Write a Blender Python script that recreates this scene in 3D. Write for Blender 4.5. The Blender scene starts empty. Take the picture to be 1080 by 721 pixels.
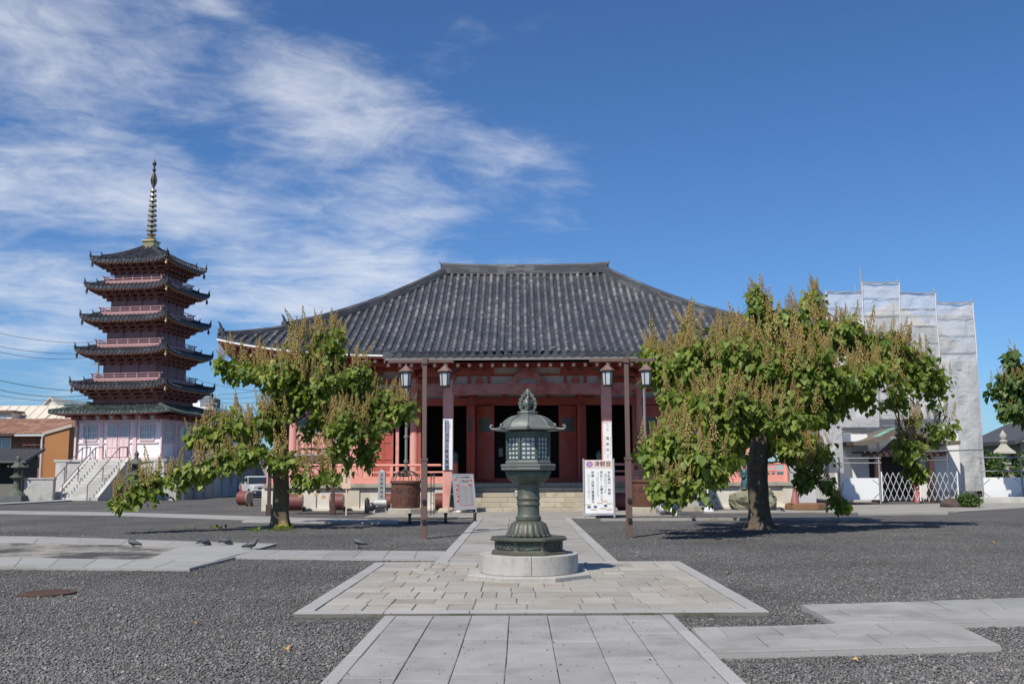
import bpy, bmesh, math, random
import numpy as np
from mathutils import Vector, Matrix
random.seed(7); RNG = np.random.default_rng(7)
S = bpy.context.scene
COL = S.collection
PI = math.pi
rad = math.radians

# ------------------------------------------------------------------ camera
EYE = 1.6
FOC, CX, CY = 1050.0, 540.0, 360.5
PITCH, YAW, ROLL = math.atan(137.5/1050), 0.0076, 0.005
_cy, _sy = math.cos(YAW), math.sin(YAW)
FWD = Vector((-_sy*math.cos(PITCH), _cy*math.cos(PITCH), math.sin(PITCH)))
_rt = Vector((_cy, _sy, 0)); _up = _rt.cross(FWD)
RGT = _rt*math.cos(ROLL) - _up*math.sin(ROLL)
UPV = _up*math.cos(ROLL) + _rt*math.sin(ROLL)
cam = bpy.data.cameras.new('camera'); cam_o = bpy.data.objects.new('camera', cam); COL.objects.link(cam_o)
mw = Matrix.Identity(4)
for i in range(3):
    mw[i][0] = RGT[i]; mw[i][1] = UPV[i]; mw[i][2] = -FWD[i]
mw.translation = Vector((0, 0, EYE)); cam_o.matrix_world = mw
cam.sensor_width = 36; cam.lens = 35; cam.clip_end = 3000; cam.clip_start = .1
S.camera = cam_o
def ray(px, py): return FWD + RGT*((px-CX)/FOC) + UPV*((CY-py)/FOC)
def gp(px, py, z=0.0):
    d = ray(px, py); t = (z-EYE)/d.z
    return (d.x*t, d.y*t)
def at(px, py, Y):
    d = ray(px, py); t = Y/d.y
    return Vector((d.x*t, Y, EYE+d.z*t))

# ------------------------------------------------------------------ world, sun, exposure
SUN_AZ, SUN_EL = rad(31), rad(49)        # light travels towards +y, 31 degrees to the right
S.render.engine = 'CYCLES'
S.view_settings.view_transform = 'Standard'; S.view_settings.look = 'None'
S.view_settings.exposure = 0.12; S.view_settings.gamma = 1.0; S.view_settings.use_curve_mapping = False
try:
    S.cycles.use_denoising = True; S.cycles.max_bounces = 8; S.cycles.transparent_max_bounces = 12
except Exception: pass
sun = bpy.data.lights.new('sun', 'SUN'); sun.energy = 4.7; sun.angle = rad(.53); sun.color = (1, .94, .84)
sun_o = bpy.data.objects.new('sun', sun); COL.objects.link(sun_o)
sd = Vector((math.sin(SUN_AZ)*math.cos(SUN_EL), math.cos(SUN_AZ)*math.cos(SUN_EL), -math.sin(SUN_EL)))
sun_o.rotation_euler = sd.to_track_quat('-Z', 'Y').to_euler(); sun_o.location = (-20, -30, 40)

class X:
    """a socket with arithmetic, for short node graphs"""
    def __init__(s, nt, sock): s.nt, s.s = nt, sock
    def _m(s, op, *a, clamp=False):
        n = s.nt.nodes.new('ShaderNodeMath'); n.operation = op; n.use_clamp = clamp
        for i, v in enumerate((s,)+a):
            if isinstance(v, X): s.nt.links.new(v.s, n.inputs[i])
            else: n.inputs[i].default_value = v
        return X(s.nt, n.outputs[0])
    def __add__(s, o): return s._m('ADD', o)
    def __radd__(s, o): return s._m('ADD', o)
    def __sub__(s, o): return s._m('SUBTRACT', o)
    def __rsub__(s, o): return (s*-1)+o
    def __mul__(s, o): return s._m('MULTIPLY', o)
    def __rmul__(s, o): return s._m('MULTIPLY', o)
    def __truediv__(s, o): return s._m('DIVIDE', o)
    def pw(s, o): return s._m('POWER', o)
    def mx(s, o): return s._m('MAXIMUM', o)
    def mn(s, o): return s._m('MINIMUM', o)
    def exp(s): return s._m('EXPONENT')
    def flr(s): return s._m('FLOOR')
    def smooth(s, a, b, lo=0.0, hi=1.0):
        n = s.nt.nodes.new('ShaderNodeMapRange'); n.interpolation_type = 'SMOOTHSTEP'
        s.nt.links.new(s.s, n.inputs[0]); n.inputs[1].default_value = a; n.inputs[2].default_value = b
        n.inputs[3].default_value = lo; n.inputs[4].default_value = hi
        return X(s.nt, n.outputs[0])
def comb(nt, x, y, z=0.0):
    n = nt.nodes.new('ShaderNodeCombineXYZ')
    for i, v in enumerate((x, y, z)):
        if isinstance(v, X): nt.links.new(v.s, n.inputs[i])
        else: n.inputs[i].default_value = v
    return X(nt, n.outputs[0])
def noise(nt, vec, scale, detail=4, rough=.55, dist=0.0):
    n = nt.nodes.new('ShaderNodeTexNoise'); n.inputs['Scale'].default_value = scale
    n.inputs['Detail'].default_value = detail; n.inputs['Roughness'].default_value = rough
    n.inputs['Distortion'].default_value = dist
    if vec is not None: nt.links.new(vec.s, n.inputs['Vector'])
    return X(nt, n.outputs[0])
def mixc(nt, f, a, b, mode='MIX'):
    n = nt.nodes.new('ShaderNodeMix'); n.data_type = 'RGBA'; n.blend_type = mode; n.clamp_factor = True
    for idx, v in ((0, f), (6, a), (7, b)):
        if isinstance(v, X): nt.links.new(v.s, n.inputs[idx])
        else: n.inputs[idx].default_value = (tuple(v)+(1,)) if isinstance(v, (tuple, list)) else v
    return X(nt, n.outputs[2])

W = bpy.data.worlds.new('World'); S.world = W; W.use_nodes = True
wt = W.node_tree; wt.nodes.clear()
sky = wt.nodes.new('ShaderNodeTexSky'); sky.sky_type = 'NISHITA'; sky.sun_disc = False
sky.sun_elevation = SUN_EL; sky.sun_rotation = PI + SUN_AZ; sky.air_density = 1.0; sky.dust_density = .35; sky.ozone_density = 3.2; sky.altitude = 20
tc = wt.nodes.new('ShaderNodeTexCoord'); sp = wt.nodes.new('ShaderNodeSeparateXYZ'); wt.links.new(tc.outputs['Generated'], sp.inputs[0])
dx, dy, dz = (X(wt, sp.outputs[i]) for i in range(3))
den = dz.mx(0.0) + .16
cu, cv = dx/den, dy/den                                  # a flat cloud layer overhead
warp = noise(wt, comb(wt, cu, cv), .9, 3)
wv = (warp-.5)*.55
cvec = comb(wt, cu*.85 + cv*.35 + wv, cv*1.02 - cu*.35 + wv, .37)
n1 = noise(wt, cvec, 2.6, 9, .62, .25)
n2 = noise(wt, comb(wt, cu*.9 + cv*.9 + 7.0 + wv, cv*1.5 - cu*.9, 2.2), 8.0, 7, .62, .8)
n3 = noise(wt, comb(wt, cu*.5 + cv*.4 + 3.0, cv*1.1 - cu*.2, 5.2), 1.5, 4, .5)
def blob(px, py, ex, ey, ang, w):
    """a soft bank of cloud round one direction of the sky, measured on the cloud layer"""
    def uv(x, y):
        d = ray(x, y).normalized(); k = max(d.z, 0)+.16; return d.x/k, d.y/k
    u0, v0 = uv(px, py); c, s = math.cos(ang), math.sin(ang)
    u1, v1 = uv(px+ex*c, py-ex*s); u2, v2 = uv(px+ey*s, py+ey*c)
    # affine frame spanned by the two half axes
    a11, a21, a12, a22 = u1-u0, v1-v0, u2-u0, v2-v0; det = a11*a22-a12*a21
    p = ((cu-u0)*a22 - (cv-v0)*a12)*(1/det); q = ((cv-v0)*a11 - (cu-u0)*a21)*(1/det)
    return ((p*p + q*q)*-1.0).exp()*w
mask = blob(55, 110, 130, 105, 0, .36) + blob(15, 20, 110, 40, 0, .24) + blob(335, 85, 95, 40, -.5, .34) + blob(400, 140, 150, 55, -.28, .40) \
     + blob(540, 165, 90, 34, -.25, .34) + blob(150, 195, 200, 50, -.1, .26) + blob(430, 228, 110, 26, .18, .42) + blob(60, 250, 170, 60, 0, .32) + blob(250, 250, 150, 35, .1, .26) \
     + blob(340, 305, 230, 38, 0, .50) + blob(60, 340, 260, 90, 0, .40) + blob(225, 4, 34, 12, -.4, .34) + blob(230, 75, 50, 60, 0, -.16) + blob(900, 90, 260, 210, 0, -.30)
back = (dy*-1.0).smooth(-.05, .35)                        # the same broken cloud behind the viewer
mask = mask.mn(.54) + back*.28
cov = ((n1-.5)*1.5 + (n2-.5)*.42 + (n3-.5)*.5 + mask - .14).smooth(.0, .86)
cov = cov*(dz.smooth(-.01, .06))
hz = dz.smooth(0.0, .42, 1.0, 0.0)
white = mixc(wt, hz, (9.8, 10.2, 11.0), (8.8, 9.5, 10.7))
tint = mixc(wt, 1.0, X(wt, sky.outputs[0]), (.635, .965, 1.36), 'MULTIPLY')
colr = mixc(wt, cov*.86, tint, white)
bg = wt.nodes.new('ShaderNodeBackground'); bg.inputs[1].default_value = .076
wt.links.new(colr.s, bg.inputs[0])
wo = wt.nodes.new('ShaderNodeOutputWorld'); wt.links.new(bg.outputs[0], wo.inputs[0])

# ------------------------------------------------------------------ materials
MATS = {}
def M(name, col, rough=.75, var=.12, vs=2.5, metal=0.0, bump=0.0, bs=30, island=0.0, spec=.5, col2=None, mixs=1.5, mixt=(.5, .65), fine=0.0, fs=120):
    """Principled material: base colour with soft variation, an optional second colour in patches, a shade per piece and a bump"""
    if name in MATS: return MATS[name]
    m = bpy.data.materials.new(name); m.use_nodes = True; nt = m.node_tree
    b = nt.nodes['Principled BSDF']; b.inputs['Roughness'].default_value = rough; b.inputs['Metallic'].default_value = metal
    b.inputs['Specular IOR Level'].default_value = spec
    t = nt.nodes.new('ShaderNodeTexCoord'); v = X(nt, t.outputs['Object'])
    c = tuple(col)
    out = None
    if col2 is not None:
        out = mixc(nt, noise(nt, v, mixs, 6, .65).smooth(*mixt), c, col2)
    k = noise(nt, v, vs, 5, .6)*(2*var) + (1-var)
    if fine: k = k*(noise(nt, v, fs, 2, .7)*(2*fine) + (1-fine))
    if island:
        g = nt.nodes.new('ShaderNodeNewGeometry')
        k = k*(X(nt, g.outputs['Random Per Island'])*(2*island) + (1-island))
    kk = comb(nt, k, k, k)
    out = mixc(nt, 1.0, out if out is not None else c, kk, 'MULTIPLY')
    nt.links.new(out.s, b.inputs['Base Color'])
    if bump:
        bn = nt.nodes.new('ShaderNodeBump'); bn.inputs['Strength'].default_value = bump; bn.inputs['Distance'].default_value = .02
        nt.links.new(noise(nt, v, bs, 5, .65).s, bn.inputs['Height']); nt.links.new(bn.outputs[0], b.inputs['Normal'])
    MATS[name] = m
    return m

def leaf_mat(name, a, b_, trans=.35):
    m = bpy.data.materials.new(name); m.use_nodes = True; nt = m.node_tree
    g = nt.nodes.new('ShaderNodeNewGeometry'); r = X(nt, g.outputs['Random Per Island'])
    t = nt.nodes.new('ShaderNodeTexCoord'); v = X(nt, t.outputs['Object'])
    c = mixc(nt, r.pw(1.4), a, b_)
    k = noise(nt, v, .9, 3)*.7 + .65
    c = mixc(nt, 1.0, c, comb(nt, k, k, k), 'MULTIPLY')
    b = nt.nodes['Principled BSDF']; b.inputs['Roughness'].default_value = .48; b.inputs['Specular IOR Level'].default_value = .35
    nt.links.new(c.s, b.inputs['Base Color'])
    tr = nt.nodes.new('ShaderNodeBsdfTranslucent'); c2 = mixc(nt, 1.0, c, (1.5, 1.6, .6), 'MULTIPLY'); nt.links.new(c2.s, tr.inputs[0])
    mx = nt.nodes.new('ShaderNodeMixShader'); mx.inputs[0].default_value = trans
    nt.links.new(b.outputs[0], mx.inputs[1]); nt.links.new(tr.outputs[0], mx.inputs[2])
    nt.links.new(mx.outputs[0], nt.nodes['Material Output'].inputs[0])
    return m

def tile_mat(name, dark, pale, amount=.5, rough=.45):
    """glazed grey clay tiles: every tile of every row its own shade (UV = row, tile along the row), pale worn patches"""
    m = bpy.data.materials.new(name); m.use_nodes = True; nt = m.node_tree
    b = nt.nodes['Principled BSDF']; b.inputs['Roughness'].default_value = rough
    uv = nt.nodes.new('ShaderNodeTexCoord'); s = nt.nodes.new('ShaderNodeSeparateXYZ'); nt.links.new(uv.outputs['UV'], s.inputs[0])
    u, v = X(nt, s.outputs[0]), X(nt, s.outputs[1])
    wn = nt.nodes.new('ShaderNodeTexWhiteNoise'); wn.noise_dimensions = '2D'; nt.links.new(comb(nt, u.flr(), v.flr()).s, wn.inputs['Vector'])
    r = X(nt, wn.outputs[0])
    ob = X(nt, uv.outputs['Object'])
    pn = noise(nt, ob, 7.0, 5, .7); big = noise(nt, ob, .45, 4, .6)
    f = (r.smooth(.45, 1.0)*.5 + (pn-.5)*1.3 + (big-.5)*2.2)*amount
    c = mixc(nt, f, dark, pale)
    k = r*.5 + .75
    c = mixc(nt, 1.0, c, comb(nt, k, k, k), 'MULTIPLY')
    fr = v-v.flr()
    ed = fr.smooth(.0, .09, .45, 1.0)                       # dark joint at the lap of each tile
    c = mixc(nt, 1.0, c, comb(nt, ed, ed, ed), 'MULTIPLY')
    nt.links.new(c.s, b.inputs['Base Color'])
    return m

# ------------------------------------------------------------------ mesh builder
class MB:
    def __init__(s): s.v = []; s.f = []; s.m = []; s.uv = {}; s.cur = 0
    def add(s, vs, fs, uvs=None):
        o = len(s.v); s.v.extend(tuple(p) for p in vs)
        for i, f in enumerate(fs):
            if uvs is not None: s.uv[len(s.f)] = uvs[i]
            s.f.append(tuple(o+k for k in f)); s.m.append(s.cur)
        return s
    def box(s, x0, x1, y0, y1, z0, z1, rz=0.0, c=None):
        p = [(x0, y0, z0), (x1, y0, z0), (x1, y1, z0), (x0, y1, z0), (x0, y0, z1), (x1, y0, z1), (x1, y1, z1), (x0, y1, z1)]
        if rz:
            cx, cy = c if c else ((x0+x1)/2, (y0+y1)/2); k, q = math.cos(rz), math.sin(rz)
            p = [(cx+(a-cx)*k-(b-cy)*q, cy+(a-cx)*q+(b-cy)*k, z) for a, b, z in p]
        return s.add(p, [(0, 3, 2, 1), (4, 5, 6, 7), (0, 1, 5, 4), (1, 2, 6, 5), (2, 3, 7, 6), (3, 0, 4, 7)])
    def cbox(s, c, sx, sy, sz, mat=None):
        p = [(a*sx/2, b*sy/2, d*sz/2) for d in (-1, 1) for a, b in ((-1, -1), (1, -1), (1, 1), (-1, 1))]
        p = [Vector(q) for q in p]
        if mat is not None: p = [mat @ q for q in p]
        p = [q+Vector(c) for q in p]
        return s.add(p, [(0, 3, 2, 1), (4, 5, 6, 7), (0, 1, 5, 4), (1, 2, 6, 5), (2, 3, 7, 6), (3, 0, 4, 7)])
    def bar(s, a, b, w, h=None, up=(0, 0, 1)):
        a, b = Vector(a), Vector(b); d = b-a; L = d.length; d.normalize(); u = Vector(up)
        if abs(d.dot(u)) > .98: u = Vector((0, 1, 0))
        r = d.cross(u).normalized(); u = r.cross(d); h = h or w
        p = [e+r*(i*w/2)+u*(j*h/2) for e in (a, b) for i, j in ((-1, -1), (1, -1), (1, 1), (-1, 1))]
        return s.add(p, [(0, 1, 2, 3), (7, 6, 5, 4), (0, 4, 5, 1), (1, 5, 6, 2), (2, 6, 7, 3), (3, 7, 4, 0)])
    def tube(s, pts, rs, n=8, cap=True, squash=1.0):
        pts = [Vector(p) for p in pts]
        if not hasattr(rs, '__len__'): rs = [rs]*len(pts)
        vs = []; ref = None
        for i, p in enumerate(pts):
            d = (pts[min(i+1, len(pts)-1)]-pts[max(i-1, 0)]).normalized()
            if ref is None:
                ref = Vector((0, 0, 1)) if abs(d.z) < .9 else Vector((1, 0, 0))
            r = d.cross(ref).normalized(); u = r.cross(d).normalized(); ref = u
            for k in range(n):
                a = 2*PI*k/n; vs.append(p + r*(math.cos(a)*rs[i]) + u*(math.sin(a)*rs[i]*squash))
        fs = [(i*n+k, i*n+(k+1) % n, (i+1)*n+(k+1) % n, (i+1)*n+k) for i in range(len(pts)-1) for k in range(n)]
        if cap: fs += [tuple(range(n-1, -1, -1)), tuple((len(pts)-1)*n+k for k in range(n))]
        return s.add(vs, fs)
    def lathe(s, prof, n=24, c=(0, 0), ph=0.0, mod=None):
        vs = []
        for (r, z) in prof:
            for k in range(n):
                a = 2*PI*k/n+ph; rr = r*(mod(a, z) if mod else 1)
                vs.append((c[0]+rr*math.cos(a), c[1]+rr*math.sin(a), z))
        m = len(prof)
        fs = [(i*n+k, i*n+(k+1) % n, (i+1)*n+(k+1) % n, (i+1)*n+k) for i in range(m-1) for k in range(n)]
        fs += [tuple(range(n-1, -1, -1)), tuple((m-1)*n+k for k in range(n))]
        return s.add(vs, fs)
    def prism(s, poly, z0, z1):
        n = len(poly); area = sum(poly[i][0]*poly[(i+1) % n][1]-poly[(i+1) % n][0]*poly[i][1] for i in range(n))
        if area < 0: poly = poly[::-1]
        vs = [(x, y, z0) for x, y in poly]+[(x, y, z1) for x, y in poly]
        return s.add(vs, [tuple(range(n-1, -1, -1)), tuple(range(n, 2*n))]+[(i, (i+1) % n, n+(i+1) % n, n+i) for i in range(n)])
    def xprism(s, poly, a0, a1, axis='y'):
        """poly in (x,z) extruded along y (axis 'y') or in (y,z) extruded along x"""
        n = len(poly)
        P = (lambda p, t: (p[0], t, p[1])) if axis == 'y' else (lambda p, t: (t, p[0], p[1]))
        vs = [P(p, a0) for p in poly]+[P(p, a1) for p in poly]
        return s.add(vs, [tuple(range(n)), tuple(range(2*n-1, n-1, -1))]+[(i, n+i, n+(i+1) % n, (i+1) % n) for i in range(n)])
    def ball(s, c, r, n=10, m=7, sc=(1, 1, 1)):
        prof = [(math.sin(PI*i/m), -math.cos(PI*i/m)) for i in range(m+1)]
        vs = [(c[0]+r*sc[0]*max(q, 1e-3)*math.cos(2*PI*k/n), c[1]+r*sc[1]*max(q, 1e-3)*math.sin(2*PI*k/n), c[2]+r*sc[2]*z) for q, z in prof for k in range(n)]
        fs = [(i*n+k, i*n+(k+1) % n, (i+1)*n+(k+1) % n, (i+1)*n+k) for i in range(m) for k in range(n)]
        return s.add(vs, fs)
    def grid(s, fn, nu, nv, flip=False, uv=None):
        vs = [fn(i/nu, j/nv) for j in range(nv+1) for i in range(nu+1)]
        fs = []
        for j in range(nv):
            for i in range(nu):
                a = j*(nu+1)+i; q = (a, a+1, a+nu+2, a+nu+1); fs.append(q[::-1] if flip else q)
        return s.add(vs, fs)
    def obj(s, name, mat, parent=None, smooth=False, bevel=0.0, kind=None, label=None, auto=None):
        me = bpy.data.meshes.new(name); me.from_pydata(s.v, [], s.f); 
        for m_ in (mat if isinstance(mat, (list, tuple)) else [mat]): me.materials.append(m_)
        if any(s.m): me.polygons.foreach_set('material_index', s.m)
        if s.uv:
            L = me.uv_layers.new(name='UVMap')
            for p in me.polygons:
                q = s.uv.get(p.index)
                if q:
                    for k, li in enumerate(p.loop_indices): L.data[li].uv = q[k]
        if smooth or auto:
            me.polygons.foreach_set('use_smooth', [True]*len(me.polygons))
        me.update()
        if auto: me.set_sharp_from_angle(angle=rad(auto))
        o = bpy.data.objects.new(name, me); COL.objects.link(o)
        if parent is not None: o.parent = parent
        if bevel:
            b = o.modifiers.new('b', 'BEVEL'); b.width = bevel; b.segments = 2; b.limit_method = 'ANGLE'; b.angle_limit = rad(40)
        if kind: o['kind'] = kind
        if label: o['label'] = label
        return o

def thing(name, label, cat, loc=(0, 0, 0), rz=0.0, group=None):
    o = bpy.data.objects.new(name, None); COL.objects.link(o); o.empty_display_size = .2
    o.location = loc; o.rotation_euler = (0, 0, rz)
    o['label'] = label; o['category'] = cat
    if group: o['group'] = group
    return o
def tag(o, label, cat, group=None):
    o['label'] = label; o['category'] = cat
    if group: o['group'] = group
    return o
def dup(root, loc, rz=None, label=None):
    def cp(o, par):
        c = o.copy(); COL.objects.link(c); c.parent = par
        for ch in list(o.children): cp(ch, c)
        return c
    kids = list(root.children)
    r = root.copy(); COL.objects.link(r); r.location = loc
    if rz is not None: r.rotation_euler = (0, 0, rz)
    if label: r['label'] = label
    for k in kids: cp(k, r)
    return r
def text_mb(txt, size, mb=None, origin=(0, 0, 0), ux=(1, 0, 0), uy=(0, 0, 1), vertical=False, lead=1.12, align='CENTER', depth=.002):
    """lettering as real thin geometry; vertical = one character below the other"""
    mb = mb or MB()
    ux, uy, O = Vector(ux), Vector(uy), Vector(origin); nz = ux.cross(uy)
    rows = list(txt) if vertical else [txt]
    for i, t in enumerate(rows):
        if t == ' ': continue
        cu_ = bpy.data.curves.new('t', 'FONT'); cu_.body = t; cu_.size = size; cu_.align_x = align; cu_.align_y = 'CENTER'; cu_.resolution_u = 3
        cu_.extrude = depth/2
        o = bpy.data.objects.new('t', cu_); COL.objects.link(o)
        dg = bpy.context.evaluated_depsgraph_get(); me = bpy.data.meshes.new_from_object(o.evaluated_get(dg))
        off = -i*size*lead if vertical else 0
        vs = [O + ux*v.co.x + uy*(v.co.y+off) + nz*v.co.z for v in me.vertices]
        mb.add(vs, [tuple(p.vertices) for p in me.polygons])
        bpy.data.objects.remove(o); bpy.data.meshes.remove(me); bpy.data.curves.remove(cu_)
    return mb
def fast_mesh(name, V, F, mat, parent=None, smooth=False, k=None):
    """numpy mesh of equal-sided faces"""
    me = bpy.data.meshes.new(name); n = F.shape[1]
    me.vertices.add(len(V)); me.vertices.foreach_set('co', np.ascontiguousarray(V, np.float32).ravel())
    me.loops.add(F.size); me.loops.foreach_set('vertex_index', np.ascontiguousarray(F, np.int32).ravel())
    me.polygons.add(len(F)); me.polygons.foreach_set('loop_start', np.arange(0, F.size, n, dtype=np.int32))
    try: me.polygons.foreach_set('loop_total', np.full(len(F), n, dtype=np.int32))
    except Exception: pass
    me.materials.append(mat)
    if smooth: me.polygons.foreach_set('use_smooth', np.ones(len(F), bool))
    me.update(calc_edges=True); me.validate()
    o = bpy.data.objects.new(name, me); COL.objects.link(o)
    if parent is not None: o.parent = parent
    return o
# ------------------------------------------------------------------ ground, gravel and paving
def gravel_mat():
    m = bpy.data.materials.new('gravel'); m.use_nodes = True; nt = m.node_tree
    b = nt.nodes['Principled BSDF']; b.inputs['Roughness'].default_value = .85; b.inputs['Specular IOR Level'].default_value = .25
    t = nt.nodes.new('ShaderNodeTexCoord'); v = X(nt, t.outputs['Object'])
    def vor(sc):
        n = nt.nodes.new('ShaderNodeTexVoronoi'); n.inputs['Scale'].default_value = sc; nt.links.new(v.s, n.inputs['Vector']); return n
    a = vor(34); c = vor(71)
    sa = nt.nodes.new('ShaderNodeSeparateColor'); nt.links.new(a.outputs['Color'], sa.inputs[0])
    sc_ = nt.nodes.new('ShaderNodeSeparateColor'); nt.links.new(c.outputs['Color'], sc_.inputs[0])
    r1, r2 = X(nt, sa.outputs[0]), X(nt, sa.outputs[1])
    f = r1.pw(2.2)*.8 + X(nt, sc_.outputs[0])*.2
    col = mixc(nt, f, (.100, .097, .094), (.265, .256, .244))
    col = mixc(nt, r2.smooth(.92, .99)*.7, col, (.40, .38, .35))
    k = noise(nt, v, .28, 5, .62)*1.3 + noise(nt, v, 2.2, 4)*.35 + .18
    gap = X(nt, a.outputs['Distance']).smooth(.25, .75, 1.0, .45)
    col = mixc(nt, 1.0, col, comb(nt, k*gap, k*gap, k*gap), 'MULTIPLY')
    nt.links.new(col.s, b.inputs['Base Color'])
    bn = nt.nodes.new('ShaderNodeBump'); bn.inputs['Strength'].default_value = .9; bn.inputs['Distance'].default_value = .02; bn.invert = True
    h = X(nt, a.outputs['Distance']) + X(nt, c.outputs['Distance'])*.4
    nt.links.new(h.s, bn.inputs['Height']); nt.links.new(bn.outputs[0], b.inputs['Normal'])
    return m
GRAVEL = gravel_mat()
gb = MB(); gb.add([(-1500, -300, 0), (1500, -300, 0), (1500, 2500, 0), (-1500, 2500, 0)], [(0, 1, 2, 3)])
gb.obj('ground', GRAVEL, kind='structure')

GRANITE = M('granite_slabs', (.32, .312, .295), .8, .16, 1.2, island=.09, fine=.34, fs=120, bump=.15, bs=200, col2=(.245, .236, .215), mixs=1.3, mixt=(.42, .68))
KERB = M('granite_kerb', (.345, .338, .322), .8, .12, 1.5, island=.07, fine=.3, fs=120, bump=.15, bs=200)
MORTAR = M('path_mortar', (.16, .15, .13), .95, .2, 6, bump=.4, bs=60, col2=(.085, .095, .055), mixs=1.6, mixt=(.5, .62))
OLDSTONE = M('old_paving', (.345, .324, .285), .85, .18, 2.0, island=.15, fine=.22, fs=90, bump=.35, bs=45, col2=(.30, .255, .20), mixs=1.1, mixt=(.45, .75))
BACKSTONE = M('rear_path_stone', (.30, .285, .26), .85, .14, 1.5, island=.12, fine=.15, fs=110, bump=.25, bs=60, col2=(.25, .22, .18), mixs=.7)
PALEPAVE = M('pale_paving', (.31, .305, .29), .85, .12, 1.0, island=.08, fine=.15, fs=110, bump=.2, bs=80, col2=(.25, .245, .23), mixs=.5)

def slab(mb, poly, z0, z1, inset=.004, bev=.006):
    """a paving slab with slightly worn edges"""
    cx = sum(p[0] for p in poly)/len(poly); cy = sum(p[1] for p in poly)/len(poly)
    area = sum(poly[i][0]*poly[(i+1) % len(poly)][1]-poly[(i+1) % len(poly)][0]*poly[i][1] for i in range(len(poly)))
    if area < 0: poly = poly[::-1]
    def ins(d):
        out = []; n_ = len(poly)
        for i in range(n_):
            (x0, y0), (x1, y1), (x2, y2) = poly[i-1], poly[i], poly[(i+1) % n_]
            ax, ay, bx, by = x1-x0, y1-y0, x2-x1, y2-y1
            la, lb = math.hypot(ax, ay) or 1, math.hypot(bx, by) or 1
            nax, nay, nbx, nby = -ay/la, ax/la, -by/lb, bx/lb
            k = 1+nax*nbx+nay*nby
            out.append((x1+(nax+nbx)*d/max(k, .3), y1+(nay+nby)*d/max(k, .3)))
        return out
    j = lambda k: random.uniform(-k, k)
    a = [(x+j(.003), y+j(.003)) for x, y in ins(inset)]; b = [(x+j(.0035), y+j(.0035)) for x, y in ins(inset+bev)]; n = len(poly)
    vs = [(x, y, z0) for x, y in a]+[(x, y, z1-bev*.6) for x, y in a]+[(x, y, z1+j(.0016)) for x, y in b]
    fs = [(i, (i+1) % n, n+(i+1) % n, n+i) for i in range(n)]+[(n+i, n+(i+1) % n, 2*n+(i+1) % n, 2*n+i) for i in range(n)]+[tuple(range(2*n, 3*n))]
    mb.add(vs, fs)
def rect(x0, x1, y0, y1): return [(x0, y0), (x1, y0), (x1, y1), (x0, y1)]
def jz(z, j=.003): return z+random.uniform(-j, j)
NOGRAVEL = []

# front path: seven columns of granite between two narrow kerbs
fp = MB(); fp.box(-1.5, 1.66, -8, 11.2, .001, .022); o = fp.obj('front_path', MORTAR, kind='structure')
mb = MB(); w = (1.53+1.37)/7
for i in range(7):
    x0 = -1.37+i*w; y = -8+random.uniform(0, .8)
    ys = [-8]
    while y < 11.0: ys.append(y); y += random.choice((.78, .88, .95, 1.05))
    ys = [q for q in ys if q < 10.85]+[11.19]
    for a, b in zip(ys, ys[1:]): slab(mb, rect(x0, x0+w, a, b), .01, jz(.05, .0022))
mb.obj('front_path_slabs', GRANITE, kind='structure')
mb = MB()
for x0, x1 in ((-1.5, -1.37), (1.53, 1.66)):
    y = -8
    while y < 11.15:
        b = min(y+1.2, 11.19); slab(mb, rect(x0, x1, y, b), .005, jz(.055)); y = b
mb.obj('front_path_kerb', KERB, kind='structure')
NOGRAVEL.append(rect(-1.52, 1.68, -9, 11.2))

# plaza round the lantern: irregular old stones inside a granite border
PX0, PX1, PY0, PY1 = -2.55, 2.77, 11.42, 17.75
pz = MB(); pz.box(PX0, PX1, PY0, PY1, .001, .041); pz.obj('plaza', MORTAR, kind='structure')
mb = MB()
def border(mb, x0, x1, y0, y1, wd, z, step=1.1):
    x = x0
    while x < x1-.01:
        b = x1 if x1-x < step*1.4 else x+step*random.uniform(.85, 1.15)
        slab(mb, rect(x, b, y0, y0+wd), .005, jz(z)); slab(mb, rect(x, b, y1-wd, y1), .005, jz(z)); x = b
    y = y0+wd
    while y < y1-wd-.01:
        b = y1-wd if y1-wd-y < step*1.4 else y+step*random.uniform(.85, 1.15)
        slab(mb, rect(x0, x0+wd, y, b), .005, jz(z)); slab(mb, rect(x1-wd, x1, y, b), .005, jz(z)); y = b
border(mb, PX0, PX1, PY0, PY1, .2, .056)
mb.obj('plaza_border', KERB, kind='structure')
NOGRAVEL.append(rect(PX0-.02, PX1+.02, PY0-.25, PY1))
mb = MB()
def ashlar(mb, x0, x1, y0, y1, z):
    """courses of uneven height, broken into uneven stones, some pairs split once more"""
    y = y0
    while y < y1-.02:
        h = random.choice((.42, .5, .6, .72)); b = y1 if y1-y < h*1.5 else y+h
        x = x0
        while x < x1-.02:
            wd = random.choice((.3, .4, .5, .62, .8)); e = x1 if x1-x < wd*1.5 else x+wd
            j = [random.uniform(-.012, .012) for _ in range(4)]
            if random.random() < .35 and e-x > .38:
                mid = y+(b-y)*random.uniform(.4, .6); q = x+(e-x)*random.uniform(.35, .65)
                slab(mb, rect(x, q, y, b), .01, jz(z, .005), .006, .009)
                slab(mb, rect(q, e, y, mid), .01, jz(z, .005), .006, .009); slab(mb, rect(q, e, mid, b), .01, jz(z, .005), .006, .009)
            else:
                slab(mb, [(x, y+j[0]), (e, y+j[1]), (e, b), (x, b)], .01, jz(z, .006), .006, .009)
            x = e
        y = b
ashlar(mb, PX0+.2, PX1-.2, PY0+.2, PY1-.2, .050)
mb.obj('plaza_stones', OLDSTONE, kind='structure')

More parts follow.
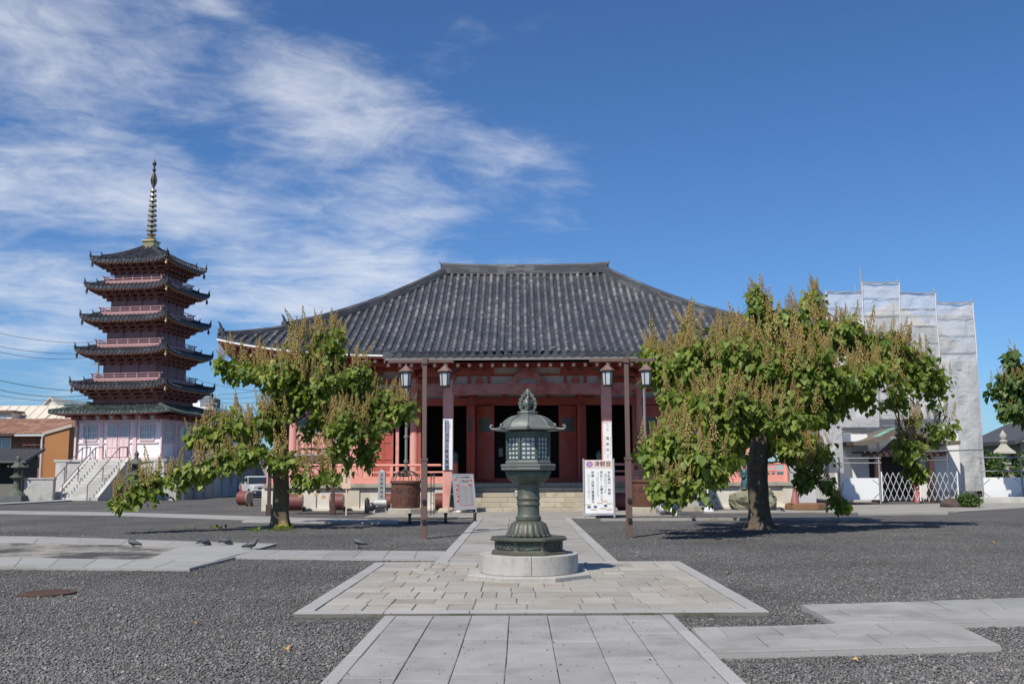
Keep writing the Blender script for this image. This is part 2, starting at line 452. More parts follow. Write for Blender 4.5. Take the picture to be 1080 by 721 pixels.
# rear path to the hall steps and the apron before them
rp = MB(); rp.box(-1.5, 1.7, 17.76, 34.6, .001, .022); rp.obj('rear_path', MORTAR, kind='structure')
mb = MB()
for x0, x1 in ((-1.5, -1.28), (1.48, 1.7)):
    y = 17.77
    while y < 34.5:
        b = min(y+1.6, 34.6); slab(mb, rect(x0, x1, y, b), .005, jz(.056)); y = b
mb.obj('rear_path_kerb', KERB, kind='structure')
mb = MB()
for i in range(3):
    x0 = -1.28+i*.92; y = 17.77
    while y < 34.55:
        b = min(y+random.choice((.6, .75, .9)), 34.6); slab(mb, rect(x0, x0+.92, y, b), .01, jz(.049, .004), .005, .007); y = b
mb.obj('rear_path_slabs', BACKSTONE, kind='structure')
NOGRAVEL.append(rect(-1.5, 1.7, 17.7, 36))
ap = MB(); ap.box(-5.6, 5.6, 36.2, 40.9, .001, .03); ap.box(-2.2, 2.6, 34.6, 36.2, .001, .03)
ap.obj('apron', MORTAR, kind='structure')
mb = MB(); y = 34.62
while y < 40.85:
    b = min(y+.9, 40.9); xa, xb = ((-2.2, 2.6) if y < 36.1 else (-5.6, 5.6)); x = xa
    if y < 36.1 < b: b = 36.2
    while x < xb-.02:
        e = xb if xb-x < 1.5 else x+random.uniform(.8, 1.3); slab(mb, rect(x, e, y, b), .01, jz(.05)); x = e
    y = b
mb.obj('apron_slabs', BACKSTONE, kind='structure')
mb = MB(); x = 2.65
while x < 10.4: slab(mb, rect(x, x+.95, 33.3, 33.62), .0, jz(.075)); x += .955
mb.obj('gravel_edging', BACKSTONE, kind='structure')

# zigzag path on the right
def fillpoly(name, kname, poly_px, z, mat, step, zk):
    pass
ZR = [gp(754, 688, .06), gp(1056, 680, .06), gp(1005, 656, .06), gp(1200, 652.5, .06), gp(1200, 626, .06), gp(845, 637, .06), gp(880, 656, .06), gp(729, 661, .06)]
mb = MB(); mb.prism(ZR, .002, .047); mb.obj('side_path', KERB, kind='structure')
def lerp(a, b, t): return (a[0]+(b[0]-a[0])*t, a[1]+(b[1]-a[1])*t)
def quadslabs(mb, A, B, C, D, nu, nv, z, stag=True):
    """A-B near edge, D-C far edge"""
    for j in range(nv):
        a, d = lerp(A, D, j/nv), lerp(A, D, (j+1)/nv); b, c = lerp(B, C, j/nv), lerp(B, C, (j+1)/nv)
        cuts = [0]+[min(1, max(0, (i+(.5 if (j % 2 and stag) else 0))/nu)) for i in range(1 if not (j % 2 and stag) else 0, nu)]+[1]
        for s, e in zip(cuts, cuts[1:]):
            if e-s > .01: slab(mb, [lerp(a, b, s), lerp(a, b, e), lerp(d, c, e), lerp(d, c, s)], .01, jz(z, .002))
mb = MB()
# lower arm, elbow and upper arm; a border course runs along the near edge
lo_a, lo_b, lo_c, lo_d = ZR[0], ZR[1], lerp(ZR[1], ZR[2], .86), ZR[7]
el = lerp(ZR[6], ZR[5], 0)
quadslabs(mb, lerp(lo_a, lo_d, .13), lerp(lo_b, ZR[2], .13), ZR[2], ZR[7], 5, 2, .062)
quadslabs(mb, lo_a, lo_b, lerp(lo_b, ZR[2], .13), lerp(lo_a, lo_d, .13), 3, 1, .064)
up_r = (ZR[2][0]+.05, ZR[2][1]+1.62)
quadslabs(mb, ZR[6], ZR[2], up_r, ZR[5], 2, 3, .062)
quadslabs(mb, ZR[2], ZR[3], ZR[4], up_r, 4, 2, .062)
mb.obj('side_path_slabs', GRANITE, kind='structure')
NOGRAVEL.append(ZR)

# square court on the left with a scorched earth patch, and its path
LQ = [gp(-160, 596, .05), gp(200, 599, .05), gp(248, 586.5, .05), gp(470, 589, .05), gp(470, 581, .05), gp(268, 579.5, .05), gp(292, 573, .05), gp(44, 565, .05), gp(-170, 563, .05)]
mb = MB(); mb.prism(LQ, .002, .042); mb.obj('side_court', PALEPAVE, kind='structure')
mb = MB()
A, B, C, D = LQ[0], LQ[1], LQ[6], LQ[8]
quadslabs(mb, A, B, lerp(B, C, .24), lerp(A, D, .24), 10, 1, .055)
quadslabs(mb, lerp(A, D, .78), lerp(B, C, .78), C, D, 10, 1, .055)
quadslabs(mb, lerp(lerp(A, D, .24), lerp(B, C, .24), .83), lerp(B, C, .24), lerp(B, C, .78), lerp(lerp(A, D, .78), lerp(B, C, .78), .83), 1, 4, .055, False)
quadslabs(mb, LQ[2], LQ[3], LQ[4], LQ[5], 7, 1, .055, False)
mb.obj('side_court_slabs', PALEPAVE, kind='structure')
def scorch_mat():
    m = bpy.data.materials.new('scorched_earth'); m.use_nodes = True; nt = m.node_tree
    b = nt.nodes['Principled BSDF']; b.inputs['Roughness'].default_value = .95
    t = nt.nodes.new('ShaderNodeTexCoord'); v = X(nt, t.outputs['Object'])
    n = noise(nt, v, .55, 6, .65); n2 = noise(nt, v, 9, 4, .7)
    c = mixc(nt, (n+(n2-.5)*.25).smooth(.40, .60), (.055, .052, .048), (.30, .28, .24))
    c = mixc(nt, n.smooth(.60, .68), c, (.20, .14, .08))
    nt.links.new(c.s, b.inputs['Base Color']); return m
S0, S1 = lerp(A, D, .24), lerp(B, C, .24); S2, S3 = lerp(B, C, .78), lerp(A, D, .78)
mb = MB(); mb.prism([S0, lerp(S0, S1, .83), lerp(S3, S2, .83), S3], .003, .048); mb.obj('scorched_ground', scorch_mat(), kind='structure')
NOGRAVEL.append(LQ)
# kerb strips crossing the gravel further off
mb = MB(); mb.prism([gp(-150, 537.4), gp(120, 541), gp(270, 545.5), gp(330, 547.5), gp(420, 549.5), gp(420, 552.5), gp(255, 551), gp(262, 548.5), gp(120, 543.6), gp(-150, 540)], .003, .05)
mb.prism([gp(-150, 531.5), gp(0, 531.3), gp(75, 527.2), gp(75, 528.6), gp(0, 532.6), gp(-150, 532.8)], .003, .07)
mb.obj('far_kerb', PALEPAVE, kind='structure')
mb = MB(); mb.prism([gp(742, 541), gp(1010, 540), gp(1100, 534.5), gp(1100, 530), gp(900, 533), gp(870, 536), gp(760, 538.5)], .002, .03)
mb.prism([gp(905, 543.2), gp(1000, 542.4), gp(1000, 541.4), gp(905, 542)], .002, .09)
mb.obj('gate_forecourt', BACKSTONE, kind='structure')

# loose stones of the gravel, thick near the path and thinning with distance
def stones():
    n = 300000
    u = RNG.random(n); Y = 6.3*(30/6.3)**(u**1.15)
    xs = (RNG.random(n)-.5)*Y*1.12 + .0
    keep = np.ones(n, bool); stray = RNG.random(n) < .010; on_path = np.zeros(n, bool)
    for poly in NOGRAVEL:
        P = np.array(poly); ins = np.zeros(n, bool); j = len(P)-1
        for i in range(len(P)):
            xi, yi = P[i]; xj, yj = P[j]
            with np.errstate(divide='ignore', invalid='ignore'):
                c = ((yi > Y) != (yj > Y)) & (xs < (xj-xi)*(Y-yi)/(yj-yi)+xi)
            ins ^= c; j = i
        keep &= ~ins | stray; on_path |= ins
    xs, Y, on_path = xs[keep], Y[keep], on_path[keep]; n = len(xs)
    T = np.array([(1, 0, 0), (0, 1, 0), (-1, 0, 0), (0, -1, 0), (0, 0, 1), (.3, .1, -1)], float)
    Fc = np.array([(0, 1, 4), (1, 2, 4), (2, 3, 4), (3, 0, 4), (1, 0, 5), (2, 1, 5), (3, 2, 5), (0, 3, 5)])
    r = np.where(on_path, .55, 1.0)*RNG.lognormal(math.log(.0108), .33, n).clip(.005, .024)
    V = T[None]*(1+.35*(RNG.random((n, 6, 3))-.5))
    V = V*np.stack([r*RNG.uniform(.8, 1.35, n), r*RNG.uniform(.7, 1.1, n), r*RNG.uniform(.45, .75, n)], 1)[:, None, :]
    a = RNG.random(n)*2*PI; ca, sa = np.cos(a), np.sin(a)
    tl = RNG.normal(0, .28, n); ct, st = np.cos(tl), np.sin(tl)
    y2 = V[:, :, 1]*ct[:, None]-V[:, :, 2]*st[:, None]; z2 = V[:, :, 1]*st[:, None]+V[:, :, 2]*ct[:, None]
    x3 = V[:, :, 0]*ca[:, None]-y2*sa[:, None]; y3 = V[:, :, 0]*sa[:, None]+y2*ca[:, None]
    P = np.stack([x3+xs[:, None], y3+Y[:, None], z2+(r*.45+.051*on_path)[:, None]], 2)
    F = (np.arange(n)*6)[:, None, None]+Fc[None]
    m = bpy.data.materials.new('loose_stones'); m.use_nodes = True; nt = m.node_tree
    b = nt.nodes['Principled BSDF']; b.inputs['Roughness'].default_value = .8; b.inputs['Specular IOR Level'].default_value = .3
    g = nt.nodes.new('ShaderNodeNewGeometry'); rr = X(nt, g.outputs['Random Per Island'])
    c = mixc(nt, rr.pw(2.0), (.108, .104, .100), (.245, .237, .225)); c = mixc(nt, rr.smooth(.985, .995)*.8, c, (.36, .34, .31))
    k = noise(nt, X(nt, nt.nodes.new('ShaderNodeTexCoord').outputs['Object']), .28, 5, .62)*1.3+.35
    c = mixc(nt, 1.0, c, comb(nt, k, k, k), 'MULTIPLY')
    nt.links.new(c.s, b.inputs['Base Color'])
    o = fast_mesh('gravel', P.reshape(-1, 3), F.reshape(-1, 3), m); o['kind'] = 'stuff'
    o['label'] = 'loose dark grey gravel stones covering the temple court'
stones()
# ------------------------------------------------------------------ tiled hip roofs
class Roof:
    """hip roof round its own centre: ridge half-length hr, half-width Wd, half-depth D; concave slope, corners swept up"""
    def __init__(s, hr, Wd, D, zr, ze, c=.3, up=.7, sp=.42, r=.095, tl=.32, ext=0.0, exw=0.0, exs=(.28, .14), p=4):
        s.hr, s.W, s.D, s.zr, s.ze, s.c, s.up, s.sp, s.r, s.tl, s.ext, s.exw, s.exs, s.p = hr, Wd, D, zr, ze, c, up, sp, r, tl, ext, exw, exs, p
    def hw(s, side, t): return (s.hr+(s.W-s.hr)*t) if side in 'fb' else s.D*t
    def z(s, side, u, t):
        if t > 1:
            d = (t-1)*s.D; k = (s.exs[1]-s.exs[0])/(2*s.ext)
            return s.z(side, u, 1.0)-s.exs[0]*d-k*d*d
        h = max(s.hw(side, t), 1e-6); q = min(1, abs(u)/h)
        return s.zr-(s.zr-s.ze)*((1+s.c)*t-s.c*t*t)+s.up*q**s.p*t**3
    def pt(s, side, u, t, dz=0.0):
        z = s.z(side, u, t)+dz
        if side == 'f': return Vector((u, -s.D*t, z))
        if side == 'b': return Vector((-u, s.D*t, z))
        v = s.hr+(s.W-s.hr)*t
        return Vector((v, u, z)) if side == 'r' else Vector((-v, -u, z))
    def run(s, side): return s.D if side in 'fb' else s.W-s.hr
    def t0(s, side, u):
        return max(0.0, (abs(u)-s.hr)/(s.W-s.hr)) if side in 'fb' else min(1, abs(u)/s.D)
    def tiles(s, mb, sides='flrb', tmin=0.0, rows=None):
        for side in sides:
            half = s.W if side in 'fb' else s.D
            n = int(half/s.sp); us = [(i)*s.sp for i in range(-n, n+1)]
            for ri, u in enumerate(us):
                a = max(s.t0(side, u), tmin); b = 1.0+(s.ext/s.D if (side == 'f' and s.ext and abs(u) < s.exw) else 0)
                if b-a < .015: continue
                L = (b-a)*s.run(side)*1.1; nt_ = max(1, int(round(L/s.tl))); seed = ri*3+'flrb'.index(side)*1000
                for k in range(nt_):
                    ta, tb = a+(b-a)*k/nt_, a+(b-a)*(k+1)/nt_
                    p, q = s.pt(side, u, ta), s.pt(side, u, tb)
                    d = (q-p).normalized(); lat = {'f': Vector((1, 0, 0)), 'b': Vector((-1, 0, 0)), 'r': Vector((0, 1, 0)), 'l': Vector((0, -1, 0))}[side]
                    nz = lat.cross(d); nz = nz if nz.z > 0 else -nz
                    vs = []
                    for base, rr in ((p, s.r*.90), (q+d*.01, s.r)):
                        for j in range(6):
                            an = PI*j/5; vs.append(base+lat*(-math.cos(an)*rr)+nz*(math.sin(an)*rr*1.05+.012))
                    uvs = [[(seed+.1, k+.999), (seed+.9, k+.999), (seed+.9, k+.001), (seed+.1, k+.001)] for _ in range(5)]
                    fs = [(6+j, 6+j+1, j+1, j) for j in range(5)]
                    uvs = [[(seed+.5, k+.001), (seed+.5, k+.001), (seed+.5, k+.99), (seed+.5, k+.99)] for _ in range(5)]
                    if k == nt_-1:
                        fs.append((6, 7, 8, 9, 10, 11)[::-1]); uvs.append([(seed+.5, k+.5)]*6)
                    mb.add(vs, fs, uvs)
                # round end tile at the eave
                e = s.pt(side, u, b); lat = (s.pt(side, u+.01, min(b, 1))-s.pt(side, u, min(b, 1))).normalized()
                out = {'f': Vector((0, -1, 0)), 'b': Vector((0, 1, 0)), 'r': Vector((1, 0, 0)), 'l': Vector((-1, 0, 0))}[side]
                vs = []; R_ = s.r*1.12
                for off in (0.0, .05):
                    for j in range(10):
                        an = 2*PI*j/10; vs.append(e+out*off+Vector((0, 0, .03))+lat*math.cos(an)*R_+Vector((0, 0, 1))*math.sin(an)*R_)
                fs = [(j, (j+1) % 10, 10+(j+1) % 10, 10+j) for j in range(10)]+[tuple(range(10, 20))]
                cur = mb.cur; mb.cur = 1 if s.exw else cur; mb.add(vs, fs, [[(seed+.5, 900.5)]*len(f) for f in fs]); mb.cur = cur
    def pans(s, mb, sides='flrb', tmin=0.0):
        for side in sides:
            nu, nv = 48, 26; vs = []; fs = []; uvs = []
            ts = [tmin+(1-tmin)*j/nv for j in range(nv+1)]
            for t in ts:
                h = s.hw(side, t)
                for i in range(nu+1): vs.append(s.pt(side, (-1+2*i/nu)*h, t))
            L = s.run(side)*1.1
            def uvp(i, j):
                t = ts[j]; return ((-1+2*i/nu)*s.hw(side, t)/s.sp+.5+200, 4000+L*t/s.tl)
            for j in range(nv):
                for i in range(nu):
                    a = j*(nu+1)+i; fs.append((a, a+nu+1, a+nu+2, a+1)); uvs.append([uvp(i, j), uvp(i, j+1), uvp(i+1, j+1), uvp(i+1, j)])
            mb.add(vs, fs, uvs)
        for side in sides:
            e = s.eaves_path(side, 0, 48); out = {'f': Vector((0, -.025, 0)), 'b': Vector((0, .025, 0)), 'r': Vector((.025, 0, 0)), 'l': Vector((-.025, 0, 0))}[side]
            for i, (p, q) in enumerate(zip(e, e[1:])):
                if side == 'f' and s.ext and abs((p.x+q.x)/2) < s.exw: continue
                lo = Vector((0, 0, -s.r*.9)); hi = Vector((0, 0, s.r*.5)); mb.add([p+out+lo, q+out+lo, q+out+hi, p+out+hi], [(0, 1, 2, 3)], [[(i+.5, 9000.5)]*4])
        if s.ext:
            t = 1+s.ext/s.D; e = [s.pt('f', (-1+2*i/40)*s.exw, t) for i in range(41)]
            for i, (p, q) in enumerate(zip(e, e[1:])):
                o_ = Vector((0, -.02, 0)); lo = Vector((0, 0, -s.r*.7)); hi = Vector((0, 0, s.r*.5)); mb.add([p+o_+lo, q+o_+lo, q+o_+hi, p+o_+hi], [(0, 1, 2, 3)], [[(i+.5, 9000.5)]*4])
            n = 8; vs = []; fs = []; uvs = []
            for j in range(n+1):
                t = 1+s.ext/s.D*j/n
                for i in range(25): u = (-1+2*i/24)*s.exw; vs.append(s.pt('f', u, t))
            for j in range(n):
                for i in range(24):
                    a = j*25+i; fs.append((a, a+25, a+26, a+1))
                    uvs.append([((-1+2*p/24)*s.exw/s.sp+.5+200, 5000+s.ext*q/n/s.tl) for p, q in ((i, j), (i, j+1), (i+1, j+1), (i+1, j))])
            mb.add(vs, fs, uvs)
    def eaves_path(s, side, dz=0.0, n=40, inset=0.0, t=1.0):
        h = s.hw(side, t); return [s.pt(side, (-1+2*i/n)*h, t, dz) for i in range(n+1)]
    def under(s, mb, sides='flrb', th=.22, tin=.7, drop=.0):
        """boarded underside from the eave back to the wall"""
        for side in sides:
            def fn(a, b):
                t = tin+(1-tin)*b; h = s.hw(side, t); p = s.pt(side, (-1+2*a)*h, t, -th)
                p.z = min(p.z, s.z(side, (-1+2*a)*h, 1.0)-th+drop*(1-b)+.35*(1-b)); return p
            mb.grid(fn, 36, 5, flip=True)
            e = s.eaves_path(side)
            for p, q in zip(e, e[1:]):
                mb.add([p+Vector((0, 0, -th)), q+Vector((0, 0, -th)), q+Vector((0, 0, -.02)), p+Vector((0, 0, -.02))], [(0, 1, 2, 3)])
def ridge(mb, pts, w, h, n_lines=3):
    """stacked ridge courses under a round cover tile along a path"""
    pts = [Vector(p) for p in pts]
    prof = [(-w/2, -.12)]
    for k in range(n_lines):
        z0 = h*.78*k/n_lines; z1 = h*.78*(k+1)/n_lines; ww = w/2*(1-.12*k)
        prof += [(-ww, z0+.005), (-ww, z1-.015), (-ww+.025, z1)]
    prof += [(-w*.26, h*.80), (-w*.22, h*.93), (0, h)]
    prof = prof+[(-a, b) for a, b in prof[::-1][1:]]
    n = len(prof); vs = []
    for i, p in enumerate(pts):
        d = pts[min(i+1, len(pts)-1)]-pts[max(i-1, 0)]; d.z = 0; d.normalize(); r = Vector((d.y, -d.x, 0))
        for a, b in prof: vs.append(p+r*a+Vector((0, 0, b)))
    fs = [(i*n+k, i*n+k+1, (i+1)*n+k+1, (i+1)*n+k) for i in range(len(pts)-1) for k in range(n-1)]
    fs += [tuple(range(n)), tuple(range(len(pts)*n-1, (len(pts)-1)*n-1, -1))]
    uvs = [[(7000+i*3+.5, k+.5)]*4 for i in range(len(pts)-1) for k in range(n-1)]+[[(1.5, 1.5)]*n]*2
    mb.add(vs, fs, uvs)
def oni(mb, p, d, s=1.0):
    """ridge-end ornament: a shield with an upswept horn, facing along d"""
    d = Vector(d); d.z = 0; d.normalize(); r = Vector((d.y, -d.x, 0)); p = Vector(p)
    sh = [(-.34, -.1), (-.40, .12), (-.30, .42), (-.34, .58), (-.14, .62), (0, .80), (.14, .62), (.34, .58), (.30, .42), (.40, .12), (.34, -.1)]
    vs = [p+r*(a*s)+Vector((0, 0, b*s))+d*o for o in (-.08*s, .10*s) for a, b in sh]; n = len(sh)
    fs = [tuple(range(n)), tuple(range(2*n-1, n-1, -1))]+[(i, n+i, n+(i+1) % n, (i+1) % n) for i in range(n)]
    mb.add(vs, fs, [[(3.5, 3.5)]*len(f) for f in fs])
    o0 = len(mb.f)
    mb.tube([p+d*.02+Vector((0, 0, .7*s)), p+d*(.12*s)+Vector((0, 0, .95*s)), p+d*(.30*s)+Vector((0, 0, 1.12*s))], [.11*s, .08*s, .03*s], 6)
    mb.ball(p+d*(.13*s)+Vector((0, 0, .25*s)), .17*s, 8, 5)
    for i in range(o0, len(mb.f)): mb.uv[i] = [(3.5, 3.5)]*len(mb.f[i])

TILE = tile_mat('hall_tiles', (.108, .110, .117), (.36, .35, .33), .46)
TILE_P = tile_mat('hall_pan_tiles', (.038, .040, .046), (.13, .13, .13), .35)
TILE_R = tile_mat('ridge_tiles', (.055, .057, .064), (.22, .22, .22), .5, .55)
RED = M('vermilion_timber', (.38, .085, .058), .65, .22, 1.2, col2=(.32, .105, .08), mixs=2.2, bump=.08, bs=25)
REDLIT = M('faded_lit_vermilion', (.72, .30, .235), .62, .08, 1.0, col2=(.76, .33, .26), mixs=1.6)  # faded paint, with its sunlit look also put into the colour
REDDOOR = M('door_vermilion', (.42, .085, .06), .6, .2, 1.5, col2=(.38, .12, .09), mixs=3, bump=.08)
BEAMPINK = M('worn_beam_paint', (.44, .20, .175), .75, .2, 1.5, col2=(.36, .10, .085), mixs=1.8, mixt=(.45, .62))
PILLARLIT = M('pillar_lit_paint', (.66, .33, .285), .7, .10, .9, col2=(.60, .235, .19), mixs=1.6, bump=.08, bs=30)  # pillar paint; doubles as the sunlit copy of RED in the outer bays
PLASTER = M('grey_plaster', (.52, .50, .46), .9, .12, 2.0, col2=(.42, .38, .35), mixs=1.5)
CREAM = M('cream_concrete', (.62, .59, .52), .9, .09, .8, col2=(.52, .47, .38), mixs=.6, bump=.1, bs=40)
CAPSTONE = M('plinth_capstone', (.36, .33, .27), .88, .16, 1.3, col2=(.26, .23, .18), mixs=1.5, bump=.2, bs=40)
STEPST = M('step_stone', (.40, .36, .28), .88, .16, 1.4, island=.12, col2=(.29, .25, .19), mixs=1.3, bump=.25, bs=40)
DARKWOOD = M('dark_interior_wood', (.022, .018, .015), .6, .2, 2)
WHITEP = M('white_paint', (.80, .79, .76), .6, .06, 3)
GREYWOOD = M('weathered_eave_board', (.20, .19, .18), .85, .15, 3)
GREENBZ = M('green_bronze', (.12, .19, .165), .55, .25, 3, metal=.35, col2=(.05, .06, .055), mixs=4, bump=.1)
PIPEGREY = M('galvanised_pipe', (.24, .235, .22), .5, .15, 4, metal=.4)
GREENPANE = M('green_door_panel', (.10, .13, .12), .4, .15, 3)

HALL = thing('temple_hall', 'long red timber temple hall with sweeping grey tiled hip roof', 'temple hall', (.3, 45, 0))
RH = Roof(4.25, 13.4, 10.0, 12.25, 6.72, c=.30, up=.78, sp=.355, r=.10, tl=.31, ext=4.3, exw=5.55, exs=(.15, .14))
def on(mb, dy):                                       # the roof is built round its ridge: shift it to the hall's origin
    mb.v = [(x, y+dy, z) for x, y, z in mb.v]; return mb
mb = MB(); mb.cur = 1; RH.pans(mb); mb.cur = 0; RH.tiles(mb)
roof = on(mb, 7.8).obj('roof', [TILE, TILE_P], HALL)
mb = MB()
top = [(x, 0, 12.25+.10*(abs(x)/4.4)**3) for x in np.linspace(-4.45, 4.45, 19)]
ridge(mb, top, .52, .50, 4)
for sx in (-1, 1):
    oni(mb, (sx*4.47, 0, 12.32), (sx, 0, 0), .52)
    for sy in (-1, 1):
        def hp(t, dz=0): return (sx*(4.25+9.15*t), sy*10.0*t, RH.z('f', 4.25+9.15*t, t)+dz)
        ridge(mb, [hp(t) for t in np.linspace(.0, .745, 16)], .44, .42, 3)
        oni(mb, hp(.75, .05), (sx*.67, sy*.74, 0), .62)
        ridge(mb, [hp(t) for t in np.linspace(.745, .985, 8)], .36, .27, 2)
        oni(mb, hp(.99, .02), (sx*.67, sy*.74, 0), .58)
for sx in (-1, 1):                                    # verge of the porch roof
    ridge(mb, [tuple(RH.pt('f', sx*5.5, t)) for t in np.linspace(1.0, 1.42, 7)], .30, .17, 1)
on(mb, 7.8).obj('ridge_tiles', TILE_R, roof)
# underside, eave boards, rafters
mb = MB(); RH.under(mb, 'flrb', .24, .72)
def fu(a, b): t = 1+.429*b; return RH.pt('f', (-1+2*a)*5.5, min(t, 1.429), -.26)
mb.grid(fu, 10, 6, flip=True)
e0 = [RH.pt('f', sx*5.52, 1.0) for sx in (-1, 1)]
for sx in (-1, 1):
    for a, b in ((1.0, 1.14), (1.14, 1.28), (1.28, 1.429)):
        p, q = RH.pt('f', sx*5.53, a), RH.pt('f', sx*5.53, b)
        mb.add([p+Vector((0, 0, -.28)), q+Vector((0, 0, -.28)), q+Vector((0, 0, .02)), p+Vector((0, 0, .02))], [(0, 1, 2, 3)])
on(mb, 7.8).obj('eaves_boarding', RED, HALL)
for side in 'fflr':
    e = RH.eaves_path(side, -.12, 60); mb = MB()
    out = {'f': Vector((0, -.03, 0)), 'l': Vector((-.03, 0, 0)), 'r': Vector((.03, 0, 0))}[side]
    if side == 'f':
        e = [q for q in e if q.x > 5.4]
        if not bpy.data.objects.get('eave_board'): e = [Vector((-q.x, q.y, q.z)) for q in e][::-1]
    for p, q in zip(e, e[1:]): mb.bar(p+out, q+out, .05, .075)
    on(mb, 7.8).obj('eave_board', WHITEP, HALL)
mb = MB(); z = RH.z('f', 0, 1.429)-.16
mb.box(-5.55, 5.55, 7.8-14.34, 7.8-14.27, z+.0, z+.10)
mb.obj('porch_fascia', GREYWOOD, HALL)
mr, mt_ = MB(), MB()
for i in range(-30, 31):
    u = i*.44
    if abs(u) > 12.9: continue
    zt = RH.z('f', u, .985)-.40; p = Vector((u, 7.8-9.72, zt)); q = Vector((u*.985, 0.2, zt+.38))
    if abs(u) > 5.6:
        mr.bar(p, q, .14, .16); mt_.cbox(p+Vector((0, -.012, 0)), .11, .02, .115)
for i in range(-12, 13):
    u = i*.455; zt = RH.z('f', u, 1.40)-.36; p = Vector((u, 7.8-13.95, zt)); q = Vector((u, -1.6, zt+.46))
    mr.bar(p, q, .14, .17); mt_.cbox(p+Vector((0, -.012, 0)), .105, .02, .115)
for sx in (-1, 1):
    for i in range(-21, 22):
        u = i*.44; zt = RH.z('r', u, .985)-.40; p = Vector((sx*13.1, u+7.8, zt)); mr.bar(p, (sx*10.7, u*.985+7.8, zt+.35), .14, .16); mt_.cbox(p+Vector((sx*.012, 0, 0)), .02, .13, .14)
raf = mr.obj('rafters', RED, HALL); mt_.obj('rafter_tips', WHITEP, raf, kind='stuff')

# stone platform
mb = MB()
mb.box(-11.3, 11.3, -1.36, 17.2, .0, .97)
plat = mb.obj('stone_platform', CREAM, HALL)
mb = MB(); mb.box(-11.43, 11.43, -1.52, 17.35, .972, 1.15); mb.obj('capstone', CAPSTONE, plat, bevel=.015)
mb = MB()
for i in range(-6, 7):
    x = i*1.88
    if abs(x) < 3.0: continue
    mb.box(x-.24, x+.24, -1.43, -1.358, .0, .968)
mb.box(-11.37, 11.37, -1.5, -1.362, 0, .10)
mb.obj('pilaster_strips', CREAM, plat)
mb = MB(); n = 6
for k in range(n):
    y0 = -4.5+k*.495; z0, z1 = 1.15*k/n, 1.15*(k+1)/n; x = -3.25
    while x < 3.25-.02:
        e = 3.25 if 3.25-x < 1.6 else x+random.uniform(.95, 1.4)
        mb.box(x+.004, e-.004, y0, -1.53 if k == n-1 else y0+.72, z0+.002, z1-.004); x = e
mb.obj('stone_steps', STEPST, HALL, bevel=.012)

# timber body
cols = (-10.6, -8.9, -7.2, -5.1, -2.45, 2.45, 5.1, 7.2, 8.9, 10.6)
for x in cols:
    mb = MB(); mb.lathe([(.20, 1.15), (.2, 3.5), (.19, 5.9)], 16, (x, .3)); mb.obj('column', RED if abs(x) < 3 else PILLARLIT, HALL, smooth=False, auto=40)  # outer columns take the paler red that paints in sunlight
mb = MB()
for z0, z1, d in ((4.62, 4.95, .16), (5.62, 5.85, .14), (1.152, 1.36, .15)):
    mb.box(-10.7, 10.7, .3-d, .3+d, z0, z1)
mb.box(-10.7, 10.7, .2, .44, 6.2, 6.75)
mb.box(-10.7, 10.7, .22, .42, 5.22, 5.36)
for i in range(-10, 11):
    if i % 2: mb.box(i-.09, i+.09, .2, .42, 4.951, 5.619)
mb.obj('wall_beams', RED, HALL)
mb = MB(); mb.box(-10.6, 10.6, .34, .42, 4.93, 6.3); mb.obj('frieze_panels', PLASTER, HALL)
# bracket blocks above every column
for x in cols+(0,):
    mb = MB(); mb.box(x-.22, x+.22, -.02, .55, 5.86, 6.05); mb.box(x-.62, x+.62, .1, .42, 6.05, 6.2)
    for d in (-.5, 0, .5): mb.box(x+d-.15, x+d+.15, .0, .5, 6.2, 6.34)
    mb.box(x-.11, x+.11, -1.0, .3, 5.95, 6.15); mb.box(x-.17, x+.17, -1.15, -.85, 6.15, 6.32)
    mb.obj('bracket', RED, HALL)
mb = MB(); mb.box(-10.7, 10.7, -1.1, -.88, 6.3, 6.46); mb.obj('eave_purlin', RED, HALL)
# enclosing walls, floor and ceiling: the inside is dark because it is shut in
mb = MB()
for sx in (-1, 1): mb.box(sx*10.55-.08, sx*10.55+.08, .3, 15.3, 1.15, 6.6)
mb.box(-10.6, 10.6, 15.2, 15.4, 1.15, 6.6)
mb.obj('side_walls', RED, HALL)
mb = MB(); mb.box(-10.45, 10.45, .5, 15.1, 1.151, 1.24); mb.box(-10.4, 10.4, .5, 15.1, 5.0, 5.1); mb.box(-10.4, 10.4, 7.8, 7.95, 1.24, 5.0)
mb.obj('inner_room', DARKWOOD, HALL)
# inner lattice screen and paper notices in the dark
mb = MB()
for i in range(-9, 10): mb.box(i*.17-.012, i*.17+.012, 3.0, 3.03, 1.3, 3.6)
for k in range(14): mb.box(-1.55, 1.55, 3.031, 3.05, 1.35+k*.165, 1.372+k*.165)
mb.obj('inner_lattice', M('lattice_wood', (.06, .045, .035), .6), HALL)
mb = MB(); mb.box(-1.32, -1.12, 2.6, 2.62, 2.35, 2.75); mb.obj('paper_notice', M('aged_paper', (.45, .44, .4), .8), HALL)
mb = MB(); mb.box(-.95, .95, 1.0, 1.75, 1.25, 1.95)
for k in range(9): mb.box(-.9, .9, 1.03+k*.08, 1.07+k*.08, 1.952, 2.0)
mb.obj('offering_box', M('offering_box_wood', (.10, .07, .05), .6), HALL)

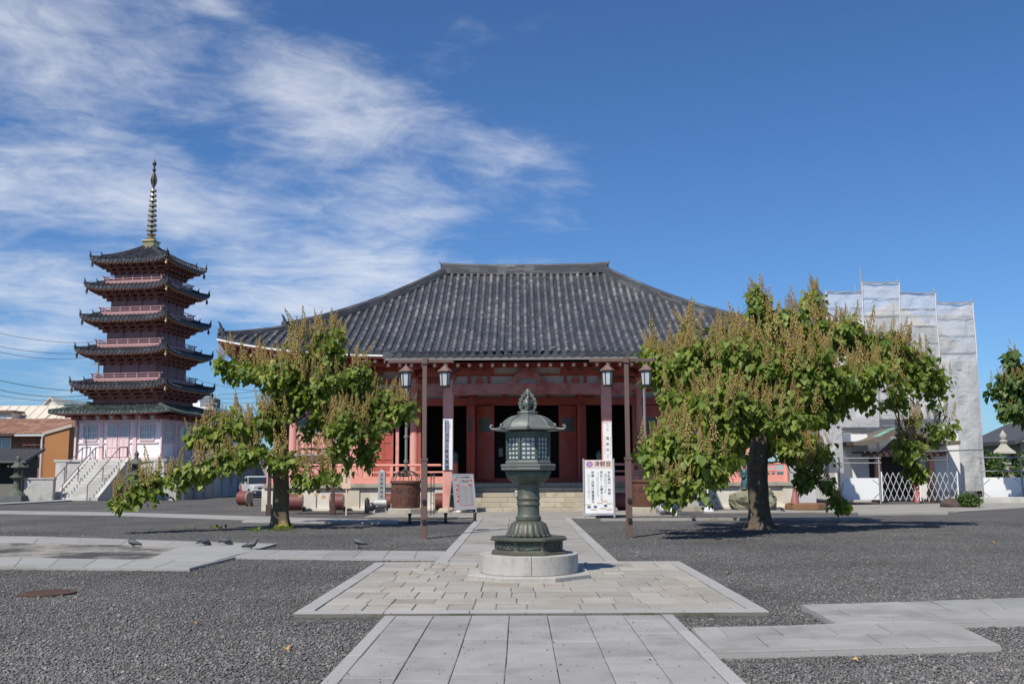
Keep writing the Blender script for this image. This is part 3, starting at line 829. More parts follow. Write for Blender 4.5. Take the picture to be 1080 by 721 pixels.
def door_leaf(x0, x1, y, rz, hinge, hip, mat=REDDOOR):
    """panelled leaf with a dull green upper panel"""
    w = x1-x0
    f = MB(); f.box(0, w, -.035, .035, 1.30, 4.58); d = f.obj('door_leaf', mat, HALL, bevel=.008)
    d.location = (hinge, y, 0); d.rotation_euler = (0, 0, rz)
    t = MB()
    for z0, z1 in ((1.30, 1.52), (2.20, 2.30), (2.95, 3.05), (3.32, 3.42), (4.05, 4.15), (4.45, 4.58)): t.box(.002, w-.002, -.062, -.036, z0, z1)
    for xa, xb in ((.002, .09), (w-.09, w-.002), (w/2-.035, w/2+.035)):
        t.box(xa, xb, -.058, -.0362, 1.5, 3.33)
        if xa != w/2-.035: t.box(xa, xb, -.058, -.0362, 3.33, 4.5)
    t.obj('door_frame', mat, d)
    g = MB(); g.box(.09, w-.09, -.045, -.0355, 3.42, 4.05); g.obj('door_panel', GREENPANE, d)
    return d
for sx in (-1, 1):
    a, b = (-2.25, -1.45) if sx < 0 else (1.45, 2.25)
    door_leaf(0, .80, .12, 0.16*sx, a if sx < 0 else a, 0)

    hx = sx*2.66
    d = door_leaf(0, .62, .02, -1.0 if sx < 0 else -PI+1.0, hx, 0)
    d.location = (hx, .02, 0)
    # outer bays: closed leaves and a leaf folded back; outermost ones painted in the sunlit tone
    door_leaf(0, .92, .22, 0, (-6.95 if sx < 0 else 5.35), 0, REDDOOR)
    if sx > 0: door_leaf(0, .92, .22, 0, 6.2, 0)
    for x0 in (-8.72, -8.0) if sx < 0 else (7.4, 8.08): door_leaf(0, .66, .22, 0, x0, 0, PILLARLIT)
    for x0 in (-10.42, -9.72) if sx < 0 else (9.1, 9.78): door_leaf(0, .66, .22, 0, x0, 0, PILLARLIT)
# slender door posts, the outer ones painted in the sunlit tone
for x in (-5.85, -4.85, 4.85, 7.1, -7.05):
    mb = MB(); mb.box(x-.07, x+.07, .12, .40, 1.36, 4.62); mb.obj('door_post', PILLARLIT if abs(x) > 5 else RED, HALL)

# railing round the platform, in its two runs
for sx in (-1, 1):
    mb = MB(); a, b = sx*3.25, sx*11.22; x0, x1 = min(a, b), max(a, b)
    mb.box(x0, x1, -1.36, -1.24, 1.152, 1.44)
    mb.box(x0, x1, -1.34, -1.26, 1.60, 1.67); mb.tube([(x0, -1.3, 1.93), (x1, -1.3, 1.93)], .055, 8)
    k = int(8.6/1.43)
    for i in range(k+1):
        x = x0+(x1-x0)*i/k; mb.box(x-.065, x+.065, -1.365, -1.235, 1.44, 1.88)
    mb.box(sx*11.22-.06, sx*11.22+.06, -1.2, 16.8, 1.152, 1.44); mb.tube([(sx*11.22, -1.3, 1.93), (sx*11.22, 16.8, 1.93)], .055, 8)
    mb.box(sx*11.22-.04, sx*11.22+.04, -1.2, 16.8, 1.6, 1.67)
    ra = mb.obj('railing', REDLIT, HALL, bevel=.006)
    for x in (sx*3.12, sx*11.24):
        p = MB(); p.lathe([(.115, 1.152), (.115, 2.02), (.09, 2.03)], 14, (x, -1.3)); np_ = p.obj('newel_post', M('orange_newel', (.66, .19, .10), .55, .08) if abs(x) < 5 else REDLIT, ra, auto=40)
        q = MB(); q.lathe([(.125, 2.02), (.125, 2.14), (.10, 2.16), (.10, 2.24), (.13, 2.27), (.135, 2.33), (.10, 2.42), (.035, 2.5), (.005, 2.54)], 14, (x, -1.3)); q.obj('finial_cap', GREENBZ, ra, smooth=True)
mb = MB()
for x0, x1 in ((7.9, 9.3), (9.9, 10.8)):
    for i in range(5): mb.box(x0+(x1-x0)*i/4-.035, x0+(x1-x0)*i/4+.035, -1.33, -1.27, 1.44, 1.93)
    for z in (1.55, 1.76): mb.box(x0, x1, -1.322, -1.278, z, z+.07)
mb.obj('railing_lattice', REDLIT, HALL)

# porch: two tall square pillars, rainbow beam, carved ends, struts
for sx in (-1, 1):
    x = sx*3.2; mb = MB(); w, c = .205, .05
    poly = [(-w+c, -w), (w-c, -w), (w, -w+c), (w, w-c), (w-c, w), (-w+c, w), (-w, w-c), (-w, -w+c)]
    mb.prism([(x+a, -4.65+b) for a, b in poly], .20, 5.35); pl = mb.obj('porch_pillar', PILLARLIT, HALL)
    mb = MB(); mb.lathe([(.42, .0), (.42, .1), (.34, .2)], 20, (x, -4.65)); mb.obj('pillar_base_stone', STEPST, pl, auto=40)
    mb = MB()
    mb.box(x-.30, x+.30, -4.95, -4.35, 5.36, 5.52); mb.box(x-.85, x+.85, -4.81, -4.49, 5.52, 5.68)
    for d in (-.68, 0, .68): mb.box(x+d-.17, x+d+.17, -4.85, -4.45, 5.68, 5.82)
    mb.obj('porch_bracket', RED, HALL)
    # carved beam nose: a scrolled elephant-trunk end
    mb = MB(); s = sx
    prof = [(x+s*.21, 4.72), (x+s*.55, 4.70), (x+s*.95, 4.80), (x+s*1.22, 4.98), (x+s*1.30, 5.12), (x+s*1.18, 5.2), (x+s*1.05, 5.08), (x+s*.85, 5.14), (x+s*.6, 5.22), (x+s*.21, 5.18)]
    mb.xprism(prof if s > 0 else prof[::-1], -4.78, -4.52); mb.obj('beam_nose', BEAMPINK, HALL, bevel=.03)
    mb = MB()                                         # curved tie beam back to the wall
    pts = [(x, -4.45+4.45*t, 4.85+.35*math.sin(PI*.5*t)) for t in np.linspace(0, 1, 7)]
    for p, q in zip(pts, pts[1:]): mb.bar(p, q, .22, .32)
    mb.obj('tie_beam', RED, HALL)
mb = MB()
pts = [(-3.06+6.12*t, -4.65, 4.93+.05*math.sin(PI*t)) for t in np.linspace(0, 1, 13)]
def bsec(a, b):
    x = -3.06+6.12*a; z0 = 4.72+.06*math.sin(PI*a); z1 = 5.16+.03*math.sin(PI*a)
    k = b*4; P = [(-4.81, z0), (-4.81, z1), (-4.49, z1), (-4.49, z0), (-4.81, z0)][int(round(k))]
    return (x, P[0], P[1])
mb.grid(bsec, 24, 4); mb.obj('rainbow_beam', BEAMPINK, HALL)
mb = MB(); mb.box(-5.3, 5.3, -4.77, -4.53, 5.822, 6.0); mb.box(-4.4, 4.4, -4.69, -4.61, 5.48, 5.57)
for x in (-2.35, -1.55, 1.55, 2.35): mb.box(x-.06, x+.06, -4.71, -4.61, 5.19, 5.82)
for x in (-1.95, 1.95):
    mb.box(x-.15, x+.15, -4.80, -4.50, 5.19, 5.40); mb.box(x-.6, x+.6, -4.77, -4.53, 5.575, 5.70)
    for d in (-.45, 0, .45): mb.box(x+d-.13, x+d+.13, -4.82, -4.48, 5.70, 5.82)
mb.obj('porch_frame', RED, HALL)
mb = MB(); mb.box(-3.1, 3.1, -4.64, -4.60, 5.17, 5.83); mb.obj('porch_panels', PLASTER, HALL)
mb = MB()                                             # frog-leg strut over the middle of the beam
half = [(0, 5.80), (.16, 5.80), (.22, 5.66), (.42, 5.60), (.55, 5.46), (.62, 5.30), (.85, 5.22), (.85, 5.17), (.5, 5.19), (.42, 5.32), (.30, 5.40), (.16, 5.36), (0, 5.42)]
prof = half+[(-a, b) for a, b in half[::-1][1:-1]]
mb.xprism(prof[::-1], -4.83, -4.71); mb.obj('frog_leg_strut', BEAMPINK, HALL)
# downpipes into the rain tubs
for x in (-4.72, 4.55):
    mb = MB(); y = -6.2
    mb.tube([(x, -5.6, 5.86), (x, -5.9, 5.84), (x, y, 5.7), (x, y, 1.5)], [.055]*4, 10)
    for z in (5.0, 3.0, 2.05): mb.lathe([(.06, z-.06), (.09, z-.05), (.09, z+.05), (.06, z+.06)], 10, (x, y))
    mb.obj('downpipe', PIPEGREY, HALL, auto=40)
# ------------------------------------------------------------------ five-storey pagoda
PTILE = tile_mat('pagoda_tiles', (.034, .037, .045), (.13, .135, .15), .4, .5)
PGREEN = tile_mat('copper_green_tiles', (.068, .088, .078), (.19, .22, .20), .7, .5)
PRED = M('pagoda_dark_timber', (.26, .09, .07), .65, .2, 2.0, col2=(.14, .05, .045), mixs=2)
PPINK = M('pagoda_pink_paint', (.66, .49, .51), .6, .08, 1.5)
PWHITE = M('pagoda_white_wall', (.78, .755, .765), .85, .07, 1.6, col2=(.70, .675, .67), mixs=.9, mixt=(.5, .75))
PDOOR = M('pagoda_pink_door', (.70, .55, .545), .55, .07, 2)
PGLASS = M('window_glass', (.28, .33, .38), .12, .1, 2, spec=.8)
GOLD = M('gilt_metal', (.50, .38, .18), .35, .2, 4, metal=.85)
DKBRZ = M('dark_bronze', (.06, .05, .045), .45, .3, 5, metal=.6, col2=(.16, .13, .09), mixs=6)
YTIP = M('rafter_yellow', (.60, .45, .20), .6, .1, 4)
CONC = M('light_concrete', (.50, .49, .46), .9, .10, .7, col2=(.40, .39, .36), mixs=.5, bump=.1, bs=40)
RAILM = M('mauve_handrail', (.22, .15, .17), .5, .1, 3)
PAG = thing('pagoda', 'tall five storey pagoda in pink and white with dark tiled roofs and bronze spire', 'pagoda', (-26.2, 69.2, 0), rad(-9))
mb = MB(); mb.box(-3.9, 3.9, -3.9, 3.9, 0, 2.42); base = mb.obj('stone_podium', CONC, PAG)
mb = MB(); mb.box(-4.0, 4.0, -4.0, 4.0, 2.422, 2.58)
mb.obj('podium_cap', CONC, base, bevel=.02)
mb = MB()
for s in (-1, 1):
    for a, b in ((-3.85, -3.1), (-2.1, -1.5), (1.5, 2.1), (3.1, 3.85)):
        mb.box(a, b, -3.97, -3.902, .02, 2.42) if s < 0 else mb.box(3.902, 3.97, a, b, .02, 2.42)
mb.box(-3.99, 3.99, -3.99, -3.902, 0, .35); mb.box(3.902, 3.99, -3.99, 3.9, 0, .35)
mb.obj('podium_panels', CONC, base)
# front stairs with sloped cheek walls and mauve handrails
mb = MB(); n = 13
for k in range(n): mb.box(-1.45, 1.15, -7.3+k*.262, -3.905, 2.58*k/n+.001*k, 2.58*(k+1)/n)
st = mb.obj('stairs', CONC, PAG, bevel=.01)
for x in (-1.72, 1.18):
    mb = MB(); mb.xprism([(-7.45, 0), (-3.91, 0), (-3.91, 2.7), (-7.45, .18)], x, x+.26, 'x'); mb.obj('cheek_wall', CONC, st)
for x in (-1.9, -.95, .75):
    mb = MB(); sl = 2.52/3.54
    ys = (-7.5, -5.9, -4.1)
    for y in ys: z = max(0, (y+7.45)*sl); mb.tube([(x, y, z), (x, y, z+.95)], .032, 8)
    mb.tube([(x, -7.5, .95), (x, -4.1, 3.35), (x, -3.2, 3.4)], .034, 8); mb.tube([(x, -3.2, 2.58), (x, -3.2, 3.4)], .03, 8)
    mb.obj('handrail', RAILM, st)
# ground storey
mb = MB(); mb.box(-3.05, 3.05, -3.05, 3.05, 2.582, 5.55); gs = mb.obj('ground_storey_wall', PWHITE, PAG)
mb = MB()
def side_frames(fn):
    for rot in range(4): fn(Matrix.Rotation(rot*PI/2, 4, 'Z'))
def rb(mb, R, x0, x1, y0, y1, z0, z1):
    m = MB(); m.box(x0, x1, y0, y1, z0, z1); mb.add([R @ Vector(v) for v in m.v], m.f)
def fr(R):
    for x in (-3.02, -1.2, 1.2): rb(mb, R, x-.13 if x > -3 else -3.15, x+.13, -3.15, -3.052, 2.582, 5.5)
    for z0, z1 in ((2.583, 2.72), (3.62, 3.72), (5.0, 5.2)): rb(mb, R, -2.88, 2.9, -3.12, -3.053, z0, z1)
side_frames(fr); mb.obj('timber_frame', PPINK, gs)
for rot in (0, 1):
    R = Matrix.Rotation(rot*PI/2, 4, 'Z')
    for x in (-2.05, 2.05):
        f = MB()
        for a, b, c, d in ((-.52, -.44, 3.8, 4.9), (.44, .52, 3.8, 4.9), (-.44, .44, 4.82, 4.9), (-.44, .44, 3.8, 3.88)): rb(f, R, x+a, x+b, -3.13, -3.054, c, d)
        w = f.obj('window', PPINK, gs)
        g = MB(); rb(g, R, x-.44, x+.44, -3.075, -3.056, 3.88, 4.82); g.obj('pane', PGLASS, w)
        l = MB()
        for i in range(5): rb(l, R, x-.36+i*.18-.015, x-.36+i*.18+.015, -3.10, -3.077, 3.88, 4.82)
        rb(l, R, x-.43, x+.43, -3.098, -3.078, 4.33, 4.37); l.obj('bars', PWHITE, w)
    for x in (-.80, .02):
        d = MB(); rb(d, R, x, x+.78, -3.14, -3.054, 2.73, 4.92); dd = d.obj('door', PDOOR, gs)
        t = MB()
        for z0, z1 in ((2.75, 2.85), (3.36, 3.44), (3.98, 4.08), (4.80, 4.9)): rb(t, R, x+.01, x+.77, -3.165, -3.142, z0, z1)
        for xa in (.01, .34, .68): rb(t, R, x+xa, x+xa+.09, -3.160, -3.143, 2.84, 3.99 if xa == .34 else 4.81)
        t.obj('door_rails', PPINK, dd)
        g = MB(); rb(g, R, x+.12, x+.66, -3.152, -3.141, 4.10, 4.78); g.obj('door_pane', PGLASS, dd)
mb = MB()
def br(R):
    for i in range(-3, 4): x = i*.98; rb(mb, R, x-.22, x+.22, -3.45, -3.055, 5.22, 5.40); rb(mb, R, x-.08, x+.08, -4.0, -3.0, 5.40, 5.5)
    rb(mb, R, -3.3, 3.3, -3.3, -3.1, 5.501, 5.58)
side_frames(br); mb.obj('lower_brackets', PRED, PAG)
def tiers():
    # (half eave, eave z at the middle, half body below)
    T = [(3.50, 7.38, 2.40, 6.30), (3.35, 9.72, 2.0, 8.05), (3.19, 11.98, 1.9, 10.38), (3.05, 14.18, 1.78, 12.62), (2.86, 16.06, 1.66, 14.80)]
    g = Roof(0, 4.35, 4.35, 7.2, 5.62, c=.15, up=.12, sp=.27, r=.075, tl=.28)
    m = MB(); g.pans(m, tmin=.5); g.tiles(m, tmin=.5); r0 = m.obj('green_skirt_roof', PGREEN, PAG)
    m = MB(); g.under(m, th=.12, tin=.6); m.obj('skirt_boarding', PRED, r0)
    for sx, sy in ((1, -1), (1, 1), (-1, 1), (-1, -1)):
        m = MB(); ridge(m, [(sx*4.35*t, sy*4.35*t, g.z('f', 4.35*t, t)) for t in np.linspace(.55, 1, 6)], .22, .16, 1); m.obj('skirt_ridge', PGREEN, r0)
    for i, (h, ze, b, zb) in enumerate(T):
        last = i == 4; za = ze+(1.75 if last else 1.75)
        R_ = Roof(0, h, h, za, ze, c=.35, up=.34, sp=.30, r=.105, tl=.30, p=5)
        tm = .03 if last else .42
        m = MB(); R_.pans(m, tmin=tm); R_.tiles(m, tmin=tm); ro = m.obj('tiled_roof', PTILE, PAG)
        for sx, sy in ((1, -1), (1, 1), (-1, 1), (-1, -1)):
            def hp(t, dz=0): return (sx*h*t, sy*h*t, R_.z('f', h*t, t)+dz)
            m = MB(); ridge(m, [hp(t) for t in np.linspace(tm+.05, .80, 6)], .24, .20, 2); oni(m, hp(.81, .02), (sx, sy, 0), .34)
            ridge(m, [hp(t) for t in np.linspace(.80, .99, 4)], .18, .13, 1); oni(m, hp(.99, .03), (sx, sy, 0), .36)
            m.obj('corner_ridge', PTILE, ro)
        # body of the storey, dark timber with infill that has the eaves' deep shade in its colour, three-stepped brackets
        m = MB(); m.box(-b, b, -b, b, zb-.3, ze+.30); bo = m.obj('storey_body', PRED, PAG)
        if i:
            w = MB()
            for rot in range(4):
                Rm = Matrix.Rotation(rot*PI/2, 4, 'Z')
                for k in range(3):
                    x0 = -b+.12+k*(2*b-.12)/3; rb(w, Rm, x0, x0+(2*b-.12)/3-.12, -b-.03, -b-.002, zb, ze-.55)
            w.obj('infill_panels', M('shaded_infill', (.26, .15, .155), .7, .1, 2), bo)
        m = MB()
        for rot in range(4):
            Rm = Matrix.Rotation(rot*PI/2, 4, 'Z')
            for st_, (o, zz) in enumerate(((.18, -.60), (.50, -.38), (.85, -.16))):
                rb(m, Rm, -b-o, b+o, -b-o-.07, -b-o+.07, ze+zz, ze+zz+.13)
                for k in range(-3, 4):
                    x = k*b/3*(1.0); rb(m, Rm, x-.10, x+.10, -b-o-.12, -b-.003, ze+zz-.12, ze+zz-.001)
            for k in range(-int(h/.2), int(h/.2)+1):
                x = k*.2
                if abs(x) < h-.1: rb(m, Rm, x-.035, x+.035, -h+.10, -b-.2 if abs(x) < b else -abs(x), ze-.20+.34*(abs(x)/h)**5, ze-.12+.34*(abs(x)/h)**5)
        m.obj('brackets', PRED, bo)
        m = MB()
        for rot in range(4):
            Rm = Matrix.Rotation(rot*PI/2, 4, 'Z')
            for k in range(-int(h/.2), int(h/.2)+1):
                x = k*.2
                if abs(x) < h-.1: rb(m, Rm, x-.035, x+.035, -h+.07, -h+.098, ze-.20+.34*(abs(x)/h)**5, ze-.12+.34*(abs(x)/h)**5)
        m.obj('rafter_tips', YTIP, ro, kind='stuff')
        m = MB(); R_.under(m, th=.14, tin=.5); m.obj('eave_boarding', M('eave_pink_brown', (.36, .16, .13), .65, .15, 2), ro)
        # balcony railing of the storey above the roof below
        if i:
            rh = b+.52; zr = zb-.20; m = MB()
            for rot in range(4):
                Rm = Matrix.Rotation(rot*PI/2, 4, 'Z')
                rb(m, Rm, -rh, rh-.061, -rh, -rh+.06, zr, zr+.24)
                for zz in (.34, .50): rb(m, Rm, -rh-(.16 if zz > .45 else 0), rh+(.16 if zz > .45 else -.061), -rh+.005, -rh+.055, zr+zz, zr+zz+.05)
                for k in range(7): x = -rh+.03+(2*rh-.12)*k/6; rb(m, Rm, x-.03, x+.03, -rh+.01, -rh+.05, zr+.24, zr+.50)
            rl = m.obj('balcony_railing', M('faded_rail_pink', (.38, .21, .21), .65, .15, 2), PAG)
        for sx, sy in ((1, -1), (1, 1), (-1, 1), (-1, -1)):
            m = MB(); c = (sx*(h-.12), sy*(h-.12)); z0 = ze+.16
            m.tube([(c[0], c[1], z0), (c[0], c[1], z0-.16)], .012, 6)
            m.lathe([(.03, z0-.14), (.07, z0-.18), (.085, z0-.36), (.105, z0-.42)], 10, c); m.tube([(c[0], c[1], z0-.42), (c[0], c[1], z0-.56)], .02, 6)
            m.obj('wind_bell', GOLD if sy < 0 and sx > 0 else DKBRZ, ro)
tiers()
za = 17.62
mb = MB(); mb.box(-.42, .42, -.42, .42, za-.15, za+.32); mb.box(-.50, .50, -.50, .50, za+.322, za+.42); mb.obj('gilt_dew_basin', GOLD, PAG, bevel=.02)
prof = [(.05, za+.42), (.34, za+.43), (.36, za+.56), (.24, za+.70), (.12, za+.78), (.30, za+.86), (.33, za+.92), (.09, za+.98)]
z = za+1.0
mb = MB(); mb.lathe(prof, 20); mb.obj('lotus_bowl', GOLD, PAG, auto=40)
mb = MB(); mb.lathe([(.075, za+.9), (.06, za+6.1)], 10)
sp_ = mb.obj('spire_mast', DKBRZ, PAG)
for k in range(9):
    zz = za+1.2+k*.36; r = .36-.018*k
    m = MB(); m.lathe([(.07, zz+.02), (r*.8, zz), (r, zz-.04), (r, zz+.09), (r*.85, zz+.13), (.07, zz+.11)], 20); m.obj('spire_ring', M('ring_bronze', (.42, .37, .27), .35, .3, 5, metal=.5), sp_, auto=45)
mb = MB()
for k in range(4):
    a = k*PI/2+.4
    for s in range(5):
        t0, t1 = s/5, (s+1)/5; w = [.06, .17, .23, .19, .10, .02]
        z0 = za+4.45+t0*.95; z1 = za+4.45+t1*.95; c, q = math.cos(a), math.sin(a)
        mb.bar((c*(.07+w[s]*.35), q*(.07+w[s]*.35), z0), (c*(.07+w[s+1]*.35), q*(.07+w[s+1]*.35), z1), .05, w[s]+.02)
mb.obj('water_flame', M('flame_bronze', (.26, .20, .13), .4, .3, 5, metal=.6), sp_)
for zz, r in ((za+5.65, .13), (za+6.12, .15)):
    m = MB(); m.ball((0, 0, zz), r, 14, 9); m.obj('spire_jewel', DKBRZ, sp_, smooth=True)
mb = MB(); mb.lathe([(.10, za+6.2), (.04, za+6.36), (.004, za+6.5)], 10); mb.obj('spire_tip', DKBRZ, sp_)
mb = MB(); mb.tube([(-2.55, -3.75, 2.58), (-2.55, -3.75, 5.5)], .06, 8); mb.obj('downpipe', M('brown_pipe', (.12, .085, .07), .5), PAG)
# ------------------------------------------------------------------ great bronze lantern in the middle of the plaza
def patina(name, base, green, dark, amt=.5, sc=3.0, rough=.5):
    m = bpy.data.materials.new(name); m.use_nodes = True; nt = m.node_tree
    b = nt.nodes['Principled BSDF']; b.inputs['Metallic'].default_value = .35
    v = X(nt, nt.nodes.new('ShaderNodeTexCoord').outputs['Object'])
    n = noise(nt, v, sc, 7, .68); n2 = noise(nt, v, sc*6, 5, .7)
    sx = nt.nodes.new('ShaderNodeSeparateXYZ'); nt.links.new(v.s, sx.inputs[0])
    st = noise(nt, comb(nt, X(nt, sx.outputs[0])*9, X(nt, sx.outputs[1])*9, X(nt, sx.outputs[2])*.9), 1.0, 5, .6)   # run-off streaks
    c = mixc(nt, (n*.6+st*.4+(n2-.5)*.3).smooth(.40, .66)*amt*1.6, base, green)
    c = mixc(nt, (n2*.5+st*.5).smooth(.50, .72)*.8, c, dark)
    nt.links.new(c.s, b.inputs['Base Color'])
    r = n2*.35+(rough-.15); nt.links.new(r.s, b.inputs['Roughness'])
    bn = nt.nodes.new('ShaderNodeBump'); bn.inputs['Strength'].default_value = .25; bn.inputs['Distance'].default_value = .01
    nt.links.new(n2.s, bn.inputs['Height']); nt.links.new(bn.outputs[0], b.inputs['Normal'])
    return m
PAT = patina('bronze_patina', (.12, .13, .115), (.17, .235, .20), (.06, .062, .057), .45)
PATROOF = patina('bronze_roof_patina', (.165, .17, .155), (.18, .22, .195), (.095, .098, .09), .45, 2.6)
PATG = patina('green_bronze_patina', (.062, .082, .07), (.10, .165, .135), (.030, .036, .032), .5, 3)
PATB = patina('brown_bronze_patina', (.105, .09, .07), (.12, .18, .145), (.052, .047, .04), .38, 2.8)
LSTONE = patina('lantern_granite', (.40, .388, .36), (.345, .33, .30), (.27, .255, .225), .5, 2.2, .8); LSTONE.node_tree.nodes['Principled BSDF'].inputs['Metallic'].default_value = 0
LX, LY = .12, 15.35
LAN = thing('bronze_lantern', 'tall green bronze temple lantern on a round granite base amid the paved plaza', 'lantern', (LX, LY, 0))
mb = MB(); mb.lathe([(.97, .03), (.975, .105), (.965, .115), (.7, .116)], 8, ph=PI/8); mb.obj('stone_plinth', LSTONE, LAN, auto=30)
for k in range(3):
    mb = MB(); a0 = -PI/2+.05+k*2*PI/3+.004; a1 = a0+2*PI/3-.008; n = 26
    pts = [(.745*math.cos(a0+(a1-a0)*i/n), .745*math.sin(a0+(a1-a0)*i/n)) for i in range(n+1)]
    mb.prism(pts+[(0, 0)], .118, .392); mb.obj('base_stone', LSTONE, LAN, bevel=.008)
# octagonal bronze foot with sunk panels
mb = MB(); mb.lathe([(.60, .394), (.605, .42), (.565, .435), (.54, .455), (.54, .575), (.57, .59), (.615, .60), (.62, .625), (.60, .635), (.40, .64)], 8, ph=PI/8)
foot = mb.obj('bronze_foot', PATB, LAN, bevel=.006)
mb = MB()
for k in range(8):
    a = k*PI/4; R = Matrix.Rotation(a, 4, 'Z'); ap_ = .54*math.cos(PI/8)
    for (y0, y1, z0, z1, o) in ((-.165, -.145, .47, .565, .012), (.145, .165, .47, .565, .012), (-.145, .145, .55, .565, .011), (-.145, .145, .47, .485, .011)):
        m = MB(); m.box(ap_-.004, ap_+o, y0, y1, z0, z1); mb.add([R @ Vector(v) for v in m.v], m.f)
    for s in (-1, 1):                                  # scrolled relief in each panel
        pts = [R @ Vector((ap_+.003, s*(.02+.10*t), .518+.022*math.sin(t*7))) for t in np.linspace(0, 1, 9)]
        mb.tube(pts, [.013-.007*t for t in np.linspace(0, 1, 9)], 5)
    c = R @ Vector((.54, 0, 0))
mb.obj('foot_panels', PATG, foot, smooth=True)
_obj0 = MB.obj
def _girth(k):
    def f(s, *a, **q):
        s.v = [(x*k, y*k, z) for x, y, z in s.v]; return _obj0(s, *a, **q)
    MB.obj = f
_girth(.775)
# downturned lotus with fluted petals
def petal(a, z):
    return 1+.055*abs(math.sin(a*10))**.6*(1 if z < .86 else .3)-.03
prof = [(.405, .642), (.415, .67), (.395, .72), (.37, .775), (.34, .83), (.28, .865), (.235, .88)]
mb = MB(); mb.lathe(prof, 160, mod=petal); mb.obj('lotus_base', PATB, LAN, smooth=True)
mb = MB()
for k in range(20):
    a = k*PI/10+PI/20
    mb.ball((.415*math.cos(a), .415*math.sin(a), .66), .035, 8, 5, (1, 1, .7))
mb.obj('lotus_beads', PATB, LAN, smooth=True)
prof = [(.235, .878), (.25, .89), (.25, .93), (.225, .945), (.215, .96), (.212, 1.10), (.226, 1.105), (.23, 1.12), (.226, 1.135), (.217, 1.145), (.217, 1.18), (.228, 1.19), (.232, 1.205), (.228, 1.22), (.219, 1.23), (.217, 1.42), (.23, 1.44)]
mb = MB(); mb.lathe(prof, 36); mb.obj('shaft', patina('shaft_patina', (.085, .078, .062), (.12, .175, .14), (.07, .052, .04), .5, 2.4), LAN, auto=35)
mb = MB(); mb.tube([(-.215, -.06, 1.32), (-.24, -.08, 1.22)], [.02, .035], 8); mb.ball((-.235, -.07, 1.30), .035, 8, 6); mb.obj('side_boss', LSTONE, LAN, smooth=True)
_girth(.79)
# bowl and tray
prof = [(.23, 1.42), (.30, 1.45), (.375, 1.50), (.42, 1.56), (.435, 1.61), (.40, 1.635)]
mb = MB(); mb.lathe(prof, 96, mod=lambda a, z: 1+.03*abs(math.sin(a*8))); mb.obj('lotus_bowl', PATG, LAN, smooth=True)
mb = MB(); mb.lathe([(.44, 1.625), (.555, 1.635), (.565, 1.66), (.55, 1.675), (.57, 1.685), (.575, 1.715), (.54, 1.725), (.40, 1.73)], 8, ph=PI/8); mb.obj('tray', PATROOF, LAN, bevel=.005)
mb = MB(); mb.lathe([(.47, 1.73), (.475, 1.755), (.455, 1.765), (.45, 1.785), (.36, 1.79)], 8, ph=PI/8); mb.obj('fire_box_sill', PATROOF, LAN, bevel=.004)
MB.obj = _obj0
# fire box: octagonal, lattice windows with pale panes
FR = .338
fb = MB()
for k in range(8):
    a = k*PI/4+PI/8; m = MB(); m.box(-.020, .020, -.020, .020, 1.79, 2.20); R = Matrix.Translation((FR*math.cos(a), FR*math.sin(a), 0)) @ Matrix.Rotation(a, 4, 'Z')
    fb.add([R @ Vector(v) for v in m.v], m.f)
fb.lathe([(FR+.01, 2.13), (FR+.018, 2.14), (FR+.018, 2.20), (FR+.03, 2.215), (.25, 2.235)], 8, ph=PI/8)
box_ = fb.obj('fire_box', PATG, LAN, bevel=.003)
PAPER = M('lantern_glass', (.54, .55, .57), .2, .05, 3, spec=.6)
for k in range(8):
    a = k*PI/4; R = Matrix.Rotation(a, 4, 'Z'); ap_ = FR*math.cos(PI/8); hw = FR*math.sin(PI/8)-.02
    f = MB()
    for i in range(4):
        m = MB(); y = -hw+.006+(2*hw-.012)*i/3; m.box(ap_-.004, ap_+.009, y-.008, y+.008, 1.79, 2.13); f.add([R @ Vector(v) for v in m.v], m.f)
    for i in range(6):
        m = MB(); z = 1.80+.065*i; m.box(ap_-.0025, ap_+.0075, -hw, hw, z-.009, z+.009); f.add([R @ Vector(v) for v in m.v], m.f)
    w = f.obj('lattice_window', PATG, box_)
    g = MB(); m = MB(); m.box(ap_-.018, ap_-.006, -hw, hw, 1.792, 2.128); g.add([R @ Vector(v) for v in m.v], m.f); g.obj('pane', PAPER, w)
# eight sided domed roof with ribs and curled corners; a corner faces the viewer
prof_r = [(.505, 2.238), (.51, 2.256), (.47, 2.266), (.425, 2.278), (.405, 2.30), (.385, 2.335), (.35, 2.375), (.30, 2.412), (.245, 2.438), (.19, 2.455), (.16, 2.462)]
A0 = -PI/2
mb = MB()
def omod(a, z):
    k = ((a-A0+PI/8) % (PI/4))-PI/8
    o = math.cos(PI/8)/math.cos(PI/8-abs(k)); f = max(0, min(1, (2.44-z)/.12))
    return 1+(o-1)*(.25+.75*f)
mb.lathe([(.25, 2.245), (.49, 2.232)]+prof_r, 64, ph=A0, mod=omod); rf = mb.obj('roof', PATROOF, LAN, auto=50)
for k in range(8):
    a = A0+k*PI/4; c, s_ = math.cos(a), math.sin(a)
    mb = MB(); rp_ = [(r+.004, z+.006) for r, z in prof_r[2:]][::-1]
    mb.tube([(r*c, r*s_, z) for r, z in rp_], [.011]*len(rp_), 6); mb.obj('roof_rib', PATROOF, rf, smooth=True)
    mb = MB(); pts = [(.43, 2.272), (.50, 2.256), (.555, 2.262), (.578, 2.29), (.568, 2.318), (.542, 2.318), (.536, 2.30)]
    mb.tube([(r*c, r*s_, z) for r, z in pts], [.018, .021, .021, .019, .017, .015, .012], 8); mb.obj('corner_curl', PATROOF, rf, smooth=True)
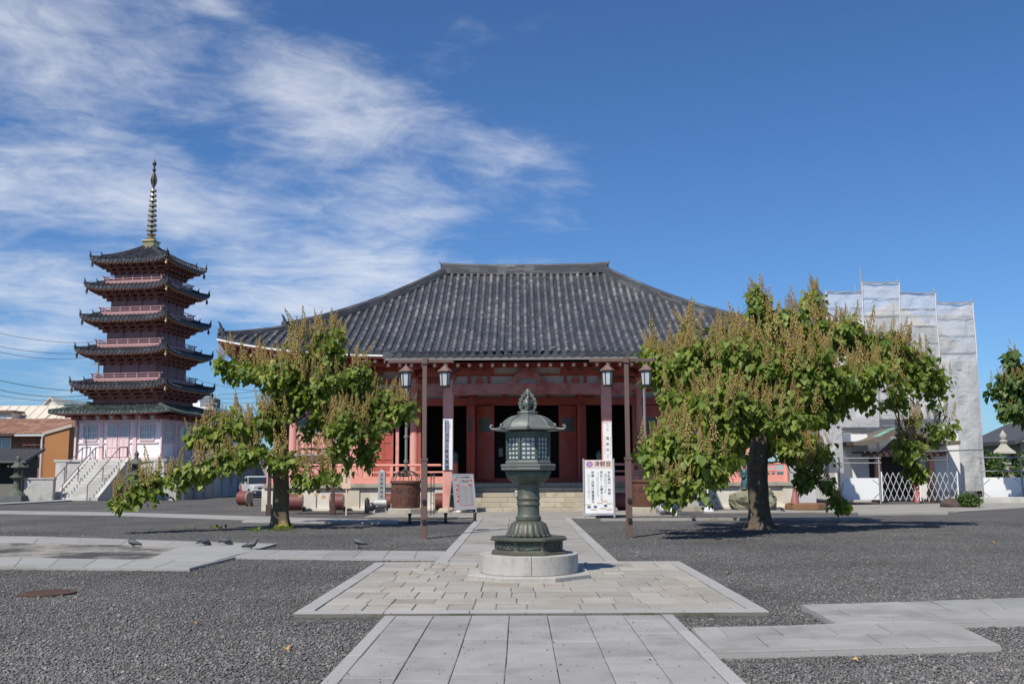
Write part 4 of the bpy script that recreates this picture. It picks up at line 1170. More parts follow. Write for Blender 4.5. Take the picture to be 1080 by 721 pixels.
# neck, openwork flaming jewel
mb = MB(); mb.lathe([(.17, 2.44), (.175, 2.475), (.15, 2.48), (.15, 2.505), (.165, 2.51), (.16, 2.525), (.085, 2.54), (.05, 2.55)], 8, ph=A0); mb.obj('roof_crown', PATROOF, LAN)
mb = MB(); mb.lathe([(.045, 2.54), (.058, 2.56), (.042, 2.58), (.07, 2.61), (.082, 2.645), (.072, 2.69), (.04, 2.73), (.012, 2.76)], 20); jw = mb.obj('jewel', PAT, LAN, smooth=True)
for k in range(4):
    mb = MB(); a = A0+k*PI/2; d = Vector((math.cos(a), math.sin(a), 0))
    def P(r, z): return d*r+Vector((0, 0, 2.545+(z-2.72)*1.03))
    edge = [(.06, 2.72), (.105, 2.745), (.122, 2.80), (.115, 2.86), (.085, 2.92), (.045, 2.97), (.008, 3.035)]
    for p, q in zip(edge, edge[1:]): mb.bar(P(*p), P(*q), .022, .036, up=d)
    for p, q in (((.08, 2.77), (.115, 2.84)), ((.075, 2.84), (.105, 2.78)), ((.065, 2.87), (.10, 2.90)), ((.035, 2.92), (.065, 2.95))): mb.bar(P(*p), P(*q), .015, .02, up=d)
    for r, z in ((.115, 2.765), (.132, 2.82), (.118, 2.885), (.082, 2.945)): mb.ball(P(r, z), .018, 7, 5)
    mb.obj('flame_wing', PAT, jw, auto=45)

# ------------------------------------------------------------------ two lamp posts
LBROWN = M('lamp_post_brown', (.135, .085, .07), .5, .12, 2.5, col2=(.11, .075, .065), mixs=2)
LCOPPER = M('lamp_roof_copper', (.19, .12, .10), .5, .15, 4)
LGLASS = M('lamp_glass', (.46, .49, .50), .3, .05, 3, spec=.6)
BLK = M('black_metal', (.022, .022, .024), .45, .2, 5)
def lamp_post(x, y, label):
    t = thing('lamp_post', label, 'lamp post', (x, y, 0), 0, 'pair of brown lamp posts')
    mb = MB(); mb.box(-.075, .075, -.075, .075, 0, 1.96); mb.box(-.055, .055, -.055, .055, 1.962, 4.42); pole = mb.obj('pole', LBROWN, t, bevel=.006)
    mb = MB(); mb.box(-.09, .09, -.09, .09, 1.90, 1.96); mb.obj('collar', LBROWN, pole)
    for z in (.38, .86): mb = MB(); mb.box(-.04, .045, -.13, -.077, z, z+.11); mb.obj('clamp', BLK, pole, bevel=.01)
    mb = MB(); mb.box(-.92, .72, -.04, .04, 4.33, 4.41); mb.box(-.07, .07, -.09, .09, 4.30, 4.45); arm = mb.obj('crossbar', LBROWN, t, bevel=.005)
    for dx in (-.47, .50):
        def sh(prof): return [(r*.80, 4.33-(4.33-z)*.86) for r, z in prof]
        mb = MB(); mb.lathe(sh([(.03, 4.17), (.03, 4.33)]), 8, (dx, 0)); mb.lathe(sh([(.005, 4.26), (.06, 4.23), (.15, 4.15), (.235, 4.09), (.235, 4.065), (.05, 4.06)][::-1]), 6, (dx, 0)); lh = mb.obj('lantern_head', LCOPPER, t)
        g = MB(); g.lathe(sh([(.135, 3.66), (.165, 4.05)]), 6, (dx, 0)); g.obj('glass', LGLASS, lh)
        f = MB(); zz = sh([(.142, 3.64), (.172, 4.06)])
        for k in range(6):
            a = k*PI/3; f.tube([(dx+r*math.cos(a), r*math.sin(a), z) for r, z in zz], .012, 5)
        f.lathe(sh([(.10, 3.60), (.16, 3.62), (.16, 3.66), (.11, 3.665)]), 6, (dx, 0)); f.lathe(sh([(.15, 4.03), (.185, 4.035), (.185, 4.06), (.15, 4.062)]), 6, (dx, 0))
        f.obj('cage', BLK, lh)
    return t
p = gp(447, 568); lamp_post(p[0], p[1], 'brown two headed lamp post left of the path, beside the tub fully in view')
p = gp(664, 567); lamp_post(p[0], p[1], 'brown two headed lamp post just right of the white notice board')
# ------------------------------------------------------------------ trees
from mathutils import noise as mnoise
BARK = M('tree_bark', (.11, .085, .06), .95, .3, 4, bump=.8, bs=18, col2=(.06, .05, .042), mixs=5)
MOSSBARK = M('mossy_bark', (.12, .095, .06), .95, .3, 4, bump=.8, bs=18, col2=(.27, .20, .05), mixs=2.2, mixt=(.52, .66))
LEAF = leaf_mat('tree_leaves', (.11, .175, .032), (.30, .34, .075), .42)
LEAF_D = leaf_mat('dark_tree_leaves', (.055, .11, .028), (.13, .19, .05), .32)
PANI = M('seed_panicles', (.35, .25, .088), .85, .2, 3, island=.3, col2=(.27, .24, .07), mixs=2)
LT = np.array([(0, 0, 0), (-.34, -.10, .10), (-.46, -.38, .13), (-.25, -.72, .06), (0, -1.0, -.10), (.25, -.72, .06), (.46, -.38, .13), (.34, -.10, .10), (0, -.5, .0)], float)
LF = np.array([(0, 1, 2, 8), (8, 2, 3, 4), (0, 8, 6, 7), (8, 4, 5, 6)])
def inst(V, F, mats, pos):
    """copies of one template: mats (n,3,3), pos (n,3) as one vertex and face array"""
    P = np.einsum('nij,kj->nki', mats, V)+pos[:, None, :]
    return P.reshape(-1, 3), (np.arange(len(pos))*len(V))[:, None, None]+F[None]
def rots(yaw, pitch, roll):
    cy, sy, cp, sp, cr, sr = np.cos(yaw), np.sin(yaw), np.cos(pitch), np.sin(pitch), np.cos(roll), np.sin(roll); o = np.zeros_like(cy); i = np.ones_like(cy)
    Z = np.stack([np.stack([cy, -sy, o], 1), np.stack([sy, cy, o], 1), np.stack([o, o, i], 1)], 1)
    Xm = np.stack([np.stack([i, o, o], 1), np.stack([o, cp, -sp], 1), np.stack([o, sp, cp], 1)], 1)
    Ym = np.stack([np.stack([cr, o, sr], 1), np.stack([o, i, o], 1), np.stack([-sr, o, cr], 1)], 1)
    return Z @ Xm @ Ym
def panicle_template(n=76):
    r = np.random.default_rng(3); V = []; F = []
    oc = np.array([(1, 0, 0), (0, 1, 0), (-1, 0, 0), (0, -1, 0), (0, 0, 1.7), (0, 0, -1.7)])*.5
    of = np.array([(0, 1, 4), (1, 2, 4), (2, 3, 4), (3, 0, 4), (1, 0, 5), (2, 1, 5), (3, 2, 5), (0, 3, 5)])
    for i in range(n):
        t = (i+.5)/n; w = .21*(1-t)**.75*(.35+.65*r.random()); a = i*2.4+r.random()
        c = np.array([w*math.cos(a), w*math.sin(a), t*1.0+.08*r.random()]); s = (.060-.022*t)*r.uniform(.8, 1.25)
        F.append(of+6*i); V.append(oc*s+c)
    return np.concatenate(V), np.concatenate(F)
PV, PF = panicle_template()
def make_tree(label, base, clusters, trunk_pts, trunk_rs, nleaf, npan, leafsize, mat, bark, seed, limb_from=.45, pan_size=.34, name='tree', group=None):
    """clusters: (centre, radii) foliage masses; limbs run from the trunk into each"""
    r = np.random.default_rng(seed)
    T = thing(name, label, 'tree', base, 0, group); B = np.array(base, float)
    cl = [(np.array(c, float)-B, np.array(ra, float)) for c, ra in clusters]
    tp = [np.array(p, float)-B for p in trunk_pts]
    mb = MB()
    # trunk with flared roots and ridged bark
    q = []; qr = []
    for i in range(len(tp)-1):
        for k in range(8): q.append(tp[i]+(tp[i+1]-tp[i])*k/8); qr.append(trunk_rs[i]+(trunk_rs[i+1]-trunk_rs[i])*k/8)
    q.append(tp[-1]); qr.append(trunk_rs[-1]); nn = 28; vs = []
    for i, (p, rr) in enumerate(zip(q, qr)):
        h = max(0, p[2])
        for k in range(nn):
            a_ = 2*PI*k/nn; lobes = 1+.10*math.sin(a_*5+seed)+.06*math.sin(a_*3+seed*2+h)
            fl = 1+.75*math.exp(-h/.16)*(.45+.55*max(0, math.sin(a_*4+seed)))
            rg = 1+.07*mnoise.noise((math.cos(a_)*3.2, math.sin(a_)*3.2, h*2.2+seed))+.045*mnoise.noise((math.cos(a_)*8, math.sin(a_)*8, h*3+seed))+.12*mnoise.noise((math.cos(a_)*1.1, math.sin(a_)*1.1, h*1.3+seed))
            vs.append((p[0]+rr*fl*lobes*rg*math.cos(a_), p[1]+rr*fl*lobes*rg*math.sin(a_), p[2]-(.04 if i == 0 else 0)))
    mb.add(vs, [(i*nn+k, i*nn+(k+1) % nn, (i+1)*nn+(k+1) % nn, (i+1)*nn+k) for i in range(len(q)-1) for k in range(nn)]+[tuple((len(q)-1)*nn+k for k in range(nn))])
    top = len(tp)-1
    done = []
    for c, ra in sorted(cl, key=lambda q: np.linalg.norm(q[0][:2])+.3*abs(q[0][2]-tp[-1][2])):
        # limbs leave the trunk above the first fork; outer masses branch off the limb of a mass nearer the trunk
        lo = max(1, int(len(tp)*limb_from)-1)
        k = min(range(lo, len(tp)), key=lambda i: np.linalg.norm(c-(0, 0, .7)-tp[i]))
        s = tp[k]; R0 = min(trunk_rs[k]*.5, .022+.032*ra.mean()); best = np.linalg.norm(c-s)*.72
        for c2, r2 in done:
            if np.linalg.norm(c-c2) < best and np.linalg.norm(c2[:2]) < np.linalg.norm(c[:2]): best = np.linalg.norm(c-c2); s = c2; R0 = r2
        done.append((c, max(.012, R0*.38)))
        d = c-s; n = 8; pts = []; Ld = np.linalg.norm(d)
        off = np.array([r.normal(), r.normal(), 0])*.06*Ld
        lift = .16*Ld if d[2] < .3*Ld else .02*Ld
        for i in range(n):
            t = i/(n-1); p = s+d*t+off*math.sin(PI*t)+np.array([0, 0, lift*math.sin(PI*t**.8)])+r.normal(0, .03, 3)*(0 < i < n-1); pts.append(tuple(p))
        mb.tube(pts, [R0*(1-.62*i/(n-1)) for i in range(n)], 8)
        for _ in range(7):
            e = c+ra*r.normal(0, .5, 3).clip(-.9, .9); q = np.array(pts[r.integers(3, n)]); m_ = (q+e)/2+r.normal(0, .08, 3)
            mb.tube([tuple(q), tuple(m_), tuple(e)], [.022, .014, .006], 5)
    mb.obj('trunk', bark, T, smooth=True)
    vol = np.array([ra.prod()**.75 for c, ra in cl]); vol = vol/vol.sum()
    # twig tips; each carries a whorl of hanging leaves, upper ones an upright seed panicle
    C, N, Ls = [], [], []
    tips_n = max(1, nleaf//7); PP = []
    for (c, ra), f in zip(cl, vol):
        n = int(tips_n*f)+4
        d = r.normal(size=(n, 3)); d /= np.linalg.norm(d, axis=1)[:, None]
        rr = r.random(n)**.42
        lump = 1+.22*np.sin(d[:, 0]*5+c[0]*3)*np.cos(d[:, 2]*4+c[2])+.16*np.sin(d[:, 1]*7+d[:, 2]*5+c[1])
        p = c+d*ra*(rr*lump)[:, None]
        for q, dd, z in zip(p, d, rr):
            if mnoise.noise(tuple((q+seed)*1.5)) < -.22: continue                  # hollows between the clumps
            m = r.integers(3, 13)
            C.append(q+r.normal(0, .09, (m, 3))*np.array([1, 1, 1.1])-np.array([0, 0, .08])); N.append(np.repeat(dd[None], m, 0))
        up = (rr > .62) & (d[:, 2]+.45*(-d[:, 1]) > -.10)
        PP.append(p[up])
    C = np.concatenate(C); N = np.concatenate(N); n = len(C)
    yaw = np.arctan2(N[:, 0], -N[:, 1])+r.normal(0, .7, n)
    pitch = r.normal(.95, .38, n).clip(-.2, 1.7); roll = r.normal(0, .35, n)
    s = leafsize*r.lognormal(0, .30, n).clip(.4, 1.55)
    M3 = rots(yaw, pitch, roll)*s[:, None, None]
    V, F = inst(LT, LF, M3, C)
    fast_mesh('crown', V, F.reshape(-1, 4), mat, T)
    if npan:
        P = np.concatenate(PP); k = min(npan, len(P)); idx = r.permutation(len(P))[:k]; P = P[idx]
        s = pan_size*r.lognormal(0, .28, k)
        M3 = rots(r.random(k)*6.3, r.normal(0, .22, k), r.normal(0, .22, k))*(s[:, None, None]*np.array([1, 1, 1.25])[None, None, :])
        V, F = inst(PV, PF, M3, P)
        fast_mesh('seed_panicles', V, F.reshape(-1, 3), PANI, T)
    return T
def cl(px, py, rx, ry, Y, ry_m=None):
    """a foliage mass seen round (px, py) at distance Y, given its half extents in pixels"""
    c = at(px, py+5, Y); k = Y/FOC*.9
    return (tuple(c), (rx*k, (ry_m if ry_m else max(rx, ry)*k*.85), ry*k))
b = gp(295, 557); Yt = b[1]
L = [cl(318, 366, 14, 26, Yt-.4), cl(348, 362, 18, 28, Yt-.2), cl(300, 390, 34, 22, Yt), cl(262, 384, 24, 13, Yt+.3), cl(240, 378, 14, 10, Yt+.2), cl(340, 400, 34, 30, Yt-.3),
     cl(375, 398, 26, 26, Yt), cl(405, 424, 24, 22, Yt+.1), cl(428, 424, 12, 12, Yt), cl(365, 440, 36, 24, Yt-.6), cl(330, 430, 22, 22, Yt+.8), cl(390, 455, 22, 15, Yt-.2),
     cl(300, 418, 26, 14, Yt+.2), cl(285, 440, 16, 20, Yt-.5), cl(250, 445, 30, 17, Yt-.7), cl(215, 455, 20, 12, Yt-.9), cl(262, 468, 26, 14, Yt-.9), cl(240, 478, 18, 10, Yt-1.3),
     cl(205, 490, 26, 11, Yt-1.7), cl(172, 500, 22, 11, Yt-2.0), cl(145, 511, 20, 11, Yt-2.3), cl(127, 520, 11, 9, Yt-2.5), cl(330, 496, 26, 14, Yt-.9), cl(350, 470, 22, 12, Yt-.4), cl(300, 478, 20, 12, Yt-.9), cl(385, 475, 12, 12, Yt-.3)]
tp = [(b[0], b[1], 0), tuple(at(297, 530, Yt)), tuple(at(296, 490, Yt)), tuple(at(299, 450, Yt)), tuple(at(312, 415, Yt)), tuple(at(325, 385, Yt))]
make_tree('broad leaved tree with a low branch reaching left, in front of the hall\'s left end', (b[0], b[1], 0), L, tp, [.25, .225, .20, .16, .11, .06], 11800, 520, .155, LEAF, MOSSBARK, 5, pan_size=.38)
b = gp(800, 557); Yt = b[1]
def cr(px, py, rx, ry, Y): return cl(px, py, rx, ry, Yt+(Y-Yt)*1.9-.9)
L = [cr(800, 318, 12, 22, Yt), cr(856, 316, 14, 18, Yt+.2), cr(825, 335, 36, 18, Yt), cr(880, 345, 34, 20, Yt), cr(930, 368, 34, 26, Yt), cr(970, 385, 28, 24, Yt), cr(985, 405, 16, 18, Yt+.2),
     cr(905, 395, 40, 26, Yt-.7), cr(850, 385, 46, 34, Yt-1.2), cr(790, 375, 40, 32, Yt-1.2), cr(745, 375, 40, 28, Yt-.6), cr(705, 380, 30, 22, Yt-.3), cr(728, 350, 12, 22, Yt), cr(770, 352, 24, 18, Yt),
     cr(690, 372, 14, 18, Yt), cr(720, 420, 26, 20, Yt-.9), cr(765, 425, 44, 30, Yt-1.6), cr(820, 430, 44, 26, Yt-1.4), cr(866, 424, 34, 18, Yt-.8), cr(930, 408, 30, 15, Yt-.4),
     cr(725, 455, 38, 26, Yt-1.5), cr(695, 470, 22, 18, Yt-1.4), cr(745, 480, 34, 22, Yt-1.9), cr(705, 505, 24, 18, Yt-1.9), cr(735, 510, 20, 12, Yt-2.0), cr(765, 462, 26, 20, Yt-1.2),
     cr(840, 462, 22, 16, Yt+.5), cr(862, 472, 16, 18, Yt+.2), cr(850, 496, 13, 14, Yt-.1), cr(870, 508, 12, 12, Yt-.2), cr(884, 525, 8, 8, Yt-.3),
     cr(962, 442, 13, 14, Yt), cr(993, 442, 14, 13, Yt+.2), cr(955, 466, 16, 14, Yt-.1), cr(966, 488, 12, 11, Yt), cr(820, 455, 30, 16, Yt+1.2), cr(790, 440, 34, 20, Yt+1.4), cr(850, 410, 50, 24, Yt+1.6), cr(770, 395, 50, 26, Yt+1.5)]
tp = [(b[0], b[1], 0), tuple(at(800, 530, Yt)), tuple(at(799, 490, Yt)), tuple(at(803, 455, Yt)), tuple(at(815, 420, Yt)), tuple(at(825, 380, Yt)), tuple(at(828, 345, Yt))]
make_tree('large spreading tree with a dark thick trunk, in front of the hall\'s right end', (b[0], b[1], 0), L, tp, [.31, .28, .27, .23, .16, .10, .05], 32000, 1080, .155, LEAF, BARK, 8, pan_size=.38)
Yr = 47; c0 = at(1096, 500, Yr)
L = [cl(1068, 372, 8, 16, Yr), cl(1066, 400, 16, 22, Yr), cl(1085, 400, 20, 30, Yr), cl(1052, 405, 8, 10, Yr), cl(1064, 426, 16, 12, Yr), cl(1088, 430, 22, 14, Yr), cl(1110, 420, 30, 40, Yr)]
make_tree('tree half cut off by the photo\'s right edge, standing beyond the white fence', (c0.x, Yr, 0), L, [(c0.x, Yr, 0), tuple(at(1095, 480, Yr)), tuple(at(1092, 440, Yr)), tuple(at(1086, 400, Yr))], [.2, .17, .12, .06], 4200, 220, .25, LEAF_D, BARK, 11)
# ------------------------------------------------------------------ things before the hall
RUST = M('rusty_iron', (.115, .048, .030), .8, .25, 2.5, col2=(.075, .035, .028), mixs=2.2, bump=.2, bs=40)
DRUMRED = M('dull_red_drum', (.17, .05, .045), .55, .15, 2, col2=(.14, .045, .045), mixs=2)
SIGNWHITE = M('sign_white', (.80, .80, .80), .5, .03, 3)
STEEL = M('bright_steel', (.52, .53, .55), .35, .08, 5, metal=.5)
INK = M('black_ink', (.02, .02, .025), .6, .05)
GREYINK = M('grey_ink', (.30, .30, .33), .6, .05)
PALEPINK = M('pale_pink_print', (.78, .60, .53), .5, .04, 3)
PURPLE = M('purple_print', (.36, .22, .50), .5, .1, 20)
BLUEINK = M('dark_blue_print', (.09, .11, .22), .5, .1, 8)
SANDINK = M('sand_print', (.60, .48, .38), .5, .1, 8)
REDINK = M('red_print', (.45, .06, .07), .5, .1, 8)
RAWWOOD = M('raw_pale_wood', (.68, .49, .36), .7, .08, 3, fine=.08)
GREYST = M('grey_granite_marker', (.33, .33, .34), .75, .12, 3, fine=.2, fs=90)
DARKST = M('dark_polished_stone', (.035, .037, .042), .3, .2, 3)
MOSSST = M('mossy_bronze_lantern', (.10, .115, .085), .8, .3, 3, col2=(.065, .07, .06), mixs=3, bump=.3, bs=20)
DKBROWN = M('dark_brown_timber', (.07, .04, .035), .55, .2, 3)
def tub(x, y, label):
    t = thing('rain_tub', label, 'rain tub', (x, y, 0), 0, 'rusty rain tubs under the porch downpipes')
    mb = MB(); mb.lathe([(.70, 0), (.71, .06), (.70, .24), (.66, .27)], 8, ph=PI/8); mb.obj('stone_base', CAPSTONE, t, bevel=.02)
    mb = MB(); mb.lathe([(.545, .27), (.555, .30), (.555, 1.20), (.60, 1.21), (.61, 1.25), (.60, 1.29), (.54, 1.30), (.535, 1.12), (.1, 1.10)], 40); tb = mb.obj('tub', RUST, t, auto=40)
    for a in np.linspace(-PI*.9, -PI*.1, 4):           # round crests and upright strokes cast into the side
        mb = MB(); c, s = math.cos(a), math.sin(a); u = Vector((-s, c, 0)); o = Vector((c, s, 0))*.557
        for rr, w in ((.11, .012), (.055, .012)):
            mb.tube([tuple(o+u*(rr*math.cos(k*PI/8))+Vector((0, 0, .94+rr*math.sin(k*PI/8)))) for k in range(17)], w, 5)
        for d in (-.08, 0, .08): mb.bar(tuple(o+u*d+Vector((0, 0, .45))), tuple(o+u*d+Vector((0, 0, .72))), .018, .03, up=o)
        mb.obj('cast_crest', RUST, tb)
    mb = MB()
    for k in range(10):
        a = k*PI/5; mb.tube([(.56*math.cos(a)*math.cos(q), .56*math.sin(a)*math.cos(q), 1.28+.42*math.sin(q)) for q in np.linspace(.02, 1.35, 8)], .016, 5)
    for q in (.02, .6): mb.tube([(.56*math.cos(q)*math.cos(k*PI/12), .56*math.cos(q)*math.sin(k*PI/12), 1.28+.42*math.sin(q)) for k in range(25)], .017, 5)
    mb.lathe([(.10, 1.70), (.13, 1.69), (.12, 1.74), (.08, 1.76)], 12)
    mb.obj('cage_lid', M('dark_cage_iron', (.05, .045, .04), .7, .2), t, auto=40)
    return t
tub(-4.42, 38.8, 'rusty rain tub with domed cage lid, standing clear left of the path')
tub(4.85, 38.8, 'rusty rain tub half hidden by leaves right of the white notice board')

# banners hung on the two porch pillars
t = thing('hanging_banner', 'long white and slate blue banner with black characters on the left porch pillar', 'banner', (-2.90, 40.08, 1.72))
mb = MB(); mb.grid(lambda a, b: (-.19+.38*a, .012*math.sin(b*9+a*2), 2.0*b), 6, 20); mb.box(-.2, .2, -.012, .03, 2.0, 2.03); mb.obj('cloth', SIGNWHITE, t)
mb = MB(); mb.box(-.13, .04, -.022, -.018, .04, 1.97); mb.obj('blue_band', M('slate_blue_print', (.20, .23, .33), .6, .05), t)
mb = text_mb('日本三観音霊場', .155, origin=(-.035, -.026, 1.36), vertical=True, lead=1.36); text_mb('恵日山観音寺', .052, mb, origin=(-.085, -.026, 1.86), vertical=True, lead=1.2); text_mb('大宝院', .052, mb, origin=(.07, -.026, 1.86), vertical=True, lead=1.5); mb.obj('lettering', INK, t)
t = thing('hanging_banner', 'white banner with a column of small black characters on the right porch pillar', 'banner', (3.50, 40.08, 1.72))
mb = MB(); mb.grid(lambda a, b: (-.17+.34*a, .010*math.sin(b*8+a*2), 1.86*b), 6, 20); mb.box(-.18, .18, -.012, .03, 1.86, 1.89); mb.obj('cloth', SIGNWHITE, t)
mb = text_mb('つの', .085, origin=(0, -.026, 1.75), vertical=True, lead=2.0); text_mb('電照守ご祈祷', .12, mb, origin=(0, -.026, 1.22), vertical=True, lead=1.95)
for s in (-1, 1): text_mb('家内安全商売繁盛', .035, mb, origin=(s*.11, -.026, 1.27), vertical=True, lead=2.6)
mb.obj('lettering', INK, t)

# white notice board with aluminium posts
p = gp(632, 546); t = thing('notice_board', 'tall white notice board with a pink heading and black vertical writing between aluminium posts', 'notice board', (p[0], p[1]-.1, 0))
Wd, H0, H1 = .98, .10, 2.02
for s in (-1, 1):
    mb = MB(); mb.tube([(s*(Wd/2+.04), 0, .02), (s*(Wd/2+.04), 0, H1+.05)], .035, 10); mb.bar((s*(Wd/2+.04), -.35, .03), (s*(Wd/2+.04), .35, .03), .05, .04); mb.obj('post', STEEL, t, auto=40)
    mb = MB()
    for y in (-.34, .34): mb.ball((s*(Wd/2+.04), y, .035), .04, 8, 5)
    mb.obj('castor', BLK, t)
mb = MB(); mb.box(-Wd/2, Wd/2, -.015, .015, .17, H1); bd = mb.obj('board', SIGNWHITE, t)
mb = MB(); mb.box(-Wd/2-.04, Wd/2+.04, -.02, .02, .10, .165); mb.obj('lower_bar', STEEL, t)
mb = MB(); mb.box(-Wd/2+.01, Wd/2-.01, -.019, -.0155, 1.74, 2.01); mb.obj('heading_band', PALEPINK, bd)
mb = text_mb('津観音', .20, origin=(.14, -.023, 1.875)); text_mb('お札受付・納経', .105, mb, origin=(.36, -.021, 1.58), vertical=True, lead=1.15)
text_mb('厄払い・心願まいり', .105, mb, origin=(.09, -.021, 1.58), vertical=True, lead=1.12); text_mb('祈祷・厄除け開運受付', .105, mb, origin=(-.22, -.021, 1.58), vertical=True, lead=1.08)
mb.obj('lettering', INK, bd)
mb = MB()
for x, z0, z1 in ((.24, .75, 1.55), (.20, .8, 1.5), (-.03, .6, 1.55), (-.07, .7, 1.4), (-.34, .55, 1.5), (-.38, .6, 1.5), (.27, 1.0, 1.5)):
    text_mb('津のかんのんさまへようこそお参りください'[:int((z1-z0)/.045)], .036, mb, origin=(x, -.021, z1), vertical=True, lead=1.2)
mb.obj('small_print', GREYINK, bd)
mb = MB()
for k in range(8):
    a = k*PI/4; mb.add([(-.32+.075*math.cos(a)+.05*math.cos(q), -.021, 1.875+.065*math.sin(a)+.045*math.sin(q)) for q in np.linspace(0, 2*PI, 9)[:-1]], [tuple(range(7, -1, -1))])
mb.v = [(x, y-.0003*(i//8), z) for i, (x, y, z) in enumerate(mb.v)]
mb.obj('lotus_emblem', PURPLE, bd)
mb = MB()
def wisp(mb, x, z, w, h, y):
    mb.add([(x+w*math.cos(q), y, z+h*math.sin(q)*(1 if math.sin(q) < 0 else 1.4)) for q in np.linspace(0, 2*PI, 13)[:-1]], [tuple(range(11, -1, -1))])
for i, (x, z) in enumerate(((-.38, .46), (.02, .52), (.20, .58), (.36, .5), (-.2, .30), (.12, .34), (.34, .30))): wisp(mb, x, z, .12, .022, -.0185-.0004*i)
mb.obj('cloud_print', SANDINK, bd)
mb = MB()
for i, (x, z) in enumerate(((-.36, .38), (-.14, .39), (.22, .43))): wisp(mb, x, z, .065, .035, -.0225-.0004*i)
mb.obj('flower_print', BLUEINK, bd)

# leaning A-frame board
p = at(488, 541, 39.7); t = thing('a_frame_board', 'silver A-frame board with a crowded grey and red poster, beside the steps', 'A-frame board', (p[0], p[1], 0), rad(26))
tilt = Matrix.Rotation(rad(-14), 4, 'X')
def tl(v): return tilt @ Vector(v)
def tmb(m): m.v = [tuple(Vector((0, -.36, 0)) + tilt @ Vector(v)) for v in m.v]; return m
mb = MB(); mb.box(-.42, .42, -.012, .012, .22, 1.56); bd = tmb(mb).obj('board', M('poster_grey', (.33, .32, .325), .5, .12, 9), t)
mb = MB()
for x in (-.435, .435): mb.box(x-.022, x+.022, -.02, .02, .0, 1.60)
mb.box(-.412, .412, -.02, .02, 1.56, 1.60); mb.box(-.412, .412, -.02, .02, .18, .22); tmb(mb).obj('frame', STEEL, t)
mb = MB()
for x in (-.435, .435): mb.tube([(x, .02, 1.55), (x, .45, .0)], .02, 8)
mb.box(-.43, .43, .23, .26, .75, .79); mb.obj('rear_legs', STEEL, t)
mb = MB(); mb.add([(-.40, .12, 1.3), (.40, .12, 1.3), (.40, .40, .25), (-.40, .40, .25)], [(0, 1, 2, 3)]); mb.add([(-.40, .13, 1.3), (.40, .13, 1.3), (.40, .41, .25), (-.40, .41, .25)], [(3, 2, 1, 0)]); mb.obj('rear_panel', M('dark_rear_panel', (.07, .07, .065), .7, .1), t)
mb = text_mb('のじり祭 御案内', .085, origin=(0, -.016, 1.46)); text_mb('ご朱印', .14, mb, origin=(.02, -.016, 1.29)); tmb(mb).obj('heading', INK, bd)
mb = MB()
for x, z, w, h in ((-.32, 1.36, .07, .03), (.32, 1.33, .07, .03), (-.24, 1.14, .09, .025), (.28, 1.15, .10, .03), (-.30, .50, .05, .05), (-.27, .68, .04, .05), (-.29, .95, .05, .06), (.1, .33, .2, .015), (-.32, .8, .05, .02)): wisp(mb, x, z, w, h, -.0135)
tmb(mb).obj('red_print', REDINK, bd)
mb = MB()
for k in range(15): text_mb('毎月十七日 午前九時より 大護摩供 厳修'[:18-k % 3], .040, mb, origin=(.05+.02*(k % 2), -.015, 1.10-.055*k))
tmb(mb).obj('small_print', GREYINK, bd)
mb = MB()
for x, y, rx, ry in ((-.22, .30, .16, .09), (.06, .25, .20, .10), (.28, .33, .15, .08)): mb.ball((x, y, .07), .1, 10, 6, (rx/.1*.9, ry/.1*.9, .65))
o = tag(mb.obj('white_sandbags', M('white_sack', (.72, .71, .70), .8, .08, 6, bump=.3, bs=10), None, smooth=True), 'white sandbag weight lying under the A-frame board', 'sandbag')
o.location = (p[0], p[1]-.15, 0); o.name = 'sandbag'

# low black barrier of short posts and bars on the gravel, and a narrow upright rack
p = gp(470, 551.5); t = thing('low_barrier', 'low black barrier with three short feet, in tree shade beside the path', 'barrier', (p[0], p[1], 0), rad(12))
for x in (-1.15, 0.0, .95):
    mb = MB(); mb.lathe([(.10, 0), (.11, .03), (.05, .07), (.045, .26), (.07, .29), (.05, .33)], 12, (x, 0)); mb.obj('foot', BLK, t, auto=40)
mb = MB(); mb.tube([(-1.15, 0, .16), (0, 0, .14), (.95, 0, .16)], .018, 6); mb.obj('bar', BLK, t)
p = gp(456, 544.5); t = thing('upright_rack', 'narrow upright black rack with a ring top beside the rusty rain tub', 'rack', (p[0], p[1], 0))
for x in (-.055, .055):
    mb = MB(); mb.tube([(x, 0, 0), (x, 0, 1.5)], .017, 8); mb.obj('upright', BLK, t)
mb = MB()
for z in (.2, .5, .8, 1.1, 1.4): mb.tube([(-.055, 0, z), (.055, 0, z)], .012, 6)
mb.obj('rungs', BLK, t)
mb = MB(); mb.tube([(.09*math.cos(a), 0, 1.54+.05*math.sin(a)) for a in np.linspace(0, 2*PI, 15)], .014, 6); mb.obj('ring', BLK, t)
mb = MB(); mb.box(-.25, .25, -.2, .2, 0, .05); mb.obj('foot_plate', BLK, t, bevel=.01)

